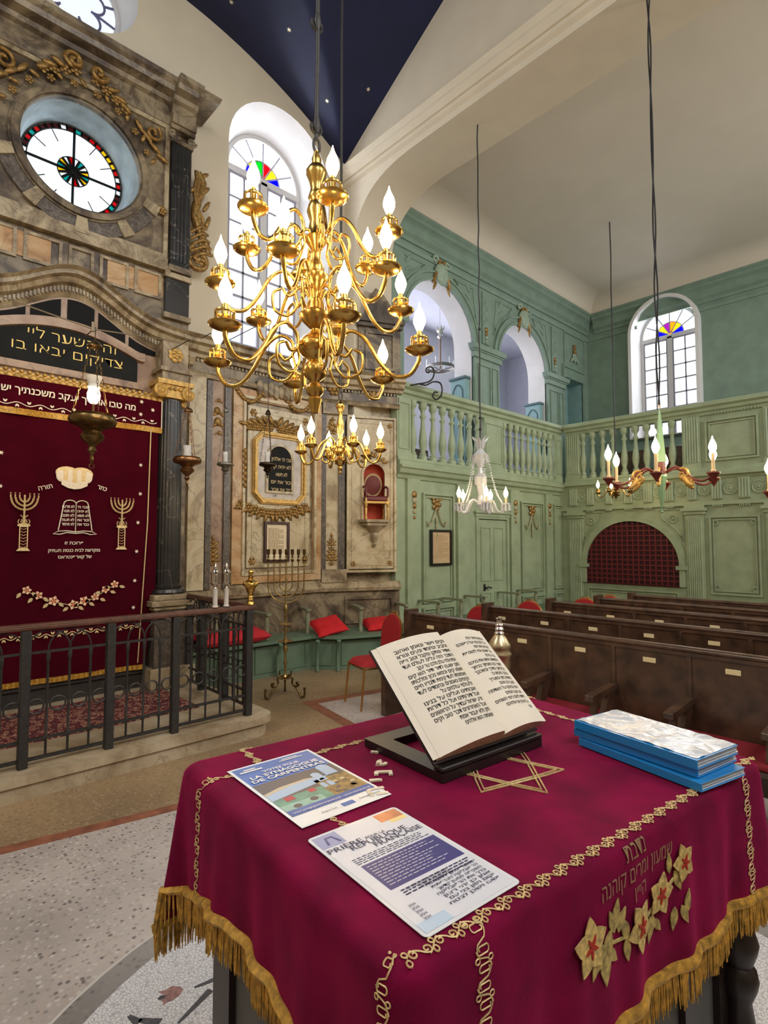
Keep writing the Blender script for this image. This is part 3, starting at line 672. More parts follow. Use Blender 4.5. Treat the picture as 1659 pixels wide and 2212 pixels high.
# slanting part between the corner and the green panelling
g = G(TD); g.box(0, -.25, 0, DL, -.135, ZT - .1); w2 = struct(g.build('wall_marble_right', marb_ms, smooth=0))
g = G(TD); molding(g, -.06, DL + .05, cornA); dentils(g, .05, DL, ZT - .262, 0); molding(g, 0, DL, [(0, ZF), (.05, ZF), (.06, ZF + .04), (.03, ZF + .07), (0, ZF + .07)])
molding(g, 0, DL, [(0, ZD - .02), (.07, ZD - .02), (.09, ZD + .03), (.06, ZD + .08), (.02, ZD + .11), (0, ZD + .11)])
e2 = lambda px, py=1050: edge(TD, px, py)
g.box(.02, 0, ZD + .11, e2(748), .05, ZD + .3); g.box(.02, .0, ZF - .16, e2(748), .08, ZF)
struct(g.build('trim_13', marb_ms, w2, smooth=30))
g = G(TD); g.box(0, 0, ZF + .07, DL, .012, ZT - .27); g.box(0, 0, .02, DL, .012, ZD - .02); frame(g, e2(745), .5, e2(850), ZD - .1, .05, .012, .04); struct(g.build('frieze_slab', marb_br, w2))
g = G(TD); g.box(e2(703), 0, ZD + .3, e2(730), .02, ZF - .16); g.k = 1
for a, b in ((691, 703), (730, 743)): g.box(e2(a), 0, ZD + .3, e2(b), .045, ZF - .16)
struct(g.build('pilaster_strip', [marb_lt, marb_sp], w2))
n0, n1 = e2(784), e2(829); nz0, nz1 = hgt(TD, 805, 1123), hgt(TD, 805, 1003); nr = (n1 - n0) / 2; NP = archpoly(n0, n1, nz0, nz1 - nr)
g = G(TD); a, b = e2(752), e2(850)
pz0, pz1 = ZD + .3, ZF - .2
g.prism([(a, pz0), (b, pz0), (b, pz1), (a, pz1)], 0, .026, [NP]); frame(g, a - .03, pz0 - .05, b + .03, pz1 + .05, .035, 0, .05); frame(g, a + .05, pz0 + .05, b - .05, pz1 - .05, .012, .026, .034)
g.prism(archpoly(n0 - .035, n1 + .035, nz0, nz1 - nr), .0, .045, [NP])
struct(g.build('panel', marb_lt, w2, smooth=30))
g = G(TD); loft(g, [(u, .04, v) for u, v in NP], [(u, -.12, v) for u, v in NP]); 
cz = nz1 - nr; um = (n0 + n1) / 2
g.prism(NP, -.125, -.12); struct(g.build('niche', mat('red_niche_paint', (176, 62, 34), .7, var=.08), w2, smooth=40))
g = G(TD)
for u in (a + .07, b - .07):
    for v in (pz0 + .08, pz1 - .08): rosette(g, u, v, .045, .03)
vase_sprig(g, e2(716), hgt(TD, 716, 1222), hgt(TD, 716, 1158), .03, .09); drop(g, e2(717), hgt(TD, 717, 905), hgt(TD, 717, 935), .03, .08)
for s_ in (-1, 1):
    for i in range(4): leaf(g, um + s_ * .04 * i, nz1 + .09 - .02 * i, .11, pi / 2 - s_ * (.4 + .35 * i), .04, .4, None, .3)
rosette(g, e2(720), ZF + .22, .1, .03, 6); leaf(g, e2(806), ZF + .13, .2, pi / 2, .03); leaf(g, e2(806), ZF + .13, .16, 1.0, .03); leaf(g, e2(806), ZF + .13, .16, 2.1, .03)
struct(g.build('relief', gold, w2, smooth=60))
# console with the little chair of the prophet
o = TD @ V((um, 0, nz0)); L = MX.Translation(-o) @ TD
t = thing('wall_console', 'grey stone bracket under the red niche carrying a small gilded armchair', 'bracket', o)
g = G(L); c0 = (um, .0, nz0)
g.prism([(um - .24, 0), (um + .24, 0), (um + .24, .1), (um + .17, .21), (um - .17, .21), (um - .24, .1)], nz0 - .04, nz0, ax='z') 
g.prism([(um - .2, 0), (um + .2, 0), (um + .2, .08), (um + .14, .17), (um - .14, .17), (um - .2, .08)], nz0 - .09, nz0 - .04, ax='z'); g.build('shelf', marb_ms, t)
g = G(L); g.lathe([(0, -.42), (.02, -.4), (.03, -.37), (.015, -.34), (.05, -.3), (.06, -.26), (.05, -.2), (.1, -.14), (.14, -.09)], 16, (um, .06, nz0)); g.build('corbel', marb_ms, t)
seatm = mat('oxblood_leather', (98, 20, 26), .45, var=.15, vs=40)
ch_ = thing('prophet_armchair', 'tiny gilded armchair with oxblood upholstery standing in the red wall niche', 'chair', TD @ V((um, .06, nz0)))
L = MX.Translation(-(TD @ V((um, .06, nz0)))) @ TD
w_, z0 = .17, nz0; yb, yf = -.02, .18
for x in (-w_, w_):
    for y in (yb, yf):
        g = G(L); h = .34 if y == yf else .3; g.lathe([(.0, 0), (.018, 0), (.022, .03), (.014, .06), (.02, .16), (.012, .18), (.022, .2), (.022, .24), (.014, .26), (.02, .3), (0, h)], 8, (um + x, y, z0)); g.build('leg', gold_y, ch_)
g = G(L); g.box(um - w_ - .02, yb - .02, z0 + .24, um + w_ + .02, yf + .02, z0 + .27); g.build('seat_rail', gold_y, ch_)
g = G(L); g.box(um - w_, yb, z0 + .27, um + w_, yf + .01, z0 + .35); g.build('seat', seatm, ch_, bev=.02)
g = G(L); g.lathe([(0, -.02), (.13, -.02), (.14, 0), (.13, .02), (0, .025)], 20); vs = g.v; g2 = G(L @ MX.Translation((um, yb - .02, z0 + .53)) @ MX.Rotation(-pi / 2 - .15, 4, 'X') @ MX.Diagonal((1, 1.2, 1, 1)))
g2.lathe([(0, -.02), (.12, -.02), (.13, 0), (.12, .02), (0, .03)], 20); bk = g2.build('backrest', seatm, ch_)
g2 = G(L @ MX.Translation((um, yb - .02, z0 + .53)) @ MX.Rotation(-pi / 2 - .15, 4, 'X') @ MX.Diagonal((1, 1.2, 1, 1))); g2.tube([(.135 * cos(2 * pi * i / 24), .135 * sin(2 * pi * i / 24), 0) for i in range(24)], .02, 6, True); g2.build('back_frame', mat('tan_wood', (168, 138, 100), .4), bk)
for x in (-w_, w_):
    g = G(L); g.tube([(um + x, yb, z0 + .48), (um + x, .08, z0 + .5), (um + x, yf, z0 + .47), (um + x, yf + .01, z0 + .34)], .018, 6); g.build('armrest', seatm, ch_)
# marble piece above the cornice, against the pier
g = G(TD); a, b = e2(774, 720), DL + .02; zt = hgt(TD, 800, 700)
g.box(a, -.2, ZT - .05, b, .02, zt); g.box(a - .03, 0, zt - .06, b + .02, .08, zt); g.box(a - .05, 0, zt, b + .04, .12, zt + .05)
g.prism([(a, zt + .05), (b, zt + .05), (b, zt + .22), (b - .14, zt + .26), (b - .28, zt + .45), (b - .42, zt + .56), (b - .46, zt + .5), (a + .12, zt + .2)], -.15, .06)
frame(g, a + .1, ZT + .12, b - .1, zt - .12, .04, .02, .05); struct(g.build('trim_14', marb_br, w2, smooth=30))
# ================================================================== green panelling of the gallery room, side wall
TB = wallT((0, YB, 0), (1, 0, 0), (0, -1, 0)); TC = wallT((XC, 0, 0), (0, 1, 0), (-1, 0, 0))
XB0 = 5.98
def dbl(g, u0, v0, u1, v1, w=.0):
    frame(g, u0, v0, u1, v1, .03, w, w + .045); frame(g, u0 + .055, v0 + .055, u1 - .055, v1 - .055, .022, w, w + .028)
g = G(TB); g.box(XB0, -.2, 0, XC + .02, 0, 2.75); wb = struct(g.build('wall_side', grn))
e3 = lambda px, py=1150: edge(TB, px, py)
g = G(TB)
shelfm = [(0, 2.7), (.03, 2.7), (.05, 2.75), (.1, 2.78), (.12, 2.84), (.15, 2.86), (.15, 2.9), (0, 2.9)]
molding(g, XB0, XC, shelfm)
for a, b in ((876, 903), (985, 1010), (1100, 1119), (1176, 1190)): g.box(e3(a), 0, 0, e3(b), .05, 2.7)
for a, b in ((911, 978), (1124, 1172), (1195, 1214)):
    dbl(g, e3(a), .72, e3(b), 2.5); dbl(g, e3(a), .1, e3(b), .64)
for a, b in ((1012, 1024),): g.box(e3(a), 0, 0, e3(b), .03, 2.7)
struct(g.build('trim_15', grn, wb, smooth=30))
g = G(TB)
for px in (941, 1148):
    u, v = e3(px), 2.32
    rosette(g, u, v, .12, .03, 5)
    for s_ in (-1, 1): leaf(g, u, v + .04, .16, pi / 2 - s_ * 1.1, .03); g.tube([(u + s_ * .02 * 1, .03, v - .08), (u + s_ * .12, .03, v - .3), (u + s_ * .2, .03, v - .36), (u + s_ * .25, .03, v - .28)], .014, 6, m=1)
    for i in range(3): leaf(g, u, v - .2 - .1 * i, .14, -pi / 2, .03, .3, 1)
for px in (890, 1109, 1183):
    for i in range(5): g.ball((e3(px), .06, 2.45 - .09 * i), .055 - .007 * i, 8, i % 2, (1, .5, 1.1))
struct(g.build('ornament', [gold, mat('faded_gilt_relief', (164, 158, 120), .5, var=.15, vs=20)], wb, smooth=50))
# door
d0, d1, dz = e3(1029), e3(1090), 2.1
g = G(TB); frame(g, d0 - .07, -.05, d1 + .07, dz + .09, .07, 0, .06); g.box(d0 - .12, 0, dz + .12, d1 + .12, .1, dz + .16); g.box(d0 - .09, 0, dz + .06, d1 + .09, .07, dz + .12)
dr = struct(g.build('door_1', grn, smooth=30))
g = G(TB); g.box(d0, 0, .01, d1, .025, dz); um = (d0 + d1) / 2
for a, b in ((d0 + .09, um - .05), (um + .05, d1 - .09)):
    frame(g, a, 1.0, b, dz - .12, .025, .025, .04); frame(g, a, .15, b, .8, .025, .025, .04)
lf = g.build('door_leaf', grn, dr, smooth=30)
g = G(TB); u, v = PW(TB, 1044, 1269); g.box(u - .03, .025, v - .06, u + .02, .04, v + .06); g.tube([(u, .03, v), (u, .08, v), (u + .04, .09, v + .01), (u + .13, .09, v - .01)], .014, 8); g.box(d0 + .01, .025, v - .25, d0 + .05, .05, v - .12); g.build('handle', iron, lf)
u_, v_ = PW(TB, 929, 1222, .02); u2, v2 = PW(TB, 973, 1145, .02)
framed_doc('framed_document', MX.Translation((0, -.02, 0)) @ TB, u_, v_, u2, v2, 'black framed parchment with writing on the green panelled wall beside the door', 'framed document', wood_black, mat('tan_parchment', (198, 170, 128), .7, var=.08), 20)
# end wall with arched grille
g = G(TC); g.box(-3, -.2, 0, YB + .01, 0, 2.86); we = struct(g.build('wall_end', grn))
e4 = lambda px, py=1200: edge(TC, px, py)
gz0, gc, gr = .876, 4.63, .9
g0, g1 = gc - gr, gc + gr; gsp, gtop = 1.26, 2.11
AP = lambda r: archpoly(gc - gr - r, gc + gr + r, gz0, gsp, 28, gtop - gsp + r)
g = G(TC)
g.prism(AP(.1), 0, .06, [AP(0)]); g.prism(AP(.13), 0, .03, [AP(.1)])
for s_ in (-1, 1): a = gc + s_ * (gr + .05); g.box(a - .1, 0, gsp - .07, a + .1, .09, gsp)
g.box(-3, 0, 2.36, YB, .06, 2.42); g.box(-3, 0, 2.42, YB, .03, 2.84); molding(g, -3, YB, [(w, v - .0) for w, v in [(0, 2.82), (.05, 2.82), (.07, 2.86), (.13, 2.88), (.13, 2.93), (0, 2.93)]])
pils = [(5.6, 5.91), (3.3, 3.6), (2.06, 2.36), (-.2, .1), (-1.4, -1.1)]
for a, b in pils:
    g.box(a, 0, 0, b, .05, 2.24); n = 7
    for i in range(n): u = a + .03 + (b - a - .06) * (i + .5) / n; g.tube([(u, .05, .25), (u, .05, 2.12)], .018, 6)
    g.box(a - .03, 0, 2.2, b + .03, .08, 2.26); g.box(a - .06, 0, 2.26, b + .06, .12, 2.31); g.box(a - .02, 0, 2.31, b + .02, .07, 2.36); g.box(a - .03, 0, 0, b + .03, .08, .2)
for a, b in ((2.45, 3.22), (.2, 1.95), (-1.0, -.3)):
    dbl(g, a, .78, b, 2.16); dbl(g, a, .1, b, .68)
    for u in (a + .1, b - .1):
        for v in (.9, 2.04): g.tube([(u + .04 * cos(t * .6), .02, v + .04 * sin(t * .6)) for t in range(11)], .012, 5)
dbl(g, g0 + .02, .12, g1 - .02, .78)
for s_ in (-1, 1):                                            # spandrels with discs
    pts = [(gc + s_ * u, v) for u, v in [(.55, 2.3), (.97, 2.3), (.97, 1.72)] + [((gr + .2) * cos(R(t)), gsp + (gtop - gsp + .2) * sin(R(t))) for t in (32, 40, 48, 56)]]
    g.tube([(u, .01, v) for u, v in pts], .016, 6, True); u = gc + s_ * .8
    g.tube([(u + .07 * cos(2 * pi * i / 14), .01, 2.13 + .07 * sin(2 * pi * i / 14)) for i in range(14)], .016, 6, True); g.ball((u, .01, 2.13), .025, 8)
# triglyphs and discs of the frieze
tp = [(120, 180), (255, 310), (400, 450), (545, 610), (695, 765), (860, 930), (1035, 1110), (1225, 1310), (1435, 1530)]
tu = [(e4(1200 + b * .2767, 1070), e4(1200 + a * .2767, 1070)) for a, b in tp]
st = tu[-2][0] - tu[-1][0]
for i in range(1, 9): tu.append((tu[8][0] - st * i, tu[8][1] - st * i))
for a, b in tu:
    g.box(a, .03, 2.46, b, .075, 2.82)
    for i in range(4): u = a + (b - a) * (i + .5) / 4; g.tube([(u, .075, 2.48), (u, .075, 2.8)], .016, 5)
    for i in range(6): u = a + (b - a) * (i + .5) / 6; g.lathe([(0, -.03), (.012, -.03), (.008, 0), (0, 0)], 5, (u, .06, 2.36))
for (a, b), (c, d) in zip(tu, tu[1:]):
    u = (a + d) / 2; r = .1
    for q in (r, r * .55): g.tube([(u + q * cos(2 * pi * i / 16), .03, 2.64 + q * sin(2 * pi * i / 16)) for i in range(16)], .024, 6, True)
    g.ball((u, .03, 2.64), .04, 8)
struct(g.build('trim_16', grn, we, smooth=30))
g = G(TC); nx = 17
grm = mat('oxblood_grille_paint', (100, 22, 28), .5)
inside = lambda u, v: gz0 <= v and (v <= gsp or ((u - gc) / gr) ** 2 + ((v - gsp) / (gtop - gsp)) ** 2 < 1)
top = lambda u: gsp + (gtop - gsp) * sqrt(max(0, 1 - ((u - gc) / gr) ** 2))
for i in range(nx + 1):
    u = gc - gr + 2 * gr * i / nx; g.box(u - .014, -.01, gz0, u + .014, .02, max(gz0 + .1, top(u)))
z = gz0
while z < gtop - .02:
    h = gr if z <= gsp else gr * sqrt(max(0, 1 - ((z - gsp) / (gtop - gsp)) ** 2)); g.box(gc - h, -.012, z - .014, gc + h, .018, z + .014); z += .095
gl = struct(g.build('window_5', grm, smooth=0)); g = G(TC); g.prism(AP(.02), -.004, .004); g.build('dark_backing', mat('dark_red_backing', (44, 8, 12), .8), gl)
# ================================================================== gallery balustrades
BAL = [(.0, 0), (.062, 0), (.062, .06), (.045, .075), (.05, .1), (.034, .12), (.032, .15), (.052, .24), (.058, .32), (.05, .42), (.032, .56), (.027, .66), (.03, .7), (.044, .715), (.044, .74), (.028, .76), (.03, .82), (.052, .86), (.058, .875), (.058, .96), (0, .96)]
def baluster_mesh(h):
    g = G(); k = h / .96; g.lathe([(r * 1.2, z * k) for r, z in BAL], 14); return g
RZ = 4.21
railp = [(-.1, 3.98), (.02, 3.98), (.03, 4.03), (.07, 4.05), (.08, 4.1), (.13, 4.13), (.13, 4.19), (.1, 4.21), (-.12, 4.21)]
basep = [(-.12, 2.9), (.1, 2.9), (.1, 2.96), (.06, 2.99), (.06, 3.03), (-.12, 3.03)]
def balustrade(name, label, T, u0, u1, posts, bals, dent=False, panels=()):
    t = thing(name, label, 'balustrade', T @ V(((u0 + u1) / 2, 0, 2.9))); L = MX.Translation(-(T @ V(((u0 + u1) / 2, 0, 2.9)))) @ T
    g = G(L); molding(g, u0, u1, railp)
    if dent: dentils(g, u0, u1, 3.975, .02, None, .05, .025, .03)
    g.build('handrail', grn, t, smooth=30)
    g = G(L); molding(g, u0, u1, basep); g.build('plinth', grn, t, smooth=30)
    for a, b, fl in posts:
        g = G(L); g.box(a, -.1, 3.03, b, .04, 3.98); g.box(a - .01, -.11, 3.03, b + .01, .06, 3.1)
        if fl:
            for i in range(6): u = a + .02 + (b - a - .04) * (i + .5) / 6; g.tube([(u, .04, 3.14), (u, .04, 3.94)], .019, 5)
        else: frame(g, a + .03, 3.16, b - .03, 3.9, .02, .04, .055)
        g.build('post', grn, t, smooth=30)
    for a, b in panels:
        g = G(L); g.box(a, -.06, 3.03, b, .0, 3.98); dbl(g, a + .08, 3.14, b - .08, 3.88, 0); g.build('panel', grn, t, smooth=30)
    pr = None
    for u in bals:
        if pr is None:
            pr = baluster_mesh(.95).build('baluster', grn, t, smooth=50); o = pr
        else: o = pr.copy(); C.objects.link(o); o.parent = t
        o.location = L @ V((u, -.02, 3.03))
    return t
X_ = lambda px: edge(TB, px, 930)
b1 = [X_(893) + (X_(1033) - X_(893)) * i / 7 for i in range(8)]; b2 = [X_(1089) + (X_(1188) - X_(1089)) * i / 8 for i in range(9)]
balustrade('gallery_balustrade', 'green painted balustrade of the gallery above the panelled door', TB, XB0, XC - .01, [(XB0, X_(884), 0), (X_(1043), X_(1082), 0), (X_(1194), XC, 0)], b1 + b2)
Y_ = lambda px: edge(TC, px, 960)
b3 = [Y_(1200 + x * .2767) for x in (213, 287, 365, 445, 533, 622, 710, 805, 910)]
balustrade('gallery_balustrade', 'green balustrade with fluted posts and solid panels above the red arched grille', TC, -3, YB - .14, [(Y_(1254), Y_(1224), 1), (Y_(1514), Y_(1475), 1), (Y_(1700), Y_(1652), 1), (-.1, .15, 1)], b3, True, [(Y_(1653), Y_(1514)), (.15, Y_(1700)), (-3, -.1)])
# ================================================================== holy ark
AC = 1.56
K0 = V((AC, 6.3, 0))
ark = thing('holy_ark', 'tall marbled ark front with round window, wavy cornice and black inscription behind the railing', 'ark', K0)
def TK(y): return MX.Translation(-K0) @ TA(y)
mir = lambda a, b: [(a, b), (2 * AC - b, 2 * AC - a)]
OCF = (1.567, 5.79)
g = G(TK(6.36)); g.prism([(.36, 3.2), (2.76, 3.2), (2.76, 6.95), (.36, 6.95)], -.2, 0, [ring(*OCF, .6)]); g.box(.36, -.2, .17, .5, 0, 3.2); g.box(2.62, -.2, .17, 2.76, 0, 3.2)
body = g.build('body', marb_br, ark, smooth=30)
g = G(TK(6.36))
for u0, u1 in ((.62, 2.5),):
    for s_ in (-1, 1):
        c = AC + s_ * .0
frame(g, .64, 5.0, 2.48, 6.62, .05, 0, .03)
g.box(.64, 0, 4.9, 2.48, .05, 5.0); g.box(.4, 0, 4.84, 2.5, .08, 4.9)
for a, b in ((.66, 1.0), (1.06, 1.4), (1.46, 1.7), (1.76, 2.06), (2.12, 2.42)): frame(g, a, 4.5, b, 4.8, .03, 0, .025)
g.build('molding', marb_ms, ark, smooth=30)
for a, b, m_ in ((.69, 1.3, marb_oc), (1.84, 2.44, marb_oc)):
    g = G(TK(6.36)); g.box(a, 0, 4.53, b, .012, 4.78); g.build('panel', m_, ark)
g = G(TK(6.36)); g.prism(ring(*OCF, .68), 0, .05, [ring(*OCF, .575)]); g.prism(ring(*OCF, .66), .05, .08, [ring(*OCF, .6)])
g.build('window_surround', marb_br, ark, smooth=30)
g = G(TK(6.36)); g.prism(arc(*OCF, .82, 195, 345, 30) + arc(*OCF, .68, 195, 345, 30)[::-1], 0, .036); g.build('dark_arc', marb_sp, ark)
for a in (200, 235, 270, 305, 340): c_, s_ = cos(R(a)), sin(R(a)); g = G(TK(6.36)); g.prism([(OCF[0] + .67 * c_ - .05 * s_, OCF[1] + .67 * s_ + .05 * c_), (OCF[0] + .84 * c_ - .07 * s_, OCF[1] + .84 * s_ + .07 * c_), (OCF[0] + .84 * c_ + .07 * s_, OCF[1] + .84 * s_ - .07 * c_), (OCF[0] + .67 * c_ + .05 * s_, OCF[1] + .67 * s_ - .05 * c_)], .036, .06); g.build('voussoir', marb_ms, ark)
# entablature
ent = [(0, 6.62), (.04, 6.62), (.05, 6.72), (.02, 6.74), (.02, 6.86), (.07, 6.88), (.08, 6.93), (.18, 6.95), (.2, 7.0), (.24, 7.03), (.25, 7.08), (0, 7.08)]
g = G(TK(6.36)); molding(g, .4, 2.74, ent)
for a, b in mir(2.47, 2.76):
    molding(g, a, b, [(w + (.09 if w else 0), v) for w, v in ent])
g.prism([(2.72, 6.95), (2.97, 7.0), (3.0, 7.08), (2.72, 7.08)], -.2, .3); g.prism([(.4, 6.95), (.15, 7.0), (.12, 7.08), (.4, 7.08)], -.2, .3)
g.build('entablature', marb_br, ark, smooth=30)
for a, b in mir(2.5, 2.73):
    g = G(TK(6.36)); g.box(a, 0, 4.93, b, .06, 6.42); n = 4
    for i in range(n): u = a + .03 + (b - a - .06) * (i + .5) / n; g.tube([(u, .06, 5.0), (u, .06, 6.3)], .012, 5)
    pl_ = g.build('pilaster', marb_bk, ark)
    g = G(TK(6.36)); g.box(a - .02, 0, 6.42, b + .02, .08, 6.47); g.box(a - .03, 0, 6.57, b + .03, .1, 6.62); g.box(a - .02, 0, 4.86, b + .02, .09, 4.93)
    for u in (a, b): g.tube([(u + x, .07, 6.52 + z) for x, _, z in spiral(0, 0, .055, 1.5, 0, 1, 18)], .016, 6)
    g.build('capital', marb_br, pl_)
    g = G(TK(6.36)); g.box(a - .04, 0, 4.36, b + .01, .05, 4.78); g.build('dark_block', marb_bk, ark); g = G(TK(6.36)); g.box(a - .06, 0, 4.78, b + .03, .08, 4.84); g.box(a - .06, 0, 4.3, b + .03, .07, 4.36); g.build('block_molding', marb_ms, ark)
# gilded scrolls at the sides
for s_ in (1, -1):
    g = G(TK(6.5)); X0 = AC + s_ * (2.9 - AC)
    for q, off in ((.05, 0), (.03, .06), (.022, .1)):
        pts = [(X0 + s_ * x, .06 + off * .3, z) for x, z in [(-.02 - off * .4, 6.28), (.05 - off, 6.18), (.02 - off, 6.02), (-.05, 5.85), (-.06 + off, 5.7), (.0 + off * .5, 5.55), (.1 - off, 5.42), (.12 - off, 5.3)]]
        g.tube(pts, q, 7)
    for j in range(7): leaf(g, X0 + s_ * (-.04 + .02 * j), 6.2 - .1 * j, .2, pi / 2 - s_ * (.9 - .1 * j) + (pi if j % 2 else 0), .08, .3, None, .3)
    g.tube([(X0 + s_ * x, .08, 5.18 + z) for x, _, z in spiral(0, 0, .17, 1.4, 2.0, -1, 30)], .035, 7); rosette(g, X0, 5.18, .09, .1)
    for j in range(5): g.tube([(X0 + s_ * (.1 + .02 * j), .06, 5.62 - .08 * j), (X0 + s_ * (.0 + .01 * j), .13, 5.58 - .08 * j), (X0 - s_ * .1, .06, 5.5 - .08 * j)], .022, 6)
    g.build('scroll_bracket', gold, ark, smooth=60)
# gilded relief round the window
g = G(TK(6.36))
for i in range(17):
    a = R(20 + 140 * i / 16); q = .74; u, v = OCF[0] + q * cos(a), OCF[1] + q * sin(a) * 1.02
    rosette(g, u, v, .045, .05, 5) if i % 2 else leaf(g, u, v, .1, a + .6, .05, .45, None, .35)
g.build('gilded_wreath', gold, ark, smooth=60)
for s_ in (-1, 1):
    g = G(TK(6.36))
    for j in range(4): leaf(g, AC + s_ * (.52 + .08 * j), 6.5 - .1 * j, .16, -pi / 2 + s_ * (.6 + .2 * j), .04, .35, None, .3)
    g.tube([(AC + s_ * (.72 + x), .05, 6.42 + z) for x, _, z in spiral(0, 0, .1, 1.3, 1, s_, 20)], .022, 6); rosette(g, AC + s_ * .84, 5.55, .06, .04)
    for j in range(4): rosette(g, AC + s_ * (.1 + .1 * j), 6.66 - .05 * j, .06, .08, 5)
    g.tube([(AC + s_ * (.12 + x), .1, 6.74 + z) for x, _, z in spiral(0, 0, .09, 1.3, 0, s_, 20)], .025, 6)
    for j in range(5): leaf(g, AC + s_ * (.06 + .07 * j), 6.68 - .03 * j, .15, pi / 2 - s_ * (.2 + .5 * j), .09, .4, None, .35)
    g.build('gilded_relief', gold, ark, smooth=60)
# wavy cornice
wz = lambda u: 4.1 + .37 * math.exp(-((u - 1.5) / .52) ** 2)
us = [.3 + 2.5 * i / 80 for i in range(81)]
def wavy(g, prof):
    n = len(prof); vs = [(u, w, wz(u) + v) for u in us for w, v in prof]
    g.add(vs, [(i * n + j, (i + 1) * n + j, (i + 1) * n + (j + 1) % n, i * n + (j + 1) % n) for i in range(80) for j in range(n)] + [tuple(range(n)), tuple(range(80 * n, 81 * n))])
g = G(TK(6.36)); wavy(g, [(-.1, -.3), (.1, -.3), (.12, -.24), (.14, -.22), (.14, -.16), (.2, -.14), (.22, -.09), (.27, -.07), (.27, -.03), (.31, 0), (-.1, 0)])
for i in range(70):
    u = .36 + 2.35 * i / 70; z = wz(u + .01); g.box(u, .13, z - .215, u + .017, .165, z - .165)
g.build('wavy_cornice', marb_ms, ark, smooth=35)
g = G(TK(6.36)); us2 = [.5 + 2.1 * i / 40 for i in range(41)]
g.prism([(u, 3.22) for u in us2] + [(u, wz(u) - .29) for u in us2[::-1]], 0, .16); g.build('pediment_field', marb_pk, ark)
IC = 1.43
tz = lambda d: 3.66 + .17 * (1 - abs(d / .69) ** 1.9)
ipoly = [(IC - .69, 3.44), (IC + .69, 3.44)] + [(IC + d, tz(d)) for d in [.69 - 1.38 * i / 24 for i in range(25)]]
g = G(TK(6.36)); g.prism(ipoly, .16, .185); ins = g.build('inscription_panel', slate, ark)
us3 = [(IC - .76 + 1.52 * i / 30) for i in range(31)]
g = G(TK(6.36)); g.prism([(u, tz(max(-.69, min(.69, u - IC))) + .01) for u in us3] + [(u, tz(max(-.69, min(.69, u - IC))) + .1) for u in us3[::-1]], .16, .21)
g.box(IC - .76, .16, 3.36, IC + .76, .2, 3.43); g.build('panel_border', marb_pk, ark)
for a, b in ((-.62, -.36), (-.32, -.06), (.0, .25), (.29, .56), (.6, .9)):
    uu = [IC + a + (b - a) * i / 8 for i in range(9)]
    g = G(TK(6.36)); g.prism([(u, tz(max(-.69, min(.69, u - IC))) + .11) for u in uu] + [(u, max(wz(u) - .31, tz(max(-.69, min(.69, u - IC))) + .115)) for u in uu[::-1]], .16, .172); g.build('dark_inlay', black, ark)
TI = TK(6.36)
g = G(TI)
def along(g, txt, T, px0, px1, py0, py1, h, w, bold=.012, m=None):
    """Hebrew line fitted between two measured spots on a wall plane"""
    a, b = PW(T, px0, py0, w), PW(T, px1, py1, w)
    g.text(txt, (a[0] + b[0]) / 2, (a[1] + b[1]) / 2, h, w, heb=True, width=abs(b[0] - a[0]), bold=bold, m=m)
along(g, 'זה השער ליי', TA(6.36), 60, 253, 722, 770, .1, .187, -.012); along(g, 'צדיקים יבאו בו', TA(6.36), 25, 264, 747, 800, .095, .187, -.012)
g.build('lettering', mat('bright_gold_leaf', (214, 184, 96), .4, .3), ins, smooth=0)
# gilded rail over the curtain
g = G(TK(6.36)); g.box(.48, 0, 3.22, 2.62, .3, 3.3)
n = 34
for i in range(n): u = .5 + 2.08 * i / (n - 1); g.ball((u, .31, 3.245), .032, 8, None, (1, .7, 1.1)); g.ball((u + .03, .31, 3.3), .02, 6)
g.build('gilded_rail', gold_y, ark, smooth=50)
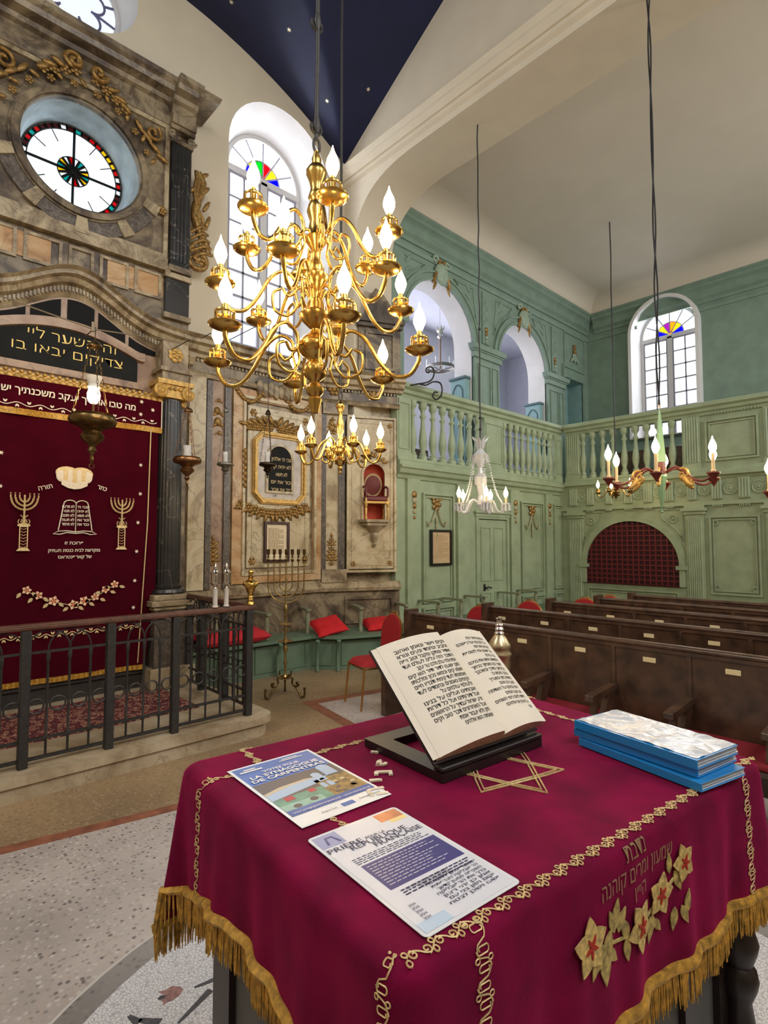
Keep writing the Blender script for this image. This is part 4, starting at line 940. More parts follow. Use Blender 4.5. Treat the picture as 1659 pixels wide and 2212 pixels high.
# columns
def lathef(prof, n, c, fl=0, fn=20):
    g = G(TK(0)); return g
for cx_ in (2.455, 2 * 1.5 - 2.455):
    c = (cx_ - AC, 6.1 - 6.3, 0)
    g = G(); vs = []
    g.lathe([(.135, 1.24), (.136, 1.6), (.134, 2.2), (.126, 2.8), (.115, 3.27)], 96, c, rip=.035, ripn=24); col = g.build('column', marb_bk, ark, smooth=60)
    g = G(); g.lathe([(0, 1.14), (.19, 1.14), (.2, 1.16), (.19, 1.19), (.16, 1.2), (.165, 1.22), (.14, 1.25), (0, 1.25)], 32, c); g.build('base', marb_bk, col)
    x, y = c[0], c[1]; g = G(); g.box(x - .24, y - .24, .17, x + .24, y + .25, .38); pd = g.build('pedestal', marb_ms, col, bev=.008)
    g = G(); g.box(x - .21, y - .21, 1.08, x + .21, y + .3, 1.14); g.box(x - .24, y - .24, 1.02, x + .24, y + .3, 1.08); g.box(x - .21, y - .21, .98, x + .21, y + .3, 1.02); g.build('pedestal_cap', marb_ms, pd, bev=.008)
    g = G(); g.box(x - .19, y - .19, .38, x + .19, y + .25, .98); g.build('die', marb_sp, pd)
    g = G(); g.box(x - .2, y - .17, 3.42, x + .2, y + .2, 3.47); g.box(x - .17, y - .14, 3.28, x + .17, y + .2, 3.42)
    for s_ in (-1, 1):
        for yy in (y - .15, y + .12): g.tube([(x + s_ * (.15 + q), yy, 3.34 + z) for q, _, z in spiral(0, 0, .075, 1.6, pi / 2, -s_, 26)], .022, 6); g.ball((x + s_ * .15, yy, 3.34), .03, 8)
    for i in range(5): g.ball((x - .1 + .05 * i, y - .15, 3.38), .022, 6)
    g.build('capital', gold_y, col, smooth=50)
    g = G(); g.box(x - .15, y - .15, 3.47, x + .15, y + .25, 3.56); g.box(x - .18, y - .18, 3.56, x + .18, y + .25, 3.6); g.box(x - .14, y - .13, 3.6, x + .14, y + .25, 3.9); bl = g.build('entablature_block', marb_ms, col)
    g = G(MX.Translation((x, y - .14, 0))); rosette(g, 0, 3.76, .09, 0, 7); rosette(g, 0, 3.76, .05, -.02, 5); g.build('rosette', gold_y, bl)
g = G(TK(6.36)); g.box(.5, 0, .17, 2.64, .26, .33); g.box(.5, 0, .33, 2.64, .3, .37); g.box(.5, -.15, .37, 2.62, -.1, 3.22); g.build('base_step', mat('dark_stone', (52, 46, 42), .6, var=.2), ark)
# ================================================================== curtain and valance
TCu = TA(6.03)
def wave(u, v): return .012 * sin(u * 9 + v * .6) + .006 * sin(u * 23 + 1)
xr = lambda z: 2.31 - .1 * max(0, (1.2 - z) / .8) ** 1.0 if z < 1.2 else 2.31
o = V((AC, 6.03, .4)); cu = thing('ark_curtain', 'dark crimson velvet ark curtain embroidered with crown, tablets and two menorahs', 'curtain', o)
LC = MX.Translation(-o) @ TCu
g = G(LC)
def cpt(i, j):
    z = .42 + (3.0 - .42) * j; u = .55 + (xr(z) - .55) * i; return (u, wave(u, z), z)
g.grid(cpt, 90, 24); g.grid(lambda i, j: (cpt(i, j)[0], cpt(i, j)[1] - .012, cpt(i, j)[2]), 90, 24); g.build('velvet', velvet_d, cu, smooth=80)
g = G(LC); g.grid(lambda i, j: (.55 + (xr(.42) - .55) * i, wave(.55 + 1.7 * i, .42) + .004 + .006 * sin(i * 700), .375 + .05 * j), 260, 2); g.build('fringe', fringe_gold, cu, smooth=0)
def pc(px, py): return PW(TCu, px, py, .02)
def star(g, u, v, r, w=.02, n=6, m=None):
    g.prism([(u + (r if i % 2 == 0 else r * .4) * cos(pi * i / n), v + (r if i % 2 == 0 else r * .4) * sin(pi * i / n)) for i in range(2 * n)], w, w + .006, m=m)
W = .03
g = G(LC)
for px, py in [(303, 1005), (302, 1067), (297, 1129), (294, 1191), (290, 1254), (287, 1312), (2, 978), (0, 1050)]: star(g, *pc(px, py), .022, W)
g.build('embroidered_star', ivory_thread, cu, smooth=0)
g = G(LC)
cu0, cv0 = pc(160, 1053); cw = (pc(196, 1040)[0] - pc(126, 1030)[0]) / 2; chh = pc(160, 1011)[1] - cv0
for i in range(7):
    t = -1 + 2 * i / 6; g.ball((cu0 + cw * .82 * t, W, cv0 + chh * .55), .05, 10, i % 2, (.85, .12, 1.5 - .35 * abs(t)))
for s_ in (-1, 1): g.ball((cu0 + s_ * cw * .45, W - .004, cv0 + chh * .72), .085, 12, 1, (1.2, .06, .75))
g.prism([(cu0 - cw * .8, cv0 + .02), (cu0 - cw * .4, cv0 - .01), (cu0, cv0 - .02), (cu0 + cw * .4, cv0 - .01), (cu0 + cw * .8, cv0 + .02), (cu0 + cw * .8, cv0 + .07), (cu0, cv0 + .04), (cu0 - cw * .8, cv0 + .07)], W, W + .012, m=0)
g.build('embroidered_crown', [ivory_thread, gold_thread], cu, smooth=60)
def emb_menorah(px, yt, yb):
    g = G(LC); u, vb = pc(px, yb); vt = pc(px, yt)[1]; H = vt - vb; w = W
    yb_ = vb + H * .68
    for q in (.11, .075, .04): 
        for dr_ in (0, .009): g.tube([(u + (q - dr_) * cos(R(180 + 180 * i / 14)), w, yb_ + .13 + (q - dr_) * 1.05 * sin(R(180 + 180 * i / 14))) for i in range(15)], .0035, 4)
        for s_ in (-1, 1): g.tube([(u + s_ * q, w, yb_ + .13), (u + s_ * q, w, vt - .012)], .006, 5); g.ball((u + s_ * q, w, vt), .007, 6)
    g.tube([(u, w, vb + H * .42), (u, w, vt - .012)], .008, 5)
    for s_ in (-1, 1): g.tube([(u + s_ * x, w, vb + H * .5 + z) for x, _, z in spiral(.02, 0, .03, 1.2, 1, 1, 14)], .004, 4); g.tube([(u + s_ * .03, w, vb + H * .62), (u - s_ * .02, w, vb + H * .54), (u + s_ * .03, w, vb + H * .46)], .005, 4)
    g.prism([(u - .055, vb), (u + .055, vb), (u + .04, vb + .02), (u - .04, vb + .02)], w, w + .006); g.prism([(u - .05, vb + H * .43), (u + .05, vb + H * .43), (u + .05, vb + H * .46), (u - .05, vb + H * .46)], w, w + .006)
    frame(g, u - .035, vb + .02, u + .035, vb + H * .43, .008, w, w + .005)
    for i in range(7): v = vb + .04 + (H * .37) * i / 7; g.tube([(u - .022, w, v), (u, w, v - .012), (u + .022, w, v)], .003, 4)
    g.build('embroidered_menorah', gold_thread, cu, smooth=50)
emb_menorah(49, 1066, 1190); emb_menorah(261, 1077, 1187)
g = G(LC); a, b = pc(125, 1150), pc(198, 1146); mu = (a[0] + b[0]) / 2; v0 = (a[1] + b[1]) / 2; v1 = pc(160, 1081)[1]; hw = (b[0] - a[0]) / 2
for s_ in (-1, 1):
    pts = [(mu, W, v0), (mu, W, v1 - .03)] + [(mu + s_ * (hw * .36 - hw * .36 * cos(R(t))), W, v1 - .035 + .035 * sin(R(t))) for t in range(30, 181, 25)] + [(mu + s_ * hw, W, v0 + .01)]
    g.tube(pts, .005, 5); g.tube([(mu + s_ * x, W, v0 + z) for x, z in [(0, -.005), (hw * .5, .005), (hw, .0), (hw * 1.3, -.025), (hw * .9, -.03), (hw * .5, -.012), (0, -.02)]], .005, 5, True)
    for i in range(5): g.text(['לא תרצח', 'לא תנאף', 'לא תגנב', 'לא תענה', 'לא תחמד'][i] if s_ < 0 else ['אנכי ה׳', 'לא יהיה', 'לא תשא', 'זכור את', 'כבד את'][i], mu + s_ * hw * .45, v1 - .075 - (v1 - v0 - .09) * i / 5, .026, W, heb=True, width=hw * .72, bold=.02)
g.build('embroidered_tablets', ivory_thread, cu, smooth=50)
g = G(LC)
for t_, p_, r_ in (('תורה', (99, 1050), .28), ('כתר', (219, 1052), -.28)): u, v = pc(*p_); g.text(t_, u, v - .03, .042, W, heb=True, width=.12 if r_ > 0 else .09, bold=.015, rot=r_)
for t_, x0, x1, y in (('פרוכת זו', 140, 181, 1176), ('מוקדשת לבית כנסת העתיק', 104, 216, 1192), ('של קארפנטראס', 125, 198, 1206)): along(g, t_, TCu, x0, x1, y, y, .03, W, .015)
g.build('lettering', ivory_thread, cu, smooth=0)
# flower garland
def flower(g, u, v, r, w, m0, m1, n=5, a0=0, ax='y', T=None):
    for i in range(n): eleaf(g, u, v, r, a0 + 2 * pi * i / n, w, .38, m0)
    for i in range(n): eleaf(g, u, v, r * .42, a0 + 2 * pi * i / n + .6, w + .002, .16, m1)
g = G(LC); petal, heart, lf_m = mat('peach_petal_thread', (238, 190, 150), .6), mat('red_orange_thread', (206, 88, 40), .6), mat('beige_leaf_thread', (200, 176, 128), .6)
fl_ = [(57, 1275), (82, 1286), (115, 1298), (158, 1306), (181, 1298), (205, 1289), (227, 1273), (247, 1262)]
pts = [pc(*p) for p in fl_]; g.tube([(u, W - .004, v - .01) for u, v in pts], .004, 5, m=2)
for i, (u, v) in enumerate(pts):
    flower(g, u, v, .05 if i in (2, 3, 4) else .042, W, 0, 1, 5, i * .6)
    for k in (-1, 1): eleaf(g, u + k * .045, v - .02, .06, -pi / 2 + k * (.6 + .1 * i), W, .26, 2)
g.build('embroidered_garland', [petal, heart, lf_m], cu, smooth=60)
def vine(g, T, px0, py0, px1, py1, n, amp, w, r=.005):
    a, b = PW(T, px0, py0, w), PW(T, px1, py1, w); pts = []
    for i in range(n * 8 + 1): t = i / (n * 8); pts.append((a[0] + (b[0] - a[0]) * t, w, a[1] + (b[1] - a[1]) * t + amp * sin(t * n * pi)))
    g.tube(pts, r, 5)
    for i in range(n):
        t = (i + .5) / n; s_ = -1 if i % 2 else 1; u, v = a[0] + (b[0] - a[0]) * t, a[1] + (b[1] - a[1]) * t - s_ * amp * .2
        for k in (-.5, .5): leaf(g, u, v, .03, -s_ * pi / 2 + k, w, .5, None, .2)
g = G(LC); vine(g, TCu, 0, 1383, 302, 1352, 22, .012, W); a = pc(323, 940); g.tube([(pc(325, 945)[0], W, 2.9), (pc(318, 1120)[0], W, 1.9), (pc(309, 1260)[0], W, 1.3), (pc(297, 1425)[0], W - .004, .45)], .006, 5); g.build('embroidered_border', gold_thread, cu, smooth=60)
o = V((AC, 6.0, 2.9)); va = thing('ark_valance', 'crimson velvet valance with a line of pale lettering hanging under the gilded rail', 'valance', o)
TV = TA(6.02); LV = MX.Translation(-o) @ TV
g = G(LV); g.grid(lambda i, j: (.5 + 1.84 * i, .006 * sin(i * 30), 2.93 + .3 * j), 60, 5); g.grid(lambda i, j: (.5 + 1.84 * i, -.01 + .006 * sin(i * 30), 2.93 + .3 * j), 60, 5); g.build('velvet', velvet_d, va, smooth=80)
g = G(LV); g.grid(lambda i, j: (.5 + 1.84 * i, .01 + .006 * sin(i * 30) + .004 * sin(i * 800), 2.88 + .06 * j), 260, 2); g.build('fringe', fringe_gold, va, smooth=0)
g = G(LV); along(g, 'מה טבו אהליך יעקב משכנתיך ישראל', TV, -42, 293, 836, 886, .062, .012, .02); g.build('lettering', ivory_thread, va, smooth=0)
g = G(LV); vine(g, TV, -30, 862, 338, 914, 16, .014, .012); 
for px, py in [(306, 868), (330, 886), (304, 895)]: star(g, *PW(TV, px, py, .012), .024, .01)
g.tube([(2.33, .012, 2.93), (2.33, .012, 3.23)], .006, 5); g.build('embroidered_border', ivory_thread, va, smooth=60)
# ================================================================== platform, carpet, railing
g = G()
def plat(off, x1=2.76, y0=4.32, r=.16):
    x, y = x1 + off, y0 - off
    return [(-2.6, 6.6), (-2.6, y)] + [(x - r + r * cos(R(a)), y + r + r * sin(R(a))) for a in (-90, -70, -50, -30, -10, 0)] + [(x, 6.6)]
g.prism(plat(-.03), 0, .12, ax='z'); g.prism(plat(0), .11, .17, ax='z'); struct(g.build('floor_platform', stone, bev=.02, seg=3))
g = G(); g.box(-1.2, 4.98, .171, 2.34, 5.92, .18); crp = g.build('carpet', None or mat('carpet_ground', (70, 24, 28), .95))
m, n_, l_, b_ = newmat('red_carpet_pattern'); b_.inputs['Roughness'].default_value = .95
tc = n_.new('ShaderNodeTexCoord'); vo = n_.new('ShaderNodeTexVoronoi'); vo.inputs['Scale'].default_value = 22; rp = n_.new('ShaderNodeValToRGB'); rp.color_ramp.interpolation = 'CONSTANT'; e_ = rp.color_ramp.elements
for i in range(3): e_.new(.5)
for i, (p_, c_) in enumerate([(0, (120, 40, 44)), (.3, (176, 142, 116)), (.45, (104, 30, 36)), (.7, (60, 40, 48)), (.85, (150, 96, 84))]): e_[i].position = p_; e_[i].color = s2l(c_)
l_.new(tc.outputs['Object'], vo.inputs['Vector']); l_.new(vo.outputs['Distance'], rp.inputs[0]); l_.new(rp.outputs[0], b_.inputs['Base Color'])
crp.data.materials[0] = m; tag(crp, 'dark red patterned carpet lying on the stone platform inside the iron railing', 'carpet')
def railing(name, label, L, length, posts, nb, x0=0.0):
    """iron railing along local x; local z from the platform top"""
    t = thing(name, label, 'railing', L.translation); T = L.copy(); t.matrix_world = L
    HB, HM, HL, HT = .04, .17, .76, .955
    g = G(); g.box(x0 - .04, -.035, HT - .03, length + .03, .035, HT); g.tube([(x0 - .04, 0, HT), (length + .03, 0, HT)], .032, 10, flat=.5); g.build('handrail', wood_r, t, bev=.008)
    g = G()
    for z, h in ((HB, .022), (HM, .018), (HL, .016)): g.box(x0, -.01, z, length, .01, z + h)
    g.build('rail', iron, t)
    for p in posts:
        g = G(); g.box(p - .03, -.03, 0, p + .03, .03, HT - .03); g.box(p - .02, -.02, -.001, p + .02, .02, .03); g.build('post', iron, t, bev=.006)
    for (a, b), n in zip(zip(posts, posts[1:]), nb):
        xs = [a + (b - a) * i / (n + 1) for i in range(n + 2)]; st = xs[1] - xs[0]
        for x in xs[1:-1]:
            g = G(); g.lathe([(.0085, HB), (.0085, HM - .01), (.015, HM), (.015, HM + .02), (.009, HM + .03), (.009, HL - .06), (.014, HL - .05), (.015, HL - .01), (.012, HL)], 8, (x, 0, 0)); g.build('bar', iron, t)
        for x in xs[:-1]:
            g = G(); r = st * .36; c = x + st / 2; g.tube([(c + r * cos(2 * pi * i / 20), 0, .4 + r * sin(2 * pi * i / 20)) for i in range(20)], .007, 6, True); g.build('ring', iron, t)
        for i in range(n + 1):
            for k in ((xs[i], 2 * st), (xs[i], -0)) if 0 else ((xs[i], 1),):
                if i + 2 <= n + 1:
                    c = xs[i] + st; g = G(); g.tube([(c + st * cos(R(t_)), 0, HL + .02 + (HT - HL - .06) * sin(R(t_))) for t_ in range(0, 181, 15)], .006, 6); g.build('arch', iron, t)
                c = xs[i] + st / 2; 
    return t
railing('iron_railing', 'dark iron railing with rings and arches along the front of the platform', MX.Translation((0, 4.47, .17)), 2.58, [-.9, -.3, .3, .845, 1.39, 1.885, 2.545], [3, 3, 3, 3, 3, 4], -.9)
L = MX.Translation((2.60, 4.56, .17)) @ MX.Rotation(pi / 2 - .02, 4, 'Z')
railing('iron_railing', 'shorter return of the iron railing running back to the black column', L, 1.36, [0, .5, 1.0, 1.34], [4, 4, 2])
# ================================================================== bench along the walls
g = G()
o = V((4.5, 6.0, 0)); bench = thing('green_bench', 'green wooden bench fixed along the foot of the marble wall and the panelled wall', 'bench', o); LB = MX.Translation(-o)
front = [(2.7, 6.1), (4.42, 6.06), (4.62, 5.78), (5.28, 5.53), (5.95, 5.50), (10.9, 5.50)]
back = [(10.9, 6.04), (6.0, 6.05), (4.9, 6.54), (2.7, 6.54)]
g = G(LB); g.prism(front + back, .42, .46, ax='z'); g.build('seat', grn_d, bench, bev=.008)
fp = [(x, y + .1) for x, y in front]; fp[2] = (4.68, 5.87); fp[3] = (5.3, 5.64)
g = G(LB); g.prism(fp + back, 0, .42, ax='z')
for (a, b) in zip(fp, fp[1:]):
    a, b = V(a), V(b); d = (b - a); L_ = d.length; k = max(1, int(L_ / .8))
    for i in range(k):
        T = wallT((a.x + d.x * i / k, a.y + d.y * i / k, 0), (d.x, d.y, 0), (d.y, -d.x, 0)); g.T = LB @ T; w = L_ / k
        frame(g, .05, .06, w - .05, .38, .02, 0, .015)
g.T = LB; g.build('front_panel', grn_d, bench, smooth=30)
def bracket(x, y, dx, dy):
    g = G(LB); n = V((dx, dy, 0)).normalized()
    g.tube([(x + n.x * s_, y + n.y * s_, z) for s_, z in [(.1, .41), (.06, .34), (.015, .24), (.02, .1), (.05, 0)]], [.028, .024, .02, .02, .024], 8); g.build('bracket', grn_d, bench, smooth=60)
for x, y, dx, dy in [(3.1, 6.15, 0, -1), (3.9, 6.14, 0, -1), (4.45, 6.02, -.5, -.8), (4.66, 5.86, -.4, -.9), (5.28, 5.62, -.3, -.95), (6.2, 5.6, 0, -1), (7, 5.6, 0, -1), (8.2, 5.6, 0, -1), (9.4, 5.6, 0, -1)]: bracket(x, y, dx, dy)
def bench_arm(x, y, bx, by):
    g = G(LB); g.lathe([(.035, .46), (.035, .5), (.022, .52), (.03, .58), (.036, .66), (.024, .74), (.03, .77)], 12, (x, y, 0)); ar = g.build('armrest', mat_arm, bench, smooth=60)
    g = G(LB); d = (V((bx, by, 0)) - V((x, y, 0))); n = V((-d.y, d.x, 0)).normalized() * .035; f = V((x, y, 0)) - d.normalized() * .06; b = V((bx, by, 0))
    g.prism([(f + n)[:2], (f - n)[:2], (b - n)[:2], (b + n)[:2]], .765, .795, ax='z'); g.build('arm_top', mat_arm, ar, bev=.008)
mat_arm = mat('worn_green_grey_wood', (128, 132, 104), .5, var=.1, vs=10)
for a in [(3.1, 6.22, 3.1, 6.53), (3.8, 6.22, 3.8, 6.53), (4.46, 6.26, 4.55, 6.54), (5.12, 5.92, 5.3, 6.32), (5.8, 5.7, 5.95, 6.05), (6.45, 5.65, 6.45, 6.04), (7.0, 5.65, 7.0, 6.04), (7.6, 5.65, 7.6, 6.04), (8.6, 5.65, 8.6, 6.04), (9.2, 5.65, 9.2, 6.04)]: bench_arm(*a)
def cushion(label, loc, rot, sx, sy, th, m=red_bright):
    g = G()
    def f(i, j):
        a, b = i * 2 - 1, j * 2 - 1; e_ = (1 - a ** 4) * (1 - b ** 4); return a * sx / 2 * (1 - .06 * (1 - b * b)), b * sy / 2 * (1 - .06 * (1 - a * a)), e_ ** .5
    g.grid(lambda i, j: (f(i, j)[0], f(i, j)[1], th / 2 * f(i, j)[2] + .008 * NZ.noise((i * 5, j * 5, sx))), 22, 22); g.grid(lambda i, j: (f(i, j)[0], f(i, j)[1], -th / 2 * f(i, j)[2]), 22, 22)
    c = g.build('seat_cushion', m, smooth=80); c.location = loc; c.rotation_euler = rot; return tag(c, label, 'cushion', 'red cushions on the green bench')
cushion('bright red square cushion tipped against the bench arm behind the menorah', (4.66, 6.06, .565), (MX.Rotation(R(-43), 4, 'Z') @ MX.Rotation(R(22), 4, 'X') @ MX.Rotation(R(28), 4, 'Z')).to_euler(), .44, .44, .12)
cushion('bright red cushion lying flat on the bench behind the red chair back', (5.42, 5.88, .535), (MX.Rotation(R(-43), 4, 'Z') @ MX.Rotation(R(12), 4, 'X') @ MX.Rotation(R(20), 4, 'Z')).to_euler(), .44, .42, .13)
cushion('red cushion on the bench seen through the bars of the iron railing', (3.3, 6.22, .56), (R(8), 0, 0), .95, .38, .17, mat('red_seat_cotton', (186, 34, 44), .85))
# ================================================================== pews
plate_m = mat('brass_name_plate', (244, 230, 184), .35, .1)
def pew(X, Y0, Lp, n, off, label, arms=True):
    t = thing('wooden_pew', label, 'pew', (X, Y0, 0), group='rows of dark wooden pews')
    g = G(); g.box(0, -Lp, .1, .035, -.05, .94); bk = g.build('back', wood_d, t)
    g = G(); g.tube([(.015, -.04, .955), (.015, -Lp, .955)], .03, 12, flat=.8); g.box(-.012, -Lp, .915, .045, -.04, .94); g.build('top_rail', wood_d, t, smooth=50)
    g = G(); g.prism([(-.4, 0), (.06, 0), (.06, 1.0), (-.05, 1.01), (-.06, .7), (-.3, .62), (-.4, .58)], -.06, 0, ax='y') if 0 else g.prism([(-.4, 0), (.08, 0), (.08, 1.01), (-.08, 1.01), (-.085, .64), (-.4, .6)], -.06, 0)
    g.build('end_panel', wood_d, t, bev=.008)
    g = G(); g.box(-.4, -Lp, .36, 0, -.06, .39); st = g.build('seat', wood_d, t)
    g = G(); g.box(-.4, -Lp, .39, -.01, -.06, .43); g.build('seat_pad', mat_pad, st, bev=.015)
    for i in range(n):
        y = off - .53 * i
        g = G(); g.box(-.008, y - .045, .832, 0, y + .045, .868); g.build('name_plate', plate_m, t, bev=.003)
        yd = y - .265
        g = G(); g.box(-.012, yd - .016, .43, .0, yd + .016, .915); g.build('divider', wood_d, t, bev=.003)
        if arms:
            g = G(); g.prism([(-.4, .57), (0, .6), (0, .64), (-.4, .615)], yd - .03, yd + .03); g.prism([(-.36, .43), (-.31, .43), (-.29, .58), (-.34, .58)], yd - .02, yd + .02); g.prism([(-.2, .43), (-.1, .43), (-.02, .6), (-.14, .6)], yd - .022, yd + .022)
            g.build('armrest', wood_d, t, bev=.006)
    return t
mat_pad = mat('dark_red_seat_pad', (128, 18, 32), .8, sheen=.2)
pw = [(4.18, 4.06, 'closest to the velvet covered table'), (5.25, 3.88, 'second from the velvet covered table'), (6.24, 3.65, 'middle row of the five behind the table'), (7.07, 3.44, 'one row before the last'), (7.8, 3.31, 'nearest to the red grille')]
for i, (x, y, l_) in enumerate(pw): pew(x, y, y + 1.6, [10, 10, 9, 8, 7][i], [3.763 - 4.06, 3.652 - 3.88, -.25, -.25, -.25][i], 'dark wooden pew with brass plates, ' + l_, i < 2)
# ================================================================== banquet chairs
def banquet_chair():
    """faces local -x; feet on the ground"""
    t = thing('banquet_chair', 'x', 'chair', group='red banquet chairs at the ends of the pews'); fr = gold_frame
    g = G()
    def f(i, j): a, b = i * 2 - 1, j * 2 - 1; r = max(abs(a), abs(b)); s_ = r / max(1e-6, (abs(a) ** 4 + abs(b) ** 4) ** .25); return a * s_ * .21, b * s_ * .215, r
    g.grid(lambda i, j: (f(i, j)[0], f(i, j)[1], .43 + .055 * (1 - f(i, j)[2] ** 5) ** .5), 16, 16); g.grid(lambda i, j: (f(i, j)[0] * .98, f(i, j)[1] * .98, .43 - .02 * (1 - f(i, j)[2] ** 6)), 16, 16); g.build('seat', red_cloth, t, smooth=80)
    w = .205; prof = [(y, z) for y, z in [(-w * .82, .5), (-w * .95, .62), (-w, .74)]] + [(w * cos(R(a)), .74 + .18 * sin(R(a))) for a in range(180, -1, -15)][1:-1] + [(w, .74), (w * .95, .62), (w * .82, .5)]
    lean = lambda z: .2 + .16 * (z - .45)
    g = G(); vs = [(lean(z) - .02, y * .95, z) for y, z in prof] + [(lean(z) + .02, y * .95, z) for y, z in prof]; n = len(prof)
    g.add(vs, [tuple(range(n)), tuple(range(2 * n - 1, n - 1, -1))] + [(i, i + n, (i + 1) % n + n, (i + 1) % n) for i in range(n)]); g.build('backrest', red_cloth, t, smooth=50, bev=.012)
    g = G(); g.tube([(lean(z), y, z) for y, z in prof], .011, 8); g.build('back_frame', fr, t)
    g = G(); g.tube([(lean(.93) , -.07, .905), (lean(.96), -.05, .94), (lean(.96), .05, .94), (lean(.93), .07, .905)], .008, 6); g.build('handle', fr, t)
    for s_ in (-1, 1):
        g = G(); g.tube([(-.18, s_ * .18, .43), (-.22, s_ * .19, 0)], .011, 8); g.build('leg', fr, t)
        g = G(); g.tube([(lean(.5), s_ * .17, .52), (.2, s_ * .18, .43), (.26, s_ * .19, 0)], .011, 8); g.build('leg', fr, t)
    g = G()
    for s_ in (-1, 1): g.tube([(-.18, s_ * .18, .405), (.19, s_ * .18, .405)], .009, 6)
    for x in (-.18, .19): g.tube([(x, -.18, .405), (x, .18, .405)], .009, 6)
    g.build('seat_frame', fr, t); return t
gold_frame = mat('gold_painted_frame', (168, 118, 58), .35, .6)
ch0 = banquet_chair(); ch0.location = (3.98, 4.42, 0); ch0.rotation_euler = (0, 0, R(-14)); ch0['label'] = 'red banquet chair standing before the bench, its whole seat and gold legs in view'
for x, y, rz, l_ in [(5.25, 4.18, -6, 'red banquet chair back beside the end of the second pew'), (6.2, 4.08, -4, 'red banquet chair back with gold rim beside the end of the third pew'), (7.05, 3.72, 0, 'red banquet chair back just beside the end of the fourth pew'), (7.62, 3.62, 4, 'red banquet chair back beside the last pew, below the red grille')]: dup(ch0, (x, y, 0), R(rz), l_)
# ================================================================== menorah
def menorah():
    m_ = P(613, 1500, Z=0); t = thing('menorah', 'tall brass seven-branched menorah on scrolled feet standing on the floor by the bench', 'menorah', (3.46, 5.27, 0), R(-43))
    b = brass_m
    g = G(); g.lathe([(.012, .2), (.03, .22), (.014, .25), (.012, .34), (.024, .36), (.012, .39), (.012, .46), (.02, .5), (.03, .52), (.02, .55), (.014, .58), (.03, .6), (.014, .64), (.012, .7), (.024, .74), (.012, .77), (.012, .9), (.02, .94), (.026, .96), (.014, .99), (.01, 1.02), (.01, 1.56)], 12); g.build('stem', b, t, smooth=60)
    for z, r in ((.605, .085), (.79, .085), (.2, .07)): g = G(); g.lathe([(0, z - .012), (.02, z - .01), (r, z), (r, z + .006), (.02, z + .004), (0, z + .01)], 20); g.build('disc', b, t, smooth=60)
    for q in (.2, .135, .068):
        g = G(); g.tube([(-q, 0, 1.5)] + [(q * cos(R(180 + 10 * i)), 0, 1.09 + .0 + q * .98 + q * .98 * sin(R(180 + 10 * i)) ) if 0 else (q * cos(R(180 + 10 * i)), 0, 1.02 + .205 + q * sin(R(180 + 10 * i)) * 1.0) for i in range(19)] + [(q, 0, 1.5)], .008, 8); g.build('branch', b, t, smooth=60)
    for q in (-.2, -.135, -.068, 0, .068, .135, .2):
        g = G(); g.lathe([(.008, 1.48), (.022, 1.5), (.008, 1.515), (.014, 1.535), (.008, 1.55), (.012, 1.56), (.018, 1.57), (.018, 1.62), (.014, 1.62), (.013, 1.575), (0, 1.575)], 12, (q, 0, 0)); g.build('candle_cup', bronze, t, smooth=60)
    for k in range(3):
        a = 2 * pi * k / 3 + R(100); c, s_ = cos(a), sin(a)
        pts = [(.02, .2), (.05, .24), (.08, .235), (.095, .2), (.085, .165), (.1, .135), (.14, .12), (.17, .14), (.165, .17), (.14, .17), (.15, .14)]
        pts2 = [(.1, .135), (.15, .1), (.18, .05), (.2, .015), (.235, .02), (.245, .06), (.24, .1)]
        g = G()
        for pp in (pts, pts2): g.tube([(r * c, r * s_, z) for r, z in pp], .011, 7)
        g.ball((.205 * c, .205 * s_, .012), .013, 6); g.ball((.24 * c, .24 * s_, .11), .016, 6); g.tube([(.07 * c, .07 * s_, .23), (.075 * c, .075 * s_, .29)], .009, 5); g.build('foot', bronze, t, smooth=60)
brass_m = mat('aged_brass', (176, 150, 96), .32, .9, var=.15, vs=20)
menorah()
# ================================================================== silver finials and brass finial on the railing
r1 = thing('torah_finial', 'silver Torah finial with a drum top standing on the railing, nearer the curtain', 'finial', (2.222, 4.47, 1.145), group='pair of silver finials on the railing')
wr = mat('white_ribbed_sleeve', (206, 202, 196), .5)
g = G(); g.box(-.05, -.04, -.018, .15, .04, -.001)
g = G(); g.lathe([(0, -.001), (.026, -.001), (.026, .01), (.02, .016), (.02, .15), (.022, .155), (0, .155)], 16); g.build('handle', wr, r1, smooth=40)
g = G(); g.lathe([(.02, .155), (.012, .165), (.012, .175), (.034, .19), (.042, .2), (.042, .21), (.038, .212), (.038, .275), (.043, .28), (.043, .29), (.034, .3), (.03, .31), (.02, .325), (.014, .33), (.018, .34), (.008, .355), (.004, .37), (0, .39)], 16); b_ = g.build('drum', silver, r1, smooth=40)
g = G()
for i in range(6): g.ball((.044 * cos(i), .044 * sin(i), .186), .006, 6)
g.build('bell', silver, r1, smooth=60)
dup(r1, (2.325, 4.47, 1.145), R(40), 'silver Torah finial with a drum top standing on the railing, nearer the brass finial')
fin = thing('brass_finial', 'polished brass turned finial on the corner post of the iron railing', 'finial', (2.56, 4.47, 1.142))
g = G(); g.lathe([(0, -.001), (.034, -.001), (.03, .02), (.022, .03), (.026, .045), (.02, .055), (.028, .065), (.022, .075), (.026, .1), (.042, .14), (.046, .15), (.05, .152), (.05, .16), (.066, .165), (.068, .185), (.06, .2), (.03, .22), (.018, .23), (.022, .245), (.026, .255), (.016, .268), (.022, .28), (.022, .295), (.01, .312), (0, .32)], 24); g.build('turned_body', brass, fin, smooth=50)
g = G(); 
for i in range(8): g.ball((.058 * cos(i * pi / 4), .058 * sin(i * pi / 4), .192), .016, 6)
g.build('bead_ring', brass, fin, smooth=60)
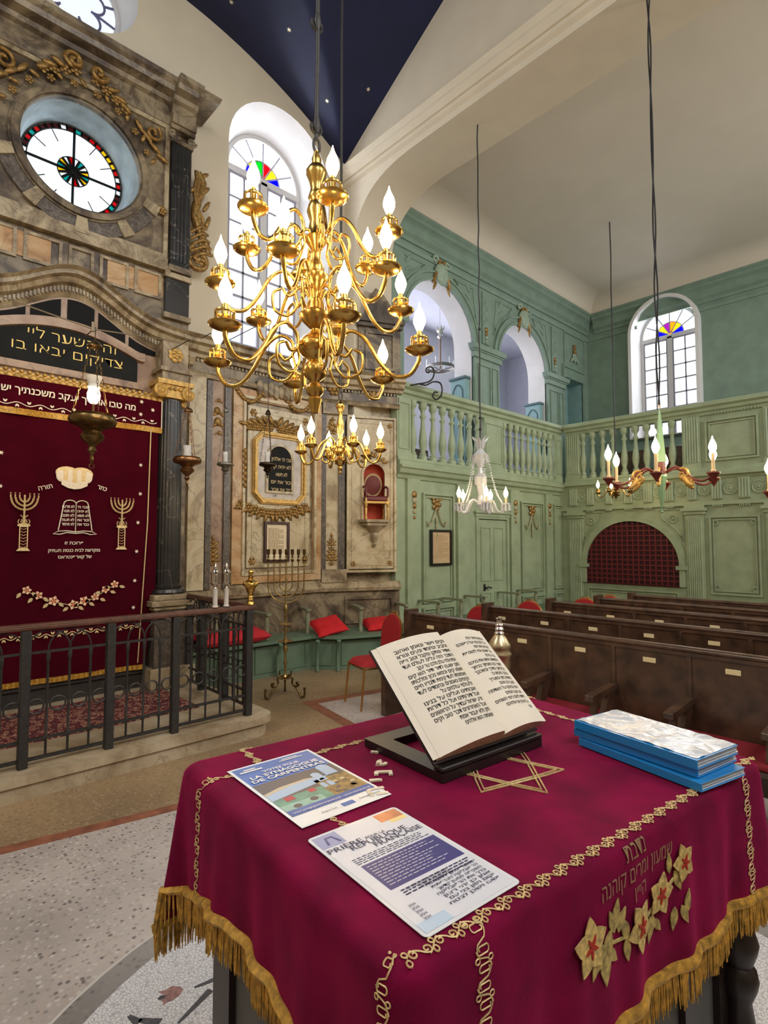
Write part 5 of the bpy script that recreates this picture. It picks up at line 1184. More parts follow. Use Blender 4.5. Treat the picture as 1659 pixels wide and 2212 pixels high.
# ================================================================== bulbs and chandeliers
def bulb_mesh(s=1.0):
    g = G(); g.lathe([(.009 * s, 0), (.013 * s, .008 * s), (.0205 * s, .026 * s), (.022 * s, .038 * s), (.018 * s, .056 * s), (.011 * s, .072 * s), (.005 * s, .086 * s), (.0015 * s, .1 * s), (0, .104 * s)], 14); return g
candle_m = mat('ivory_candle_sleeve', (222, 196, 150), .5)
def brass_light(m, pan=.07, s=1.0, root=None):
    """drip pan, pierced gallery, sleeve and bulb on the end of an arm; origin at the pan"""
    g = G(); g.lathe([(0, -.012 * s), (pan * .35, -.014 * s), (pan * .8, -.002 * s), (pan, .008 * s), (pan * 1.02, .014 * s), (pan * .96, .016 * s), (pan * .4, .004 * s), (0, .004 * s)], 48, rip=.018, ripn=24); p = g.build('drip_pan', m, root, smooth=50)
    g = G(); n = 8; r = pan * .58
    g.tube([(r * cos(2 * pi * i / 20), r * sin(2 * pi * i / 20), .062 * s) for i in range(20)], .0045 * s, 6, True, flat=1.6); g.tube([(r * cos(2 * pi * i / 20), r * sin(2 * pi * i / 20), .012 * s) for i in range(20)], .004 * s, 6, True)
    for i in range(n): a = 2 * pi * i / n; g.tube([(r * cos(a), r * sin(a), .012 * s), (r * cos(a), r * sin(a), .062 * s)], .0045 * s, 5)
    g.build('gallery', m, p, smooth=50)
    g = G(); g.lathe([(.016 * s, 0), (.018 * s, .02 * s), (.014 * s, .03 * s), (.014 * s, .085 * s), (.011 * s, .1 * s)], 12); g.build('candle_sleeve', m, p, smooth=50)
    b = bulb_mesh(s * 1.32).build('bulb', flame, p, smooth=80); b.location = (0, 0, .1 * s)
    return p
def cat_rom(pts, k=6):
    out = []; P_ = [V(p) for p in pts]; P_ = [P_[0]] + P_ + [P_[-1]]
    for i in range(1, len(P_) - 2):
        a, b, c, d = P_[i - 1:i + 3]
        for j in range(k): t = j / k; out.append(.5 * ((2 * b) + (c - a) * t + (2 * a - 5 * b + 4 * c - d) * t * t + (3 * b - a - 3 * c + d) * t ** 3))
    out.append(P_[-2]); return out
def arm_shape(r, q):
    return [(r, 0, -.012), (r * .985, 0, -.05 * q), (r * .9, 0, -.105 * q), (r * .76, 0, -.105 * q), (r * .63, 0, -.04 * q), (r * .5, 0, .07 * q), (r * .36, 0, .12 * q), (r * .24, 0, .09 * q), (r * .22, 0, .03 * q), (r * .3, 0, .0 * q), (r * .36, 0, .035 * q)]
def arm_curl(r, q):
    return [(.03, 0, .0), (r * .12, 0, .05 * q), (r * .22, 0, .03 * q), (r * .2, 0, -.04 * q), (r * .3, 0, -.1 * q), (r * .44, 0, -.08 * q), (r * .46, 0, -.0 * q), (r * .38, 0, .03 * q)]
def brass_chandelier(label, loc, tiers, stem, rod_top, pan, s, group=None, mats=(brass, brass_d), hooks=(), low_dark=False, curl=True):
    t = thing('brass_chandelier', label, 'chandelier', loc, group=group)
    g = G(); g.lathe(stem, 28); g.build('stem', mats[0], t, smooth=50)
    for ti, (z, r, n, a0, q) in enumerate(tiers):
        src = None
        for k in range(n):
            a = R(a0 + 360 * k / n) - (pi / 2 - YAW)
            if src is None:
                g = G(); pts = cat_rom(arm_shape(r, q)); g.tube(pts, [.0095 * s * (1.15 - .4 * i / len(pts)) for i in range(len(pts))], 8)
                if curl: p2 = cat_rom(arm_curl(r, q)); g.tube(p2, .007 * s, 7)
                arm = g.build('arm', mats[0], t, smooth=70); lt = brass_light(mats[0], pan, s, arm); lt.location = (r, 0, 0); src = arm
            else:
                arm = src.copy(); C.objects.link(arm); arm.parent = t
                for ch in src.children:
                    c = ch.copy(); C.objects.link(c); c.parent = arm
                    for gr in ch.children: d = gr.copy(); C.objects.link(d); d.parent = c
            arm.location = (0, 0, z); arm.rotation_euler = (0, 0, a)
    zt = stem[-1][1]
    g = G(); g.tube([(0.018 * s * cos(i * pi / 8), 0, zt + .03 * s + .035 * s * sin(i * pi / 8)) for i in range(16)], .007 * s, 6, True); g.build('ring', iron, t)
    g = G(); pts = [(.004 * sin(i * 1.7), .004 * cos(i * 1.3), zt + .06 * s + (rod_top - zt) * i / 14) for i in range(15)]; g.tube(pts, .011 * s, 7)
    for z in hooks: g.tube([(.03 * cos(i * pi / 7), .006, z + .03 * sin(i * pi / 7)) for i in range(-8, 3)], .008, 6); g.lathe([(.01, z - .03), (.02, z), (.012, z + .05)], 8)
    g.build('suspension_rod', iron, t, smooth=60)
    return t
cl = P(680, 900, D=2.63); cl.z = 0
z_ = lambda y: 1.7 + (1171 - y) * .00219
stem = [(0, z_(893)), (.018, z_(892)), (.024, z_(880)), (.034, z_(862)), (.024, z_(856)), (.04, z_(848)), (.044, z_(838)), (.02, z_(826)), (.024, z_(822)), (.05, z_(812)), (.058, z_(800)), (.05, z_(786)), (.036, z_(778)), (.04, z_(772)), (.062, z_(766)), (.088, z_(752)), (.09, z_(744)), (.086, z_(740)), (.06, z_(726)), (.026, z_(716)), (.022, z_(708)), (.045, z_(698)), (.075, z_(684)), (.08, z_(676)), (.052, z_(670)), (.044, z_(664)), (.044, z_(652)), (.03, z_(640)), (.026, z_(622)), (.05, z_(606)), (.064, z_(594)), (.064, z_(588)), (.04, z_(580)), (.04, z_(566)), (.026, z_(556)), (.024, z_(530)), (.05, z_(512)), (.056, z_(504)), (.036, z_(496)), (.036, z_(478)), (.03, z_(466)), (.046, z_(444)), (.038, z_(428)), (.03, z_(420)), (.04, z_(412)), (.034, z_(402)), (.028, z_(392)), (.034, z_(376)), (.05, z_(360)), (.05, z_(350)), (.036, z_(340)), (.022, z_(334)), (.024, z_(322)), (.012, z_(308)), (.012, z_(304))]
brass_chandelier('large three-tiered polished brass chandelier with eighteen flame bulbs hanging from the navy vault', cl, [(2.575, .5, 6, -10, 1.0), (2.86, .44, 6, -40, .95), (3.14, .36, 6, -12, .9)], stem, hv(cl.x, cl.y) - .02, .066, 1.0, hooks=(3.72, 4.25))
def stem_small(z0, z1, k=1.0):
    f = [(0, 0), (.006, .005), (.012, .02), (.006, .035), (.016, .05), (.02, .065), (.012, .085), (.03, .1), (.04, .125), (.045, .14), (.03, .16), (.022, .18), (.036, .2), (.04, .24), (.026, .27), (.02, .29), (.028, .32), (.02, .34), (.016, .38), (.026, .42), (.03, .5), (.02, .56), (.014, .6), (.02, .63), (.036, .665), (.034, .7), (.016, .72), (.006, .74)]
    return [(r * k, z0 + z * (z1 - z0) / .74) for r, z in f]
D2 = 4.3; c2 = P(735, 980, D=D2); z2 = lambda y: 1.7 + (1171 - y) * D2 / 1200; c2.z = 0
brass_chandelier('small six-armed brass chandelier hanging below the big one in front of the marble wall', c2, [(z2(976), .315, 6, -8, .8)], stem_small(z2(1026), z2(862)), hv(c2.x, c2.y) - .02, .048, .95, curl=True)
c4 = P(1317, 480, Z=7.62); D4 = (c4.xy).dot(V((cos(YAW), sin(YAW)))); z4 = lambda y: 1.7 + (1171 - y) * D4 / 1200; c4.z = 0
brass_chandelier('little brass chandelier far back beside the fluted gallery posts', c4, [(z4(1064), .3, 5, 10, .6)], stem_small(z4(1078), z4(1030), 1.6), 7.62, .05, 1.0, mats=(brass_d, brass_d), curl=False)
# green and red painted chandelier
gr_p, rd_p = mat('soft_green_paint', (138, 176, 132), .4), mat('brown_red_paint', (112, 50, 42), .45)
def green_chandelier(label, hook, yp, a0, zt):
    c = V((hook.x, hook.y, 0)); D = c.xy.dot(V((cos(YAW), sin(YAW)))); z = lambda y: 1.7 + (1171 - y) * D / 1200
    t = thing('painted_chandelier', label, 'chandelier', c, group='green spiked chandeliers under the gallery arch'); zp = z(yp)
    zr = zp + .02
    g = G(); g.lathe([(0, zr + .66), (.008, zr + .655), (.05, zr + .16), (.055, zr + .14), (0, zr + .14)], 4); g.build('spire', gr_p, t, smooth=0)
    g = G(); g.lathe([(.04, zr + .14), (.045, zr + .12), (.04, zr + .02), (0, zr + .02)], 8); g.build('hub', rd_p, t, smooth=40)
    g = G(); g.lathe([(0, zr - .33), (.006, zr - .32), (.05, zr - .02), (.058, zr), (.05, zr + .02), (0, zr + .02)], 8); g.ball((0, 0, zr - .335), .014, 8); g.build('pendant', gr_p, t, smooth=40)
    r = .5; src = None
    for k in range(6):
        a = R(a0 + 60 * k) - (pi / 2 - YAW)
        if src is None:
            g = G(); g.tube(cat_rom([(.05, 0, .06), (.14, 0, .1), (.22, 0, .06), (.3, 0, -.02), (.4, 0, -.055), (r, 0, -.02)]), .011, 8); arm = g.build('arm', rd_p, t, smooth=60); src = arm
            g = G(); g.tube([(.22 + x, 0, .02 + z_) for x, _, z_ in spiral(0, 0, .06, 1.3, 2, 1, 20)], .014, 6); g.tube([(.27 + x, 0, -.05 + z_) for x, _, z_ in spiral(0, 0, .04, 1.2, 0, -1, 16)], .012, 6)
            for j in range(3): leaf(g, .24, .03 - .03 * j, .1, -pi / 2 + .4 * j, 0, .4, None, .4)
            g.build('gilded_scroll', gold_y, arm, smooth=60)
            g = G(); g.lathe([(0, -.075), (.004, -.07), (.045, -.005), (.055, 0), (.055, .012), (0, .012)], 14, (r, 0, 0)); g.build('drip_cup', rd_p, arm, smooth=40)
            g = G(); g.lathe([(.02, .012), (.022, .03), (.014, .035), (.014, .18), (0, .18)], 12, (r, 0, 0)); g.build('candle_sleeve', candle_m, arm, smooth=40)
            b = bulb_mesh(1.5).build('bulb', flame, arm, smooth=80); b.location = (r, 0, .18)
        else:
            arm = src.copy(); C.objects.link(arm); arm.parent = t
            for ch in src.children: q = ch.copy(); C.objects.link(q); q.parent = arm
        arm.location = (0, 0, zp); arm.rotation_euler = (0, 0, a)
    g = G(); g.tube([(.02 * cos(i * pi / 7), 0, zr + .68 + .02 * sin(i * pi / 7)) for i in range(-3, 9)], .005, 6); g.build('hook', gold_y, t)
    g = G(); 
    for o_ in (-.012, .012): g.tube([(o_ * cos(i), o_ * sin(i * .7), zr + .7 + (zt - zr - .7) * i / 24) for i in range(25)], .008, 6)
    g.build('suspension_cord', cord_m, t); return t
h3 = P(1400, -3, Z=7.17)
green_chandelier('green spiked chandelier with red cups and gilded scrolls hanging above the pews', h3, 1034, -121, 7.17)
green_chandelier('green spiked chandelier with only one lamp reaching into view past the wall panel', h3 + V((.81, -1.165, 0)), 1054, -118, 7.17)
# crystal chandelier
cryst, n_, l_, b_ = newmat('clear_crystal'); b_.inputs['Base Color'].default_value = (.95, .96, .97, 1); b_.inputs['Roughness'].default_value = .08
b_.inputs['Transmission Weight'].default_value = .55; b_.inputs['IOR'].default_value = 1.5
h5 = P(1031, 270, Z=7.17); c5 = V((h5.x, h5.y, 0)); D5 = c5.xy.dot(V((cos(YAW), sin(YAW)))); z5 = lambda y: 1.7 + (1171 - y) * D5 / 1200
t = thing('crystal_chandelier', 'clear glass chandelier with bead strings and hanging prisms before the panelled door', 'chandelier', c5)
g = G()
for i in range(7):
    a = 2 * pi * i / 7; g.tube([(.03 * cos(a), .03 * sin(a), z5(968)), (.05 * cos(a), .05 * sin(a), z5(952)), (.11 * cos(a), .11 * sin(a), z5(942))], [.02, .024, .004], 6, flat=.5)
g.build('crown', cryst, t, smooth=40)
g = G(); g.lathe([(0, z5(1105)), (.02, z5(1100)), (.06, z5(1090)), (.05, z5(1080)), (.03, z5(1070)), (.05, z5(1050)), (.08, z5(1045)), (.08, z5(1030)), (.04, z5(1022)), (.025, z5(1010)), (.05, z5(1002)), (.06, z5(990)), (.1, z5(982)), (.06, z5(976)), (.04, z5(970)), (.03, z5(964)), (.045, z5(952)), (0, z5(950))], 10); g.build('stem', cryst, t, smooth=15)
zb, r5 = z5(1090), .31
src = None
for k in range(5):
    a = R(200 + 72 * k) - (pi / 2 - YAW)
    if src is None:
        g = G(); g.tube(cat_rom([(.04, 0, .02), (.1, 0, .06), (.16, 0, .03), (.2, 0, -.07), (.26, 0, -.1), (.31, 0, -.02)]), .014, 8); src = arm = g.build('arm', cryst, t, smooth=60)
        g = G(); g.lathe([(0, -.02), (.05, -.01), (.062, .005), (.06, .012), (0, .0)], 12, (r5, 0, 0)); g.build('drip_pan', cryst, arm, smooth=30)
        for j in range(8): b2 = 2 * pi * j / 8; g = G(); g.box(-.011, -.005, -.085, .011, .005, -.005); o_ = g.build('prism_drop', cryst, arm, smooth=0, bev=.003); o_.location = (r5 + .056 * cos(b2), .056 * sin(b2), 0); o_.rotation_euler = (0, 0, b2 + pi / 2)
        g = G(); g.lathe([(.012, 0), (.012, .085), (0, .085)], 10, (r5, 0, 0)); g.build('candle_sleeve', candle_m, arm, smooth=40)
        b = bulb_mesh(1.3).build('bulb', flame, arm, smooth=80); b.location = (r5, 0, .085)
        g = G(); p0, p1_ = V((.09, 0, z5(984) - zb)), V((r5 - .05, 0, .02))
        for j in range(26): q = p0.lerp(p1_, j / 25); q.z -= .12 * sin(pi * j / 25) * .9; g.ball(tuple(q), .0125, 6)
        g.build('bead_string', cryst, arm, smooth=60)
    else:
        arm = src.copy(); C.objects.link(arm); arm.parent = t
        for ch in src.children: q = ch.copy(); C.objects.link(q); q.parent = arm
    arm.location = (0, 0, zb); arm.rotation_euler = (0, 0, a)
for j in range(8): b2 = 2 * pi * j / 8; g = G(); g.box(-.012, -.005, -.1, .012, .005, 0); o_ = g.build('prism_drop', cryst, t, smooth=0, bev=.003); o_.location = (.1 * cos(b2), .1 * sin(b2), z5(983)); o_.rotation_euler = (0, 0, b2 + pi / 2)
g = G(); g.tube([(.006 * sin(i * 2.1), .006 * cos(i * 1.7), z5(950) + (7.17 - z5(950)) * i / 24) for i in range(25)], .009, 7)
for y in (702, 900, 925): g.ball((0, 0, z5(y)), .022, 8)
g.build('suspension_rod', iron, t, smooth=60)
# ================================================================== hanging oil lamps
def TK0(c, z): return None if c.y < 5 and c.x < 2 else (0, 6.5 - c.y, z + .06)
def oil_lamp(label, px, D, yb, yt, ycap, ytop, wpx, m, lit=False, cup=True):
    c = P(px, yt, D=D); c.z = 0; k = D / 1200; z = lambda y: 1.7 + (1171 - y) * k; r = wpx * k / 2; H = z(yt) - z(yb)
    t = thing('hanging_lamp', label, 'hanging lamp', c, group='hanging lamps before the marble wall')
    f = [(0, 0), (.05, .02), (.09, .1), (.06, .18), (.2, .26), (.12, .34), (.22, .4), (.46, .5), (.5, .56), (.4, .62), (.36, .66), (.55, .74), (.92, .8), (1.0, .88), (.96, .95), (.86, .97), (.9, 1.0), (.8, 1.0), (.78, .9), (.3, .84), (0, .84)]
    g = G(); g.lathe([(r * a, z(yb) + H * b) for a, b in f], 28); g.build('bowl', m, t, smooth=50)
    if yb > 960 and wpx > 50: g = G(); g.tube([(.02 * cos(i * pi / 6), 0, z(yb) - .022 + .02 * sin(i * pi / 6)) for i in range(12)], .004, 6, True); g.build('ring', m, t)
    for j in range(3):
        a = 2 * pi * j / 3 + .5; g = G(); n = max(8, int((z(ycap) - z(yt)) / .035)); 
        for i in range(n):
            q = 1 - i / n; p = V((r * .85 * (q * .85 + .15) * cos(a), r * .85 * (q * .85 + .15) * sin(a), z(yt) + (z(ycap) - z(yt)) * (i + .5) / n)); L_ = (z(ycap) - z(yt)) / n * .62
            g.tube([(p.x + .007 * cos(b * pi / 4) * cos(a + i % 2 * pi / 2), p.y + .007 * cos(b * pi / 4) * sin(a + i % 2 * pi / 2), p.z + L_ * sin(b * pi / 4)) for b in range(8)], .0022, 4, True)
        g.build('chain', m, t, smooth=60)
    g = G(); g.lathe([(r * .32, z(ycap) - .02), (r * .3, z(ycap)), (r * .12, z(ycap) + .03), (0, z(ycap) + .035)], 18); g.tube([(0, 0, z(ycap) + .03), (0, 0, z(ytop))], .004, 6); g.build('cap', m, t, smooth=50)
    a_ = V((0, 0, z(ytop))); wl = TK0(c, z(ytop))
    if wl is not None: g = G(); g.tube([(0, 0, z(ytop)), (0, 0, z(ytop) + .03), wl], .005, 6); g.build('wall_hook', iron, t)
    if lit:
        g = G(); g.lathe([(0, z(872)), (r * .16, z(870)), (r * .27, z(860)), (r * .27, z(850)), (r * .2, z(838))], 16); g.build('lit_globe', flame, t, smooth=60)
        g = G(); g.lathe([(r * .27, z(836)), (r * .22, z(830)), (r * .36, z(812)), (r * .34, z(812)), (r * .2, z(830)), (r * .2, z(836))], 16); g.build('glass_collar', mat('white_cut_glass', (226, 222, 212), .3), t, smooth=40)
        g = G(); g.lathe([(.01, z(895)), (.01, z(870))], 8); g.build('lamp_stem', m, t)
    elif cup: g = G(); g.lathe([(r * .3, z(yt) - .01), (r * .26, z(yt) + .06), (r * .34, z(yt) + .12), (r * .32, z(yt) + .12), (r * .24, z(yt) + .05)], 14); g.build('oil_glass', cryst, t, smooth=50)
    return t
oil_lamp('large bronze eternal lamp with a lit globe hanging before the crimson curtain', 201, 4.7, 1002, 897, 742, 711, 96, bronze, True)
oil_lamp('brown bronze hanging lamp in front of the black fluted column', 405, 5.7, 1050, 988, 884, 735, 60, mat('red_bronze', (132, 98, 66), .32, .9))
oil_lamp('small grey hanging lamp before the rosy pilaster beside the gilded tablet frame', 487, 6.0, 1032, 1000, 884, 700, 36, mat('grey_pewter', (132, 128, 116), .4, .8))
oil_lamp('small dark hanging lamp in front of the arched black tablet', 578, 6.0, 1034, 1000, 890, 690, 37, mat('dark_bronze', (64, 52, 42), .35, .9))
# wire that carries the eternal lamp
g = G(); y_ = 4.7 * .0 + P(201, 711, D=4.7).y
a, b, c_ = P(-60, 618, Y=y_ + .3), P(201, 711, D=4.7), P(352, 733, Y=6.05)
g.tube([tuple(a), tuple(b), tuple(c_)], .006, 6); g.tube([tuple(b + V((0, 0, .06))), tuple(b - V((0, 0, .02)))], .014, 6)
tag(g.build('suspension_wire', mat('pale_iron', (150, 136, 112), .5, .5)), 'thin iron wire stretched across the ark that the large eternal lamp hangs from', 'wire')
# ================================================================== reading desk with velvet cloth
TZ = 1.2
N0, TH = V((.476, .489, 0)), R(-6.2)
desk = thing('reading_desk', 'dark wooden reading desk with grey panels and turned legs, mostly hidden under the velvet cloth', 'desk', N0, TH)
MT = MX.Translation(N0) @ MX.Rotation(TH, 4, 'Z'); MTi = MT.inverted()
def tp(px, py, z=TZ): q = MTi @ P(px, py, Z=z); return q.x, q.y
X0, X1, Y0, Y1, CR = -.012, 1.066, -.02, .772, .045
grey_pan = mat('grey_panel_paint', (92, 92, 90), .6, var=.08, vs=8); dk = mat('very_dark_wood', (40, 28, 25), .35, var=.2, vs=12)
g = G(); g.box(.02, .01, 1.15, 1.04, .74, 1.19); g.build('desk_top', dk, desk)
g = G(); g.box(.06, .06, .06, 1.0, .69, 1.15); g.build('body', grey_pan, desk)
g = G()
for a in (.04, .23, .42, .61, .655): g.box(.045, a, .05, .06, a + .045, 1.15)
for a in (.06, .22, .42, .62, .8, .96): g.box(a, .045, .05, a + .05, .06, 1.15); g.box(a, .69, .05, a + .05, .705, 1.15)
for a in (.06, .3, .645): g.box(1.0, a, .05, 1.015, a + .045, 1.15)
g.box(.035, .035, .02, 1.025, .715, .1); g.build('stile', dk, desk)
for x, y in ((1.025, .03), (1.025, .72), (.03, .03)):
    g = G(); g.lathe([(0, 0), (.03, 0), (.034, .06), (.024, .1), (.026, .3), (.034, .5), (.03, .62), (.024, .66), (.036, .69), (.04, .71), (.036, .73), (.028, .74), (.038, .77), (.042, .79), (.036, .81), (.03, .83), (.034, .95), (.036, 1.15)], 20, (x, y, 0)); g.build('leg', dk, desk, smooth=50)
# ---- cloth
cloth = thing('desk_cloth', 'burgundy velvet cloth with gold embroidery and gold fringe draped over the reading desk', 'tablecloth', N0, TH)
per = []                                       # perimeter: point, outward normal, corner weight
def side(a, b, n, nx, ny):
    for i in range(n): t = i / n; per.append((a[0] + (b[0] - a[0]) * t, a[1] + (b[1] - a[1]) * t, nx, ny))
def corner(cx_, cy_, a0, n=10):
    for i in range(n): a = R(a0 + 90 * i / n); per.append((cx_ + CR * cos(a), cy_ + CR * sin(a), cos(a), sin(a)))
side((X0 + CR, Y0), (X1 - CR, Y0), 90, 0, -1); corner(X1 - CR, Y0 + CR, -90); side((X1, Y0 + CR), (X1, Y1 - CR), 64, 1, 0); corner(X1 - CR, Y1 - CR, 0)
side((X1 - CR, Y1), (X0 + CR, Y1), 90, 0, 1); corner(X0 + CR, Y1 - CR, 90); side((X0, Y1 - CR), (X0, Y0 + CR), 64, -1, 0); corner(X0 + CR, Y0 + CR, 180)
NP_ = len(per)
def cw_(x, y): return max(0, 1 - min(math.hypot(x - a, y - b) for a in (X0, X1) for b in (Y0, Y1)) / .13)
def dropl(x, y):
    wn, wl, wf = max(0, 1 - (y - Y0) / .1), max(0, 1 - (x - X0) / .04), max(0, 1 - (Y1 - y) / .02)
    left = .2 + .085 * max(0, min(1, (y - .45) / .3)) ** 1.5
    d = .32
    if x < X0 + .3 or y > Y1 - .03: d = .375 if wf > 0 else .275
    if y < Y0 + .1: d = .275 + (d - .275) * (1 - wn) if x > .5 else .275
    if x < X0 + .04 and y < Y1 - .014: k = min(1, wl * 1.6) * min(1, max(0, (y - Y0) / .1)); d = d * (1 - k) + left * k
    return d
def skoff(x, y, s, v):
    """how far the hanging cloth stands out at depth v (0..1)"""
    c = cw_(x, y) if x > .5 else 0; e = min(1, v * 6)
    f = .007 * sin(s * 21 + .7) + .005 * sin(s * 43 + 2) + .003 * sin(s * 77)
    return .003 * e + .005 * v + f * v * (1 - .3 * c) + c * c * .03 * v
def fold(x, y, v):
    """the flap of the far side stands out past the corner by the railing"""
    if x > X0 + .25 or y < Y1 - .03: return 0.0
    q = max(0, 1 - max(0, x - X0 - .02) / .22); return .05 * q * q * v * min(1, max(0, (y - Y1 + .03) / .02))
RND = .022
def skirt(i, v):
    x, y, nx, ny = per[i % NP_]; s = i / NP_ * 3.6; d = dropl(x, y)
    if v < .001: return (x - nx * RND, y - ny * RND, TZ)
    d0 = v * d
    if d0 < RND * 1.57: a = d0 / RND; o = -RND + RND * sin(a) ; z = TZ - RND * (1 - cos(a)); o2 = 0
    else: z = TZ - RND - (d0 - RND * 1.57); o = 0
    q = skoff(x, y, s, v); fo = fold(x, y, v)
    return (x + nx * (o + q) - fo, y + ny * (o + q) + .3 * fo, z)
vr = [0, .02, .04, .06, .08, .1, .14, .2, .27, .35, .44, .54, .64, .75, .87, 1.0]
g = G()
vs = [skirt(i, v) for v in vr for i in range(NP_)]
fs = [(j * NP_ + i, j * NP_ + (i + 1) % NP_, (j + 1) * NP_ + (i + 1) % NP_, (j + 1) * NP_ + i) for j in range(len(vr) - 1) for i in range(NP_)]
g.add(vs, fs); g.add([skirt(i, 0) for i in range(NP_)], [tuple(range(NP_))])
vel = g.build('velvet', velvet, cloth, smooth=180)
g = G(); hem = [skirt(i, 1.0) for i in range(NP_)]
g.tube([(x + per[i][2] * .003, y + per[i][3] * .003, z + .004) for i, (x, y, z) in enumerate(hem)], .007, 6, True, flat=1.5)
g.build('fringe_braid', fringe_gold, cloth, smooth=60)
g = G(); K_ = 6
for i in range(NP_):
    a, b = V(hem[i]), V(hem[(i + 1) % NP_]); n_ = V((per[i][2], per[i][3], 0))
    for k in range(K_):
        p = a.lerp(b, k / K_) + n_ * rnd.uniform(-.002, .004); L_ = .062 + rnd.uniform(-.006, .006); dx, dy = rnd.uniform(-.004, .004), rnd.uniform(-.004, .004)
        g.tube([tuple(p), (p.x + dx * .5, p.y + dy * .5, p.z - L_ * .5), (p.x + dx, p.y + dy, p.z - L_)], [.0016, .0019, .001], 4, cap=False)
tag(g.build('fringe', fringe_gold, cloth, smooth=60), kind='stuff')
# ---- embroidery on the cloth
def motif(path, L_, pitch=.046, amp=.0085):
    """list of cords: a wave with a curl in every period and a little clover between the curls"""
    n = max(1, round(L_ / pitch)); q = L_ / n; out = []
    out.append([path(q * i / 12, amp * .75 * sin(2 * pi * i / 12)) for i in range(n * 12 + 1)])
    for k in range(n):
        a0, k_ = q * k, 1
        out.append([path(a0 + q * .26 + x, amp * .1 + z) for x, _, z in spiral(0, 0, amp * .85, 1.15, 1.57, -1, 12, 0, .2)])
        out.append([path(a0 + q * .72 + x, -amp * .1 + z) for x, _, z in spiral(0, 0, amp * .85, 1.15, -1.57, -1, 12, 0, .2)])
        for s_ in (-1, 1): out.append([path(a0 + q * .02 * s_ + amp * .42 * cos(t), s_ * amp * .75 + amp * .5 * sin(t)) for t in [2 * pi * i / 8 for i in range(9)]])
    return out
def near_i(px_, py_):
    return min(range(NP_), key=lambda i: (per[i][0] - px_) ** 2 + (per[i][1] - py_) ** 2)
def down_path(px_, py_):
    i0 = near_i(px_, py_); st_ = 3.6 / NP_ if 0 else None
    x, y, nx, ny = per[i0]; d = dropl(x, y)
    def f(a, b):
        v = min(1, a / d); k = b / .0118; i = int(i0 + (k if k >= 0 else k - 1)); fr = k - math.floor(k)
        p = V(skirt(i, v)).lerp(V(skirt(i + 1, v)), fr if k >= 0 else fr); return (p.x + nx * .002, p.y + ny * .002, p.z + (.002 if v < .08 else 0))
    return f, d
g = G(); zt = TZ + .0018
for pts in (motif(lambda a, b: (X0 + .02 + a, .63 + b, zt), 1.05), motif(lambda a, b: (.128 + b, .03 + a, zt), .73), motif(lambda a, b: (.955 + b, .03 + a, zt), .73), motif(lambda a, b: (X0 + .03 + a, Y0 + .018 + b, TZ + .0018 - max(0, -b - .0) * .25), 1.04, .044)):
    for q_ in pts: g.tube(q_, .0012, 4)
for x, y in ((.128, Y0), (.955, Y0), (X0, .63), (.128, Y1), (.955, Y1), (X1, .63), (X0, Y0 + .02)):
    f, d = down_path(x, y)
    for q_ in motif(f, d - .012): g.tube(q_, .0011, 4)
g.build('embroidered_vine', gold_thread, cloth, smooth=60)
sc = V((.525 + .293 * .0, .293)); sx, sy = tp(1199, 1657); s2 = tp(1184, 1717); s3 = tp(1049, 1719)
a, b, c = V((sx, sy)), V(s2), V(s3); Rr = ((a - b).length + (b - c).length) / 2; m1 = (a + c) / 2; dr = (m1 - b).normalized(); cc = b + dr * Rr; a0 = atan2((b - cc).y, (b - cc).x)
def tri_(r, k):
    v_ = [V((cc.x + r * cos(a0 + k * pi / 3 + 2 * pi * j / 3), cc.y + r * sin(a0 + k * pi / 3 + 2 * pi * j / 3), zt)) for j in range(3)]
    return [v_[i // 4].lerp(v_[(i // 4 + 1) % 3], (i % 4) / 4 if i % 4 else .02) for i in range(12)]
g = G()
for k in range(2):
    for r in (Rr, Rr * .88): g.tube([(cc.x + r * cos(a0 + k * pi / 3 + 2 * pi * j / 3), cc.y + r * sin(a0 + k * pi / 3 + 2 * pi * j / 3), zt) for j in range(3)] if 0 else tri_(r, k), .0022, 5, True)
g.build('embroidered_star', gold_thread, cloth, smooth=60)
g = G()
for ch, p in zip('לפניה', [(829, 1626), (830, 1650), (826, 1673), (816, 1688), (812, 1714)]):
    q = V(tp(*p)); rad = (q - cc); an = atan2(rad.y, rad.x); g.text(ch, q.x - .02 * cos(an), q.y - .02 * sin(an), .042, 0, ax='z', rot=an - pi / 2, bold=.03); 
m_ = [(x, y, TZ + z + .001) for x, y, z in g.v]; g.v = m_ + [(x, y, z + .003) for x, y, z in m_]; nf = len(m_); g.f = g.f + [tuple(i + nf for i in f) for f in g.f]; g.m = g.m * 2
g.build('lettering', ivory_thread, cloth, smooth=0)
# front panel: dedication and flowers, laid on the hanging cloth
TN = MT @ wallT((0, Y0, 0), (1, 0, 0), (0, -1, 0))
def onfront(g):
    out = []
    for u, w, v in g.v:
        fi = (u - X0 - CR) / (X1 - X0 - 2 * CR) * 90; fi = max(0, min(89, fi)); i = int(fi); d = TZ - RND - v + RND * 1.57; vv = max(0, min(1, d / dropl(.5, Y0)))
        p = V(skirt(i, vv)).lerp(V(skirt(i + 1, vv)), fi - i); out.append((u, p.y - .0025 - w, v))
    g.v = out; return g
PN = lambda px, py: PW(TN, px, py, .008)
g = G()
for txt, a, b in (('נדבת', (1347, 1838), (1391, 1808)), ('שמעון ומרים קוהנה', (1291, 1924), (1446, 1814)), ('הי״ו', (1362, 1921), (1391, 1897))):
    q0, q1 = PN(*a), PN(*b); cu_ = ((q0[0] + q1[0]) / 2 + .012, (q0[1] + q1[1]) / 2 - .026); g.text(txt, cu_[0], cu_[1], .026, 0, heb=True, width=abs(q1[0] - q0[0]))
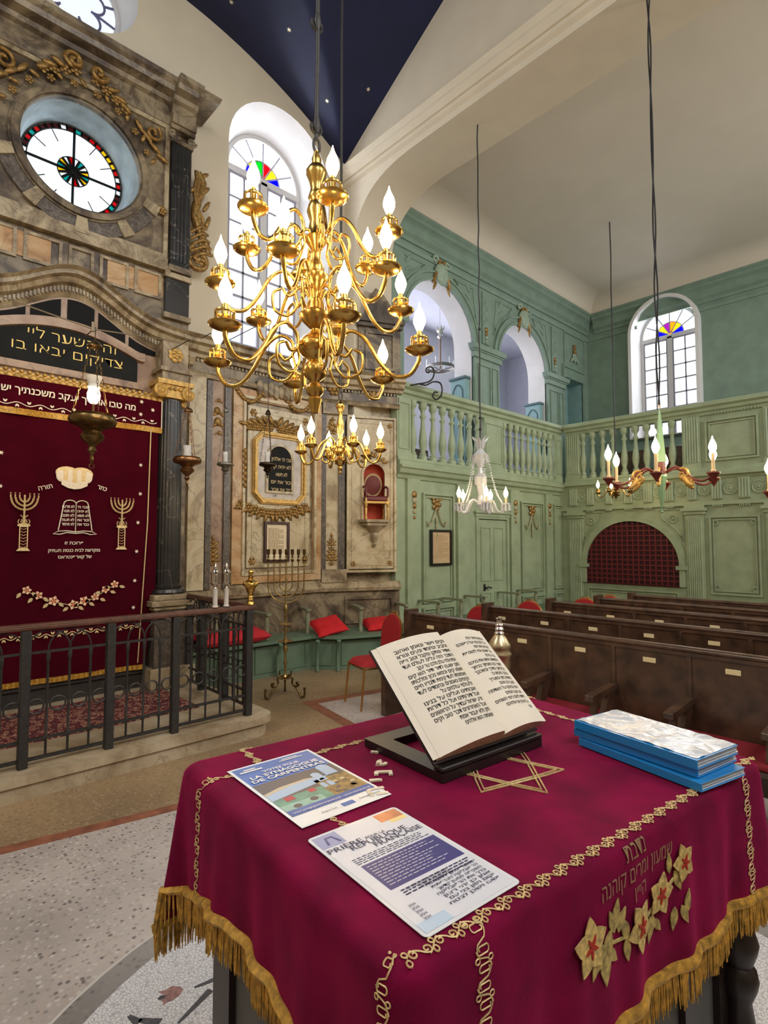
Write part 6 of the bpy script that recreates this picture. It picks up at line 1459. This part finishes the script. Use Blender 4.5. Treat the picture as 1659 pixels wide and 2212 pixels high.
onfront(g).build('dedication_lettering', mat('dull_bronze_thread', (150, 118, 86), .6), cloth, smooth=0)
pet, hrt, lfm = mat('golden_petal_thread', (206, 178, 110), .55, var=.25, vs=120), mat('red_centre_thread', (172, 38, 26), .6), mat('olive_gold_leaf_thread', (178, 156, 92), .55, var=.3, vs=90)
fl_ = [((1270, 2041), .052), ((1380, 1997), .05), ((1429, 1933), .046), ((1472, 1859), .042)]
g = G(); fp_ = [PN(*p) for p, _ in fl_]; g.tube(cat_rom([(u, 0, v - .008) for u, v in fp_]), .0025, 5, m=2)
for (p, r), k in zip(fl_, range(4)):
    u, v = PN(*p); flower(g, u, v, r * .82, .003, 0, 1, 5, .3 + k * .5)
for p, L_, a in [((1320, 1990), .05, 1.9), ((1330, 1975), .06, 1.2), ((1342, 1985), .05, .9), ((1308, 2050), .07, -2.0), ((1320, 2060), .045, -.8), ((1303, 2080), .08, -1.6), ((1285, 2080), .06, -2.2), ((1352, 2050), .045, -1.5), ((1412, 2010), .06, -1.9), ((1425, 2000), .04, -.9), ((1447, 1865), .045, 1.6), ((1462, 1900), .05, -1.2), ((1472, 1970), .045, -1.2), ((1456, 1985), .05, -1.8), ((1478, 1940), .05, 1.2), ((1350, 2010), .05, -1.3)]:
    u, v = PN(*p); L_ *= .8; eleaf(g, u - L_ / 2 * cos(a), v - L_ / 2 * sin(a), L_, a, 0, .24, 2)
onfront(g).build('embroidered_flowers', [pet, hrt, lfm], cloth, smooth=60)
# ================================================================== papers on the desk
def sheet(name, label, quad, z, th, m, cat):
    q = [V(tp(*p)) for p in quad]                       # far left, far right, near right, near left
    o = (q[0] + q[2]) / 2; ux = ((q[1] - q[0]) + (q[2] - q[3])).normalized(); W_ = ((q[1] - q[0]).length + (q[2] - q[3]).length) / 2; H_ = ((q[0] - q[3]).length + (q[1] - q[2]).length) / 2
    an = atan2(ux.y, ux.x); w_ = MT @ V((o.x, o.y, z)); t = thing(name, label, cat, w_, TH + an); return t, W_, H_
p1, W1, H1 = sheet('poster', '', [(499, 1668), (681, 1622), (838, 1722), (655, 1802)], TZ + .0035, .001, white, 'poster')
p1['label'] = 'blue and white printed poster lying on the velvet cloth nearest the railing'
def rect(g, x0, y0, x1, y1, z, m=0): g.add([(x0, y0, z), (x1, y0, z), (x1, y1, z), (x0, y1, z)], [(0, 1, 2, 3)], m)
paper = mat('glossy_white_paper', (236, 238, 242), .3); blue_p = mat('poster_blue', (62, 106, 190), .35, var=.06, vs=9)
g = G(); g.box(-W1 / 2, -H1 / 2, -.0006, W1 / 2, H1 / 2, .0); g.build('sheet', paper, p1)
bw = .007; x0, x1, yt, yb = -W1 / 2 + bw, W1 / 2 - bw, H1 / 2 - bw, -H1 / 2 + bw; Hh = yt - yb
cl_ = [blue_p, mat('print_dark_brown', (92, 80, 78), .4), mat('print_cream', (206, 190, 160), .4), mat('print_green', (110, 160, 136), .4, var=.15, vs=30), mat('print_gold', (150, 120, 62), .4, var=.35, vs=60), mat('print_pale_blue', (170, 196, 226), .35), mat('print_red', (186, 44, 52), .4), mat('print_mint', (150, 196, 180), .4, var=.1, vs=40), mat('print_deep_blue', (40, 84, 170), .35)]
g = G(); y = lambda f: yt - Hh * f
rect(g, x0, y(.33), x1, yt, .0003, 0); rect(g, x0, y(.8), x1, y(.33), .0003, 1)
g.add([(x0, y(.62), .0005), (x0 + .12, y(.56), .0005), (x0 + .15, y(.5), .0005), (x0 + .1, y(.45), .0005), (x0 + .04, y(.46), .0005), (x0, y(.5), .0005)], [tuple(range(6))], 5)
g.add([(x0, y(.5), .0006), (x0 + .04, y(.46), .0006), (x0 + .1, y(.45), .0006), (x0 + .125, y(.47), .0006), (x0 + .06, y(.485), .0006), (x0, y(.53), .0006)], [tuple(range(6))], 2)
rect(g, x0, y(.8), x0 + .11, y(.62), .0005, 3); rect(g, x0 + .11, y(.8), x1, y(.52), .0005, 4); rect(g, x0, y(.8), x0 + .09, y(.72), .0007, 7)
g.prism([(x0 + .022 + .0, y(.68)), (x0 + .042, y(.68)), (x0 + .042, y(.62)), (x0 + .022, y(.62))], .0007, .0008, ax='z', m=6); g.prism([(x0 + .078, y(.66)), (x0 + .094, y(.66)), (x0 + .094, y(.61)), (x0 + .078, y(.61))], .0007, .0008, ax='z', m=6)
for a, b, c_, d in ((.12, .02, .56, .44), (.148, .03, .5, .36), (.112, .012, .66, .6), (.128, .012, .66, .6)): g.prism(archpoly(x0 + a, x0 + a + b, y(c_), y(d)), .0008, .0009, ax='z', m=5)
for i in range(12): u, v = x0 + .115 + rnd.random() * (W1 - .135), y(.53 + .25 * rnd.random()); g.prism([(u - .006, v - .004), (u + .006, v - .003), (u + .004, v + .005), (u - .005, v + .004)], .0008, .0009, ax='z', m=[2, 4, 1][i % 3])
for u, v in ((.03, .77), (.07, .75)): g.prism([(x0 + u + .009 * cos(t), y(v) + .008 * sin(t)) for t in [2 * pi * i / 12 for i in range(12)]], .0009, .001, ax='z', m=1)
rect(g, x0, y(.875), x1, y(.8), .001, 8); g.build('print', cl_, p1, smooth=0)
g = G(); g.text('VOTEZ POUR', .0, y(.175), .0105, .0012, width=.09, bold=.02, ax='z'); g.text('LA SYNAGOGUE', 0, y(.24), .0135, .0012, width=.165, bold=.03, ax='z'); g.text('DE CARPENTRAS', 0, y(.305), .0135, .0012, width=.175, bold=.03, ax='z'); g.text('www.synagoguedecarpentras.fr - www.monument.fr', 0, y(.855), .0055, .0012, width=.18, ax='z', bold=.01)
rect(g, x0 + .008, y(.1), x0 + .06, y(.075), .0012); rect(g, x0 + .02, y(.065), x0 + .048, y(.045), .0012); rect(g, x0 + .105, y(.075), x0 + .165, y(.06), .0012); rect(g, x0 + .115, y(.05), x0 + .155, y(.035), .0012); g.build('white_lettering', white, p1, smooth=0)
g = G(); g.text('francetv', .055, y(.95), .006, .0005, ax='z'); g.text('france.tv', .085 - .004, y(.95), .006, .0005, ax='z', width=.022); g.text('Région Sud', -.03, y(.955), .005, .0005, ax='z'); rect(g, -.0, y(.97), .03, y(.9), .0005) if 0 else None; g.build('logo_lettering', ink, p1, smooth=0)
g = G(); rect(g, .0, y(.965), .028, y(.92), .0005); g.build('logo', blue_p, p1, smooth=0)
# laminated prayer sheet
p2, W2_, H2 = sheet('laminated_sheet', '', [(673, 1815), (866, 1742), (1117, 1915), (916, 2039)], TZ + .0035, .001, white, 'printed sheet')
p2['label'] = 'laminated prayer sheet with a dark blue text block on the velvet cloth'
g = G()
def rr_(x0, y0, x1, y1, r): return [(cx_ + r * cos(R(a)), cy_ + r * sin(R(a))) for cx_, cy_, a0 in ((x1 - r, y1 - r, 0), (x0 + r, y1 - r, 90), (x0 + r, y0 + r, 180), (x1 - r, y0 + r, 270)) for a in (a0, a0 + 30, a0 + 60, a0 + 90)]
lam = mat('clear_laminate', (232, 234, 240), .12)
g.prism(rr_(-W2_ / 2, -H2 / 2, W2_ / 2, H2 / 2, .008), -.0008, 0, ax='z'); g.build('laminate', lam, p2, smooth=0)
w2, h2 = W2_ / 2 - .006, H2 / 2 - .006; Y2 = lambda f: h2 - 2 * h2 * f
g = G(); rect(g, -w2, -h2, w2, h2, .0003, 0); rect(g, -w2, Y2(.14), -w2 + .045, h2, .0005, 1); rect(g, w2 - .05, Y2(.1), w2, h2, .0005, 2); rect(g, w2 - .035, Y2(.14), w2, Y2(.1), .0005, 3); rect(g, -w2 + .02, Y2(.66), w2 - .006, Y2(.4), .0005, 4); rect(g, -w2, -h2, -w2 + .05, Y2(.93), .0005, 5)
g.prism([(-w2 + .012, Y2(.115)), (-w2 + .017, Y2(.115)), (-w2 + .02, Y2(.05)), (-w2 + .03, Y2(.05)), (-w2 + .035, Y2(.115)), (-w2 + .04, Y2(.115)), (-w2 + .032, Y2(.035)), (-w2 + .018, Y2(.035))], .0006, .0007, ax='z', m=4)
g.build('print', [mat('sheet_white', (228, 230, 240), .25), mat('sheet_lilac', (150, 160, 206), .3), mat('sheet_orange', (236, 150, 96), .3, var=.15, vs=30), mat('sheet_yellow', (246, 222, 150), .3), mat('sheet_indigo', (58, 58, 132), .3), mat('sheet_pale_blue', (190, 214, 238), .3)], p2, smooth=0)
g = G()
for t_, f, h_, w__, x in (('PRIÈRE', .205, .0125, .066, -.055), ('POUR LA', .2, .0075, .04, .005), ('RÉPUBLIQUE', .25, .013, .115, .005), ('FRANÇAISE', .3, .0125, .1, .035)): g.text(t_, x, Y2(f), h_, .0008, ax='z', width=w__, bold=.0)
def lines(g, x0, x1, f0, f1, n, h, rag=.12, z=.0008):
    for i in range(n):
        yy = Y2(f0 + (f1 - f0) * i / n); x = x0; e_ = x1 - (x1 - x0) * rag * rnd.random()
        while x < e_: q = rnd.uniform(.004, .013); rect(g, x, yy, min(e_, x + q), yy + h, z); x += q + .0025
lines(g, -w2 + .018, w2 - .01, .33, .4, 4, .0017); lines(g, -w2 + .03, w2 - .006, .7, .76, 3, .0026); 
for k, t_ in enumerate(['אשר נתן תשועה', 'הרפובליקה הצרפתית', 'השקיפה ממעון קדשך', 'ברך את הרפובליקה', 'אמן כן יהי רצון', 'יקום חזון בני עם', 'ישעו וישכן לבטח']): g.text(t_, w2 - .012, Y2(.75 + .03 * k), .0055, .0008, al='R', ax='z', heb=True, width=.1 - .004 * (k % 3), bold=.01)
g.text('LA RÉPUBLIQUE FRANÇAISE', -.01, Y2(.71), .0045, .0008, ax='z', width=.08); g.text('LE PEUPLE FRANÇAIS', .0, Y2(.735), .0045, .0008, ax='z', width=.06)
for k in range(5): g.text('אמן', -w2 + .022, Y2(.82 + .028 * k), .005, .0008, ax='z', heb=True, width=.012)
g.build('dark_lettering', mat('navy_ink', (44, 44, 84), .5), p2, smooth=0)
g = G(); lines(g, -w2 + .026, w2 - .012, .43, .65, 9, .0014, .35); g.build('white_lettering', white, p2, smooth=0)
# ================================================================== book on its stand
black_w = mat('black_lacquered_wood', (32, 27, 26), .38)
bx0, by0 = tp(957, 1682, TZ + .012); bx1, by1 = tp(1172, 1602, TZ + .012); bx2, by2 = tp(806, 1597, TZ + .012)
an = atan2(by1 - by0, bx1 - bx0); o = MT @ V((bx0, by0, TZ + .002))
Wb = math.hypot(bx1 - bx0, by1 - by0); Hb = math.hypot(bx2 - bx0, by2 - by0)
stand = thing('book_stand', 'black wooden tilted book stand lying on the embroidered star', 'book stand', o, TH + an)
g = G(); frame_ = [(0, 0), (Wb, 0), (Wb, Hb), (0, Hb)]; g.prism(frame_, 0, .018, [[(.05, .06), (Wb - .05, .06), (Wb - .05, Hb - .05), (.05, Hb - .05)]], ax='z'); g.build('base_frame', black_w, stand, bev=.003)
TI_ = R(42); hb = .29
MB = MX.Translation((0, .02, .03)) @ MX.Rotation(TI_, 4, 'X')
g = G(MB); g.box(.03, .0, -.012, Wb - .03, .24, 0); g.build('rest_board', black_w, stand, bev=.003)
g = G(); g.box(0, 0, .018, Wb, .03, .03); g.build('ledge', black_w, stand, bev=.004)
g = G(); g.tube([(.06, .05, .02), (.06, .17, .17)], .008, 6); g.tube([(Wb - .06, .05, .02), (Wb - .06, .17, .17)], .008, 6); g.build('strut', black_w, stand)
book = thing('prayer_book', 'large open prayer book with Hebrew text resting on the black stand', 'book', o, TH + an)
MBk = MX.Translation((0, .018, .04)) @ MX.Rotation(TI_, 4, 'X')
BW = math.hypot(*(V(tp(1193, 1580, TZ + .035)) - V(tp(948, 1652, TZ + .035)))); xm = BW * .56
bl = mat('dark_book_cover', (38, 22, 20), .45); pgm = mat('cream_page_paper', (242, 232, 214), .75, var=.03, vs=8); edge_m = mat('page_edges', (206, 190, 160), .8, var=.15, vs=180)
g = G(MBk); g.box(-.012, -.006, -.006, xm, hb + .006, 0); g.box(xm, -.006, -.006, BW - .02, hb + .006, 0); g.build('cover', bl, book, bev=.002)
def zl(x): t = x / xm; return .012 + .030 * t ** .8 - .028 * max(0, (t - .9) / .1) ** 2 + .012 * sin(pi * t)
def zr(x): t = (x - xm) / (BW - xm); return .014 + .032 * sin(pi * min(1, t * 1.0 + .05)) ** .7 * (1 - .55 * t) + .006 * t
def zpage(x): return zl(x) if x <= xm else zr(x)
def block(name, xa, xb, fz, nn_=24):
    g = G(MBk); top = [(xa + (xb - xa) * i / nn_) for i in range(nn_ + 1)]
    vs = [(x, 0, fz(x)) for x in top] + [(x, hb, fz(x)) for x in top] + [(x, 0, 0) for x in top] + [(x, hb, 0) for x in top]; n = nn_ + 1
    g.add(vs, [(i, i + 1, n + i + 1, n + i) for i in range(nn_)], 0)
    g.add(vs, [(2 * n + i, 2 * n + i + 1, i + 1, i) for i in range(nn_)] + [(n + i, n + i + 1, 3 * n + i + 1, 3 * n + i) for i in range(nn_)] + [(0, n, 3 * n, 2 * n), (nn_, n + nn_, 3 * n + nn_, 2 * n + nn_)], 1)
    return g.build(name, [pgm, edge_m], book, smooth=40)
block('left_pages', 0, xm - .001, zl); block('right_pages', xm + .001, BW, zr)
g = G(MBk)
for k in range(4): x = .002 + .006 * k; g.add([(x - .004 * (3 - k) - .004, .001, .006 + .0025 * k), (x + .05, .001, zl(max(0, x + .05)) + .0004), (x + .05, hb - .001, zl(x + .05) + .0004), (x - .004 * (3 - k) - .004, hb - .001, .006 + .0025 * k)], [(0, 1, 2, 3)])
g.build('loose_leaves', pgm, book)
LP = ['וקים וישר ונאמן ואהוב', 'וחביב ונחמד ונעים ונורא', 'ואדיר ומתקן ומקבל וטוב ויפה', 'הדבר הזה עלינו לעולם ועד', 'אמת אלהי עולם מלכנו צור יעקב', 'מגן ישענו לדור ודור הוא קים', 'ושמו קים וכסאו נכון ומלכותו', 'ואמונתו לעד קימת ודבריו חיים', 'וקימים נאמנים ונחמדים לעד', 'ולעולמי עולמים על', 'אבותינו ועלינו על בנינו', 'ועל דורותינו ועל כל דורות', 'זרע ישראל עבדיך על הראשונים', 'ועל האחרונים דבר טוב וקים', 'חק ולא יעבור אמת', 'שאתה הוא אלהינו']
RP = ['ושמתם את דברי אלה', 'על לבבכם ועל נפשכם', 'וקשרתם אתם לאות', 'על ידכם והיו לטוטפת', 'בין עיניכם', 'ולמדתם אתם את בניכם', 'לדבר בם בשבתך בביתך', 'ובלכתך בדרך ובשכבך', 'ובקומך וכתבתם על', 'מזוזות ביתך ובשעריך', 'למען ירבו ימיכם', 'וימי בניכם על האדמה', 'אשר נשבע לאבתיכם', 'לתת להם כימי השמים', 'על הארץ אני אלהיכם', 'אמת']
g = G()
def page_text(L__, xa, xb, h, fz):
    n = len(L__); gg = G()
    for i, t_ in enumerate(L__):
        v = hb - .035 - (hb - .06) * i / n; w = (xb - xa) * (1 if i % 5 != 4 else .8); short = len(t_) < 18
        gg.text(t_, xb, v, h, 0, al='R', ax='z', heb=True, width=min(w, (xb - xa) * len(t_) / 26 if short else w), bold=.012)
    o_ = len(g.v); g.v += [(MBk @ V((x, y, fz(x) + .0009)))[:] for x, y, z in gg.v]; g.f += [tuple(i + o_ for i in f) for f in gg.f]; g.m += gg.m
page_text(LP, .03, xm - .02, .0098, zl); page_text(RP, xm + .022, BW - .018, .0085, zr); g.build('lettering', ink, book, smooth=0)
# ================================================================== blue folders
fb, clr = mat('bright_blue_plastic', (28, 140, 214), .35, coat=.4), mat('clear_glossy_sleeve', (212, 218, 226), .2, var=.06, vs=14, bump=.35, bs=30)
fq = [V(tp(*p, TZ + .062)) for p in [(1242, 1553), (1330, 1531), (1590, 1605), (1512, 1643)]]
ux = ((fq[3] - fq[0]) + (fq[2] - fq[1])).normalized(); Lf = ((fq[3] - fq[0]).length + (fq[2] - fq[1]).length) / 2; Wf = (fq[1] - fq[0]).length
for k, (lb, dx, dy, da, z0, th) in enumerate([('bottom of the three stacked blue folders on the velvet cloth', -.0, -.012, -.03, .003, .017), ('middle of the three stacked blue folders on the velvet cloth', .004, .004, .02, .0215, .018), ('top blue folder of the stack with a clear glossy sleeve over white paper', 0, 0, 0, .041, .019)]):
    an_ = atan2(ux.y, ux.x) + da; w_ = MT @ V((fq[0].x + dx, fq[0].y + dy, TZ + z0))
    f_ = thing('plastic_folder', lb, 'folder', w_, TH + an_, 'stack of blue plastic folders')
    g = G(); g.box(0, 0, 0, Lf, Wf, .0012, 0); g.box(0, 0, th - .0012, Lf, Wf, th, 0); g.box(0, -.003, 0, Lf, .001, th, 0); g.build('cover', fb, f_, bev=.0008)
    g = G(); 
    for i in range(5): z = .002 + (th - .004) * i / 5; g.box(.002, .002, z, Lf - .003 - .003 * (i % 2), Wf + .004 - .002 * (i % 3), z + (th - .004) / 6)
    g.build('sleeves', clr, f_)
    if k == 2: g = G(); g.grid(lambda i, j: (.004 + (Lf - .008) * i, .004 + (Wf - .004) * j, th + .0008 + .0022 * NZ.noise((i * 7, j * 4, 3)) ** 2 * 4), 50, 26); g.build('glossy_sleeve', clr, f_, smooth=80)
# ================================================================== glass bottle of spices, behind the book
bt = MT @ V((.985, .70, TZ + .003)); bt = P(1080, 1516, Z=TZ + .003)
sb = thing('ornamental_flask', 'pale gold ornamental flask with a beaded stopper standing behind the open book', 'flask', bt)
g = G(); g.lathe([(0, 0), (.034, 0), (.036, .01), (.03, .02), (.032, .1), (.034, .12), (.033, .14), (.037, .145), (.037, .15), (.033, .155), (.033, .165), (.036, .17), (.034, .178), (.02, .2), (.013, .208)], 24); g.build('body', mat('pale_gold_metal', (196, 180, 144), .3, .8), sb, smooth=50)
g = G(); g.lathe([(.013, .206), (.016, .212), (.011, .218), (.015, .225), (.01, .232), (.013, .238), (.009, .245), (.008, .252), (.01, .258), (0, .262)], 16); g.build('stopper', silver, sb, smooth=50)
# ================================================================== things up in the gallery
def cab(label, X, px, py):
    h = P(px, py, X=X).z - 2.87; y0, y1 = 6.56, 6.92; t = thing('panelled_cabinet', label, 'cabinet', (X, y0, 2.87)); w = y1 - y0
    g = G(); g.box(0, 0, 0, .13, w, h); g.build('body', cab_blue, t, bev=.006)
    g = G(); g.box(-.04, -.03, h, .14, w + .02, h + .05); g.build('cornice', slate_b, t, bev=.01)
    g = G(); pts = [(.06, .3), (w - .06, .3), (w - .06, h - .22)] + [(w / 2 + (w / 2 - .06) * cos(R(x)) * .75, h - .2 + .1 * sin(R(x))) for x in (20, 60, 90, 120, 160)] + [(.06, h - .22)]
    g.tube([(-.003, u, v) for u, v in pts], .016, 5, True); g.build('door_molding', slate_b, t, smooth=50)
slate_b = mat('slate_blue_paint', (86, 112, 118), .5)
cab('pale blue-green panelled cabinet with a dark cornice at the side of the first arch', 8.3, 985, 822)
cab('pale blue-green panelled cabinet with a dark cornice at the side of the second arch', 10.96, 1150, 876)
# silver hoop chandelier in the room beyond the first arch
c6 = P(951, 800, Y=7.9); t = thing('hoop_chandelier', 'silver hoop chandelier with white candles hanging in the room beyond the first arch', 'chandelier', (c6.x, c6.y, 0)); zz = lambda y: P(951, y, Y=7.9).z
g = G(); g.tube([(.3 * cos(2 * pi * i / 24), .3 * sin(2 * pi * i / 24), zz(795)) for i in range(24)], .02, 6, True, flat=2.2)
for i in range(6): g.tube([(0, 0, zz(800)), (.3 * cos(i * pi / 3), .3 * sin(i * pi / 3), zz(795))], .009, 5)
g.build('hoop', mat('dull_silver', (128, 122, 116), .35, .6), t, smooth=50)
g = G(); g.tube([(0, 0, zz(800)), (0, 0, zz(728))], .02, 8); g.build('stem', mat('copper_rod', (150, 120, 100), .4, .7), t)
g = G(); g.lathe([(.02, zz(732)), (.07, zz(728)), (.05, zz(722)), (.075, zz(716)), (.06, zz(712))], 12)
for i in range(6): a = i * pi / 3; g.tube([(.06 * cos(a), .06 * sin(a), zz(714)), (.1 * cos(a), .1 * sin(a), zz(705))], [.03, .004], 5)
g.tube([(0, 0, zz(728)), (0, 0, 6.9)], .006, 5); g.build('crown', silver, t, smooth=40)
for i in range(6): a = i * pi / 3 + .4; g = G(); g.lathe([(.014, 0), (.014, .14), (0, .17)], 8, (.3 * cos(a), .3 * sin(a), zz(793))); g.build('candle', white, t)
# wrought iron scroll standing out over the cornice
g = G(); T = wallT((0, 6.1, 0), (1, 0, 0), (0, -1, 0)); q = [PW(T, *p, .25) for p in [(905, 829), (922, 826), (934, 818), (938, 803), (932, 793), (922, 795), (921, 803), (927, 805)]]; q2 = [PW(T, *p, .25) for p in [(905, 829), (920, 832), (935, 825), (950, 827), (955, 840), (952, 856), (942, 863), (935, 856), (939, 847), (945, 848)]]
for k in (q, q2): g.tube(cat_rom([T @ V((u, .25, v)) for u, v in k]), .013, 6)
a = T @ V((q[0][0], .25, q[0][1])); g.tube([tuple(a), (a.x - .1, 6.02, a.z - .02), (5.95, 6.05, 4.18)], .013, 6)
tag(g.build('iron_scroll', iron, smooth=60), 'black wrought iron scroll bracket curling out above the end of the marble cornice', 'ironwork')
# seats and screens seen between the balusters
for i, (px, l_) in enumerate([(921, 'dark wooden seat back behind the gallery balusters beside the first post'), (975, 'dark wooden seat back behind the gallery balusters before the first cabinet'), (1110, 'dark wooden seat back behind the balusters beside the middle gallery post'), (1140, 'dark wooden seat back behind the balusters before the second cabinet')]):
    x = P(px, 950, Y=6.5).x; t = thing('gallery_pew', l_, 'pew', (x, 7.25, 2.87), group=None)
    g = G(); g.box(-.2, 0, 0, .2, .05, .62); g.build('backrest', wood_d, t, bev=.01); g = G(); g.box(-.2, -.25, .36, .2, 0, .4); g.build('seat', wood_d, t); 
    for s_ in (-.17, .17): g = G(); g.box(s_ - .02, -.24, 0, s_ + .02, -.2, .36); g.build('leg', wood_d, t)
g = G(); x = P(884, 900, Y=6.35).x; g.prism([(-.05, .55), (.08, .7), (.1, 1.05), (.02, 1.12), (-.06, 1.0)], 0, .08); o_ = g.build('wooden_board', mat('orange_brown_wood', (132, 80, 44), .5, var=.3, vs=8)); o_.location = (x, 6.32, 2.87); tag(o_, 'orange-brown carved board leaning behind the first gallery baluster', 'board')
for y0, y1 in ((2.4, 3.3), (3.6, 4.4), (4.6, 5.3)):
    t = thing('gallery_pew', 'dark wooden bench back behind the balusters over the red grille, %s' % {2.4: 'under the solid panel', 3.6: 'below the arched window', 4.6: 'beside the fluted corner post'}[y0], 'pew', (11.7, y0, 2.86))
    g = G(); g.box(0, 0, 0, .06, y1 - y0, .75); g.build('backrest', wood_d, t, bev=.01); g = G(); g.box(.06, 0, .36, .42, y1 - y0, .41); g.build('seat', wood_d, t); g = G(); g.box(.36, .03, 0, .41, .08, .36); g.build('leg', wood_d, t); g = G(); g.box(.36, y1 - y0 - .08, 0, .41, y1 - y0 - .03, .36); g.build('leg', wood_d, t)
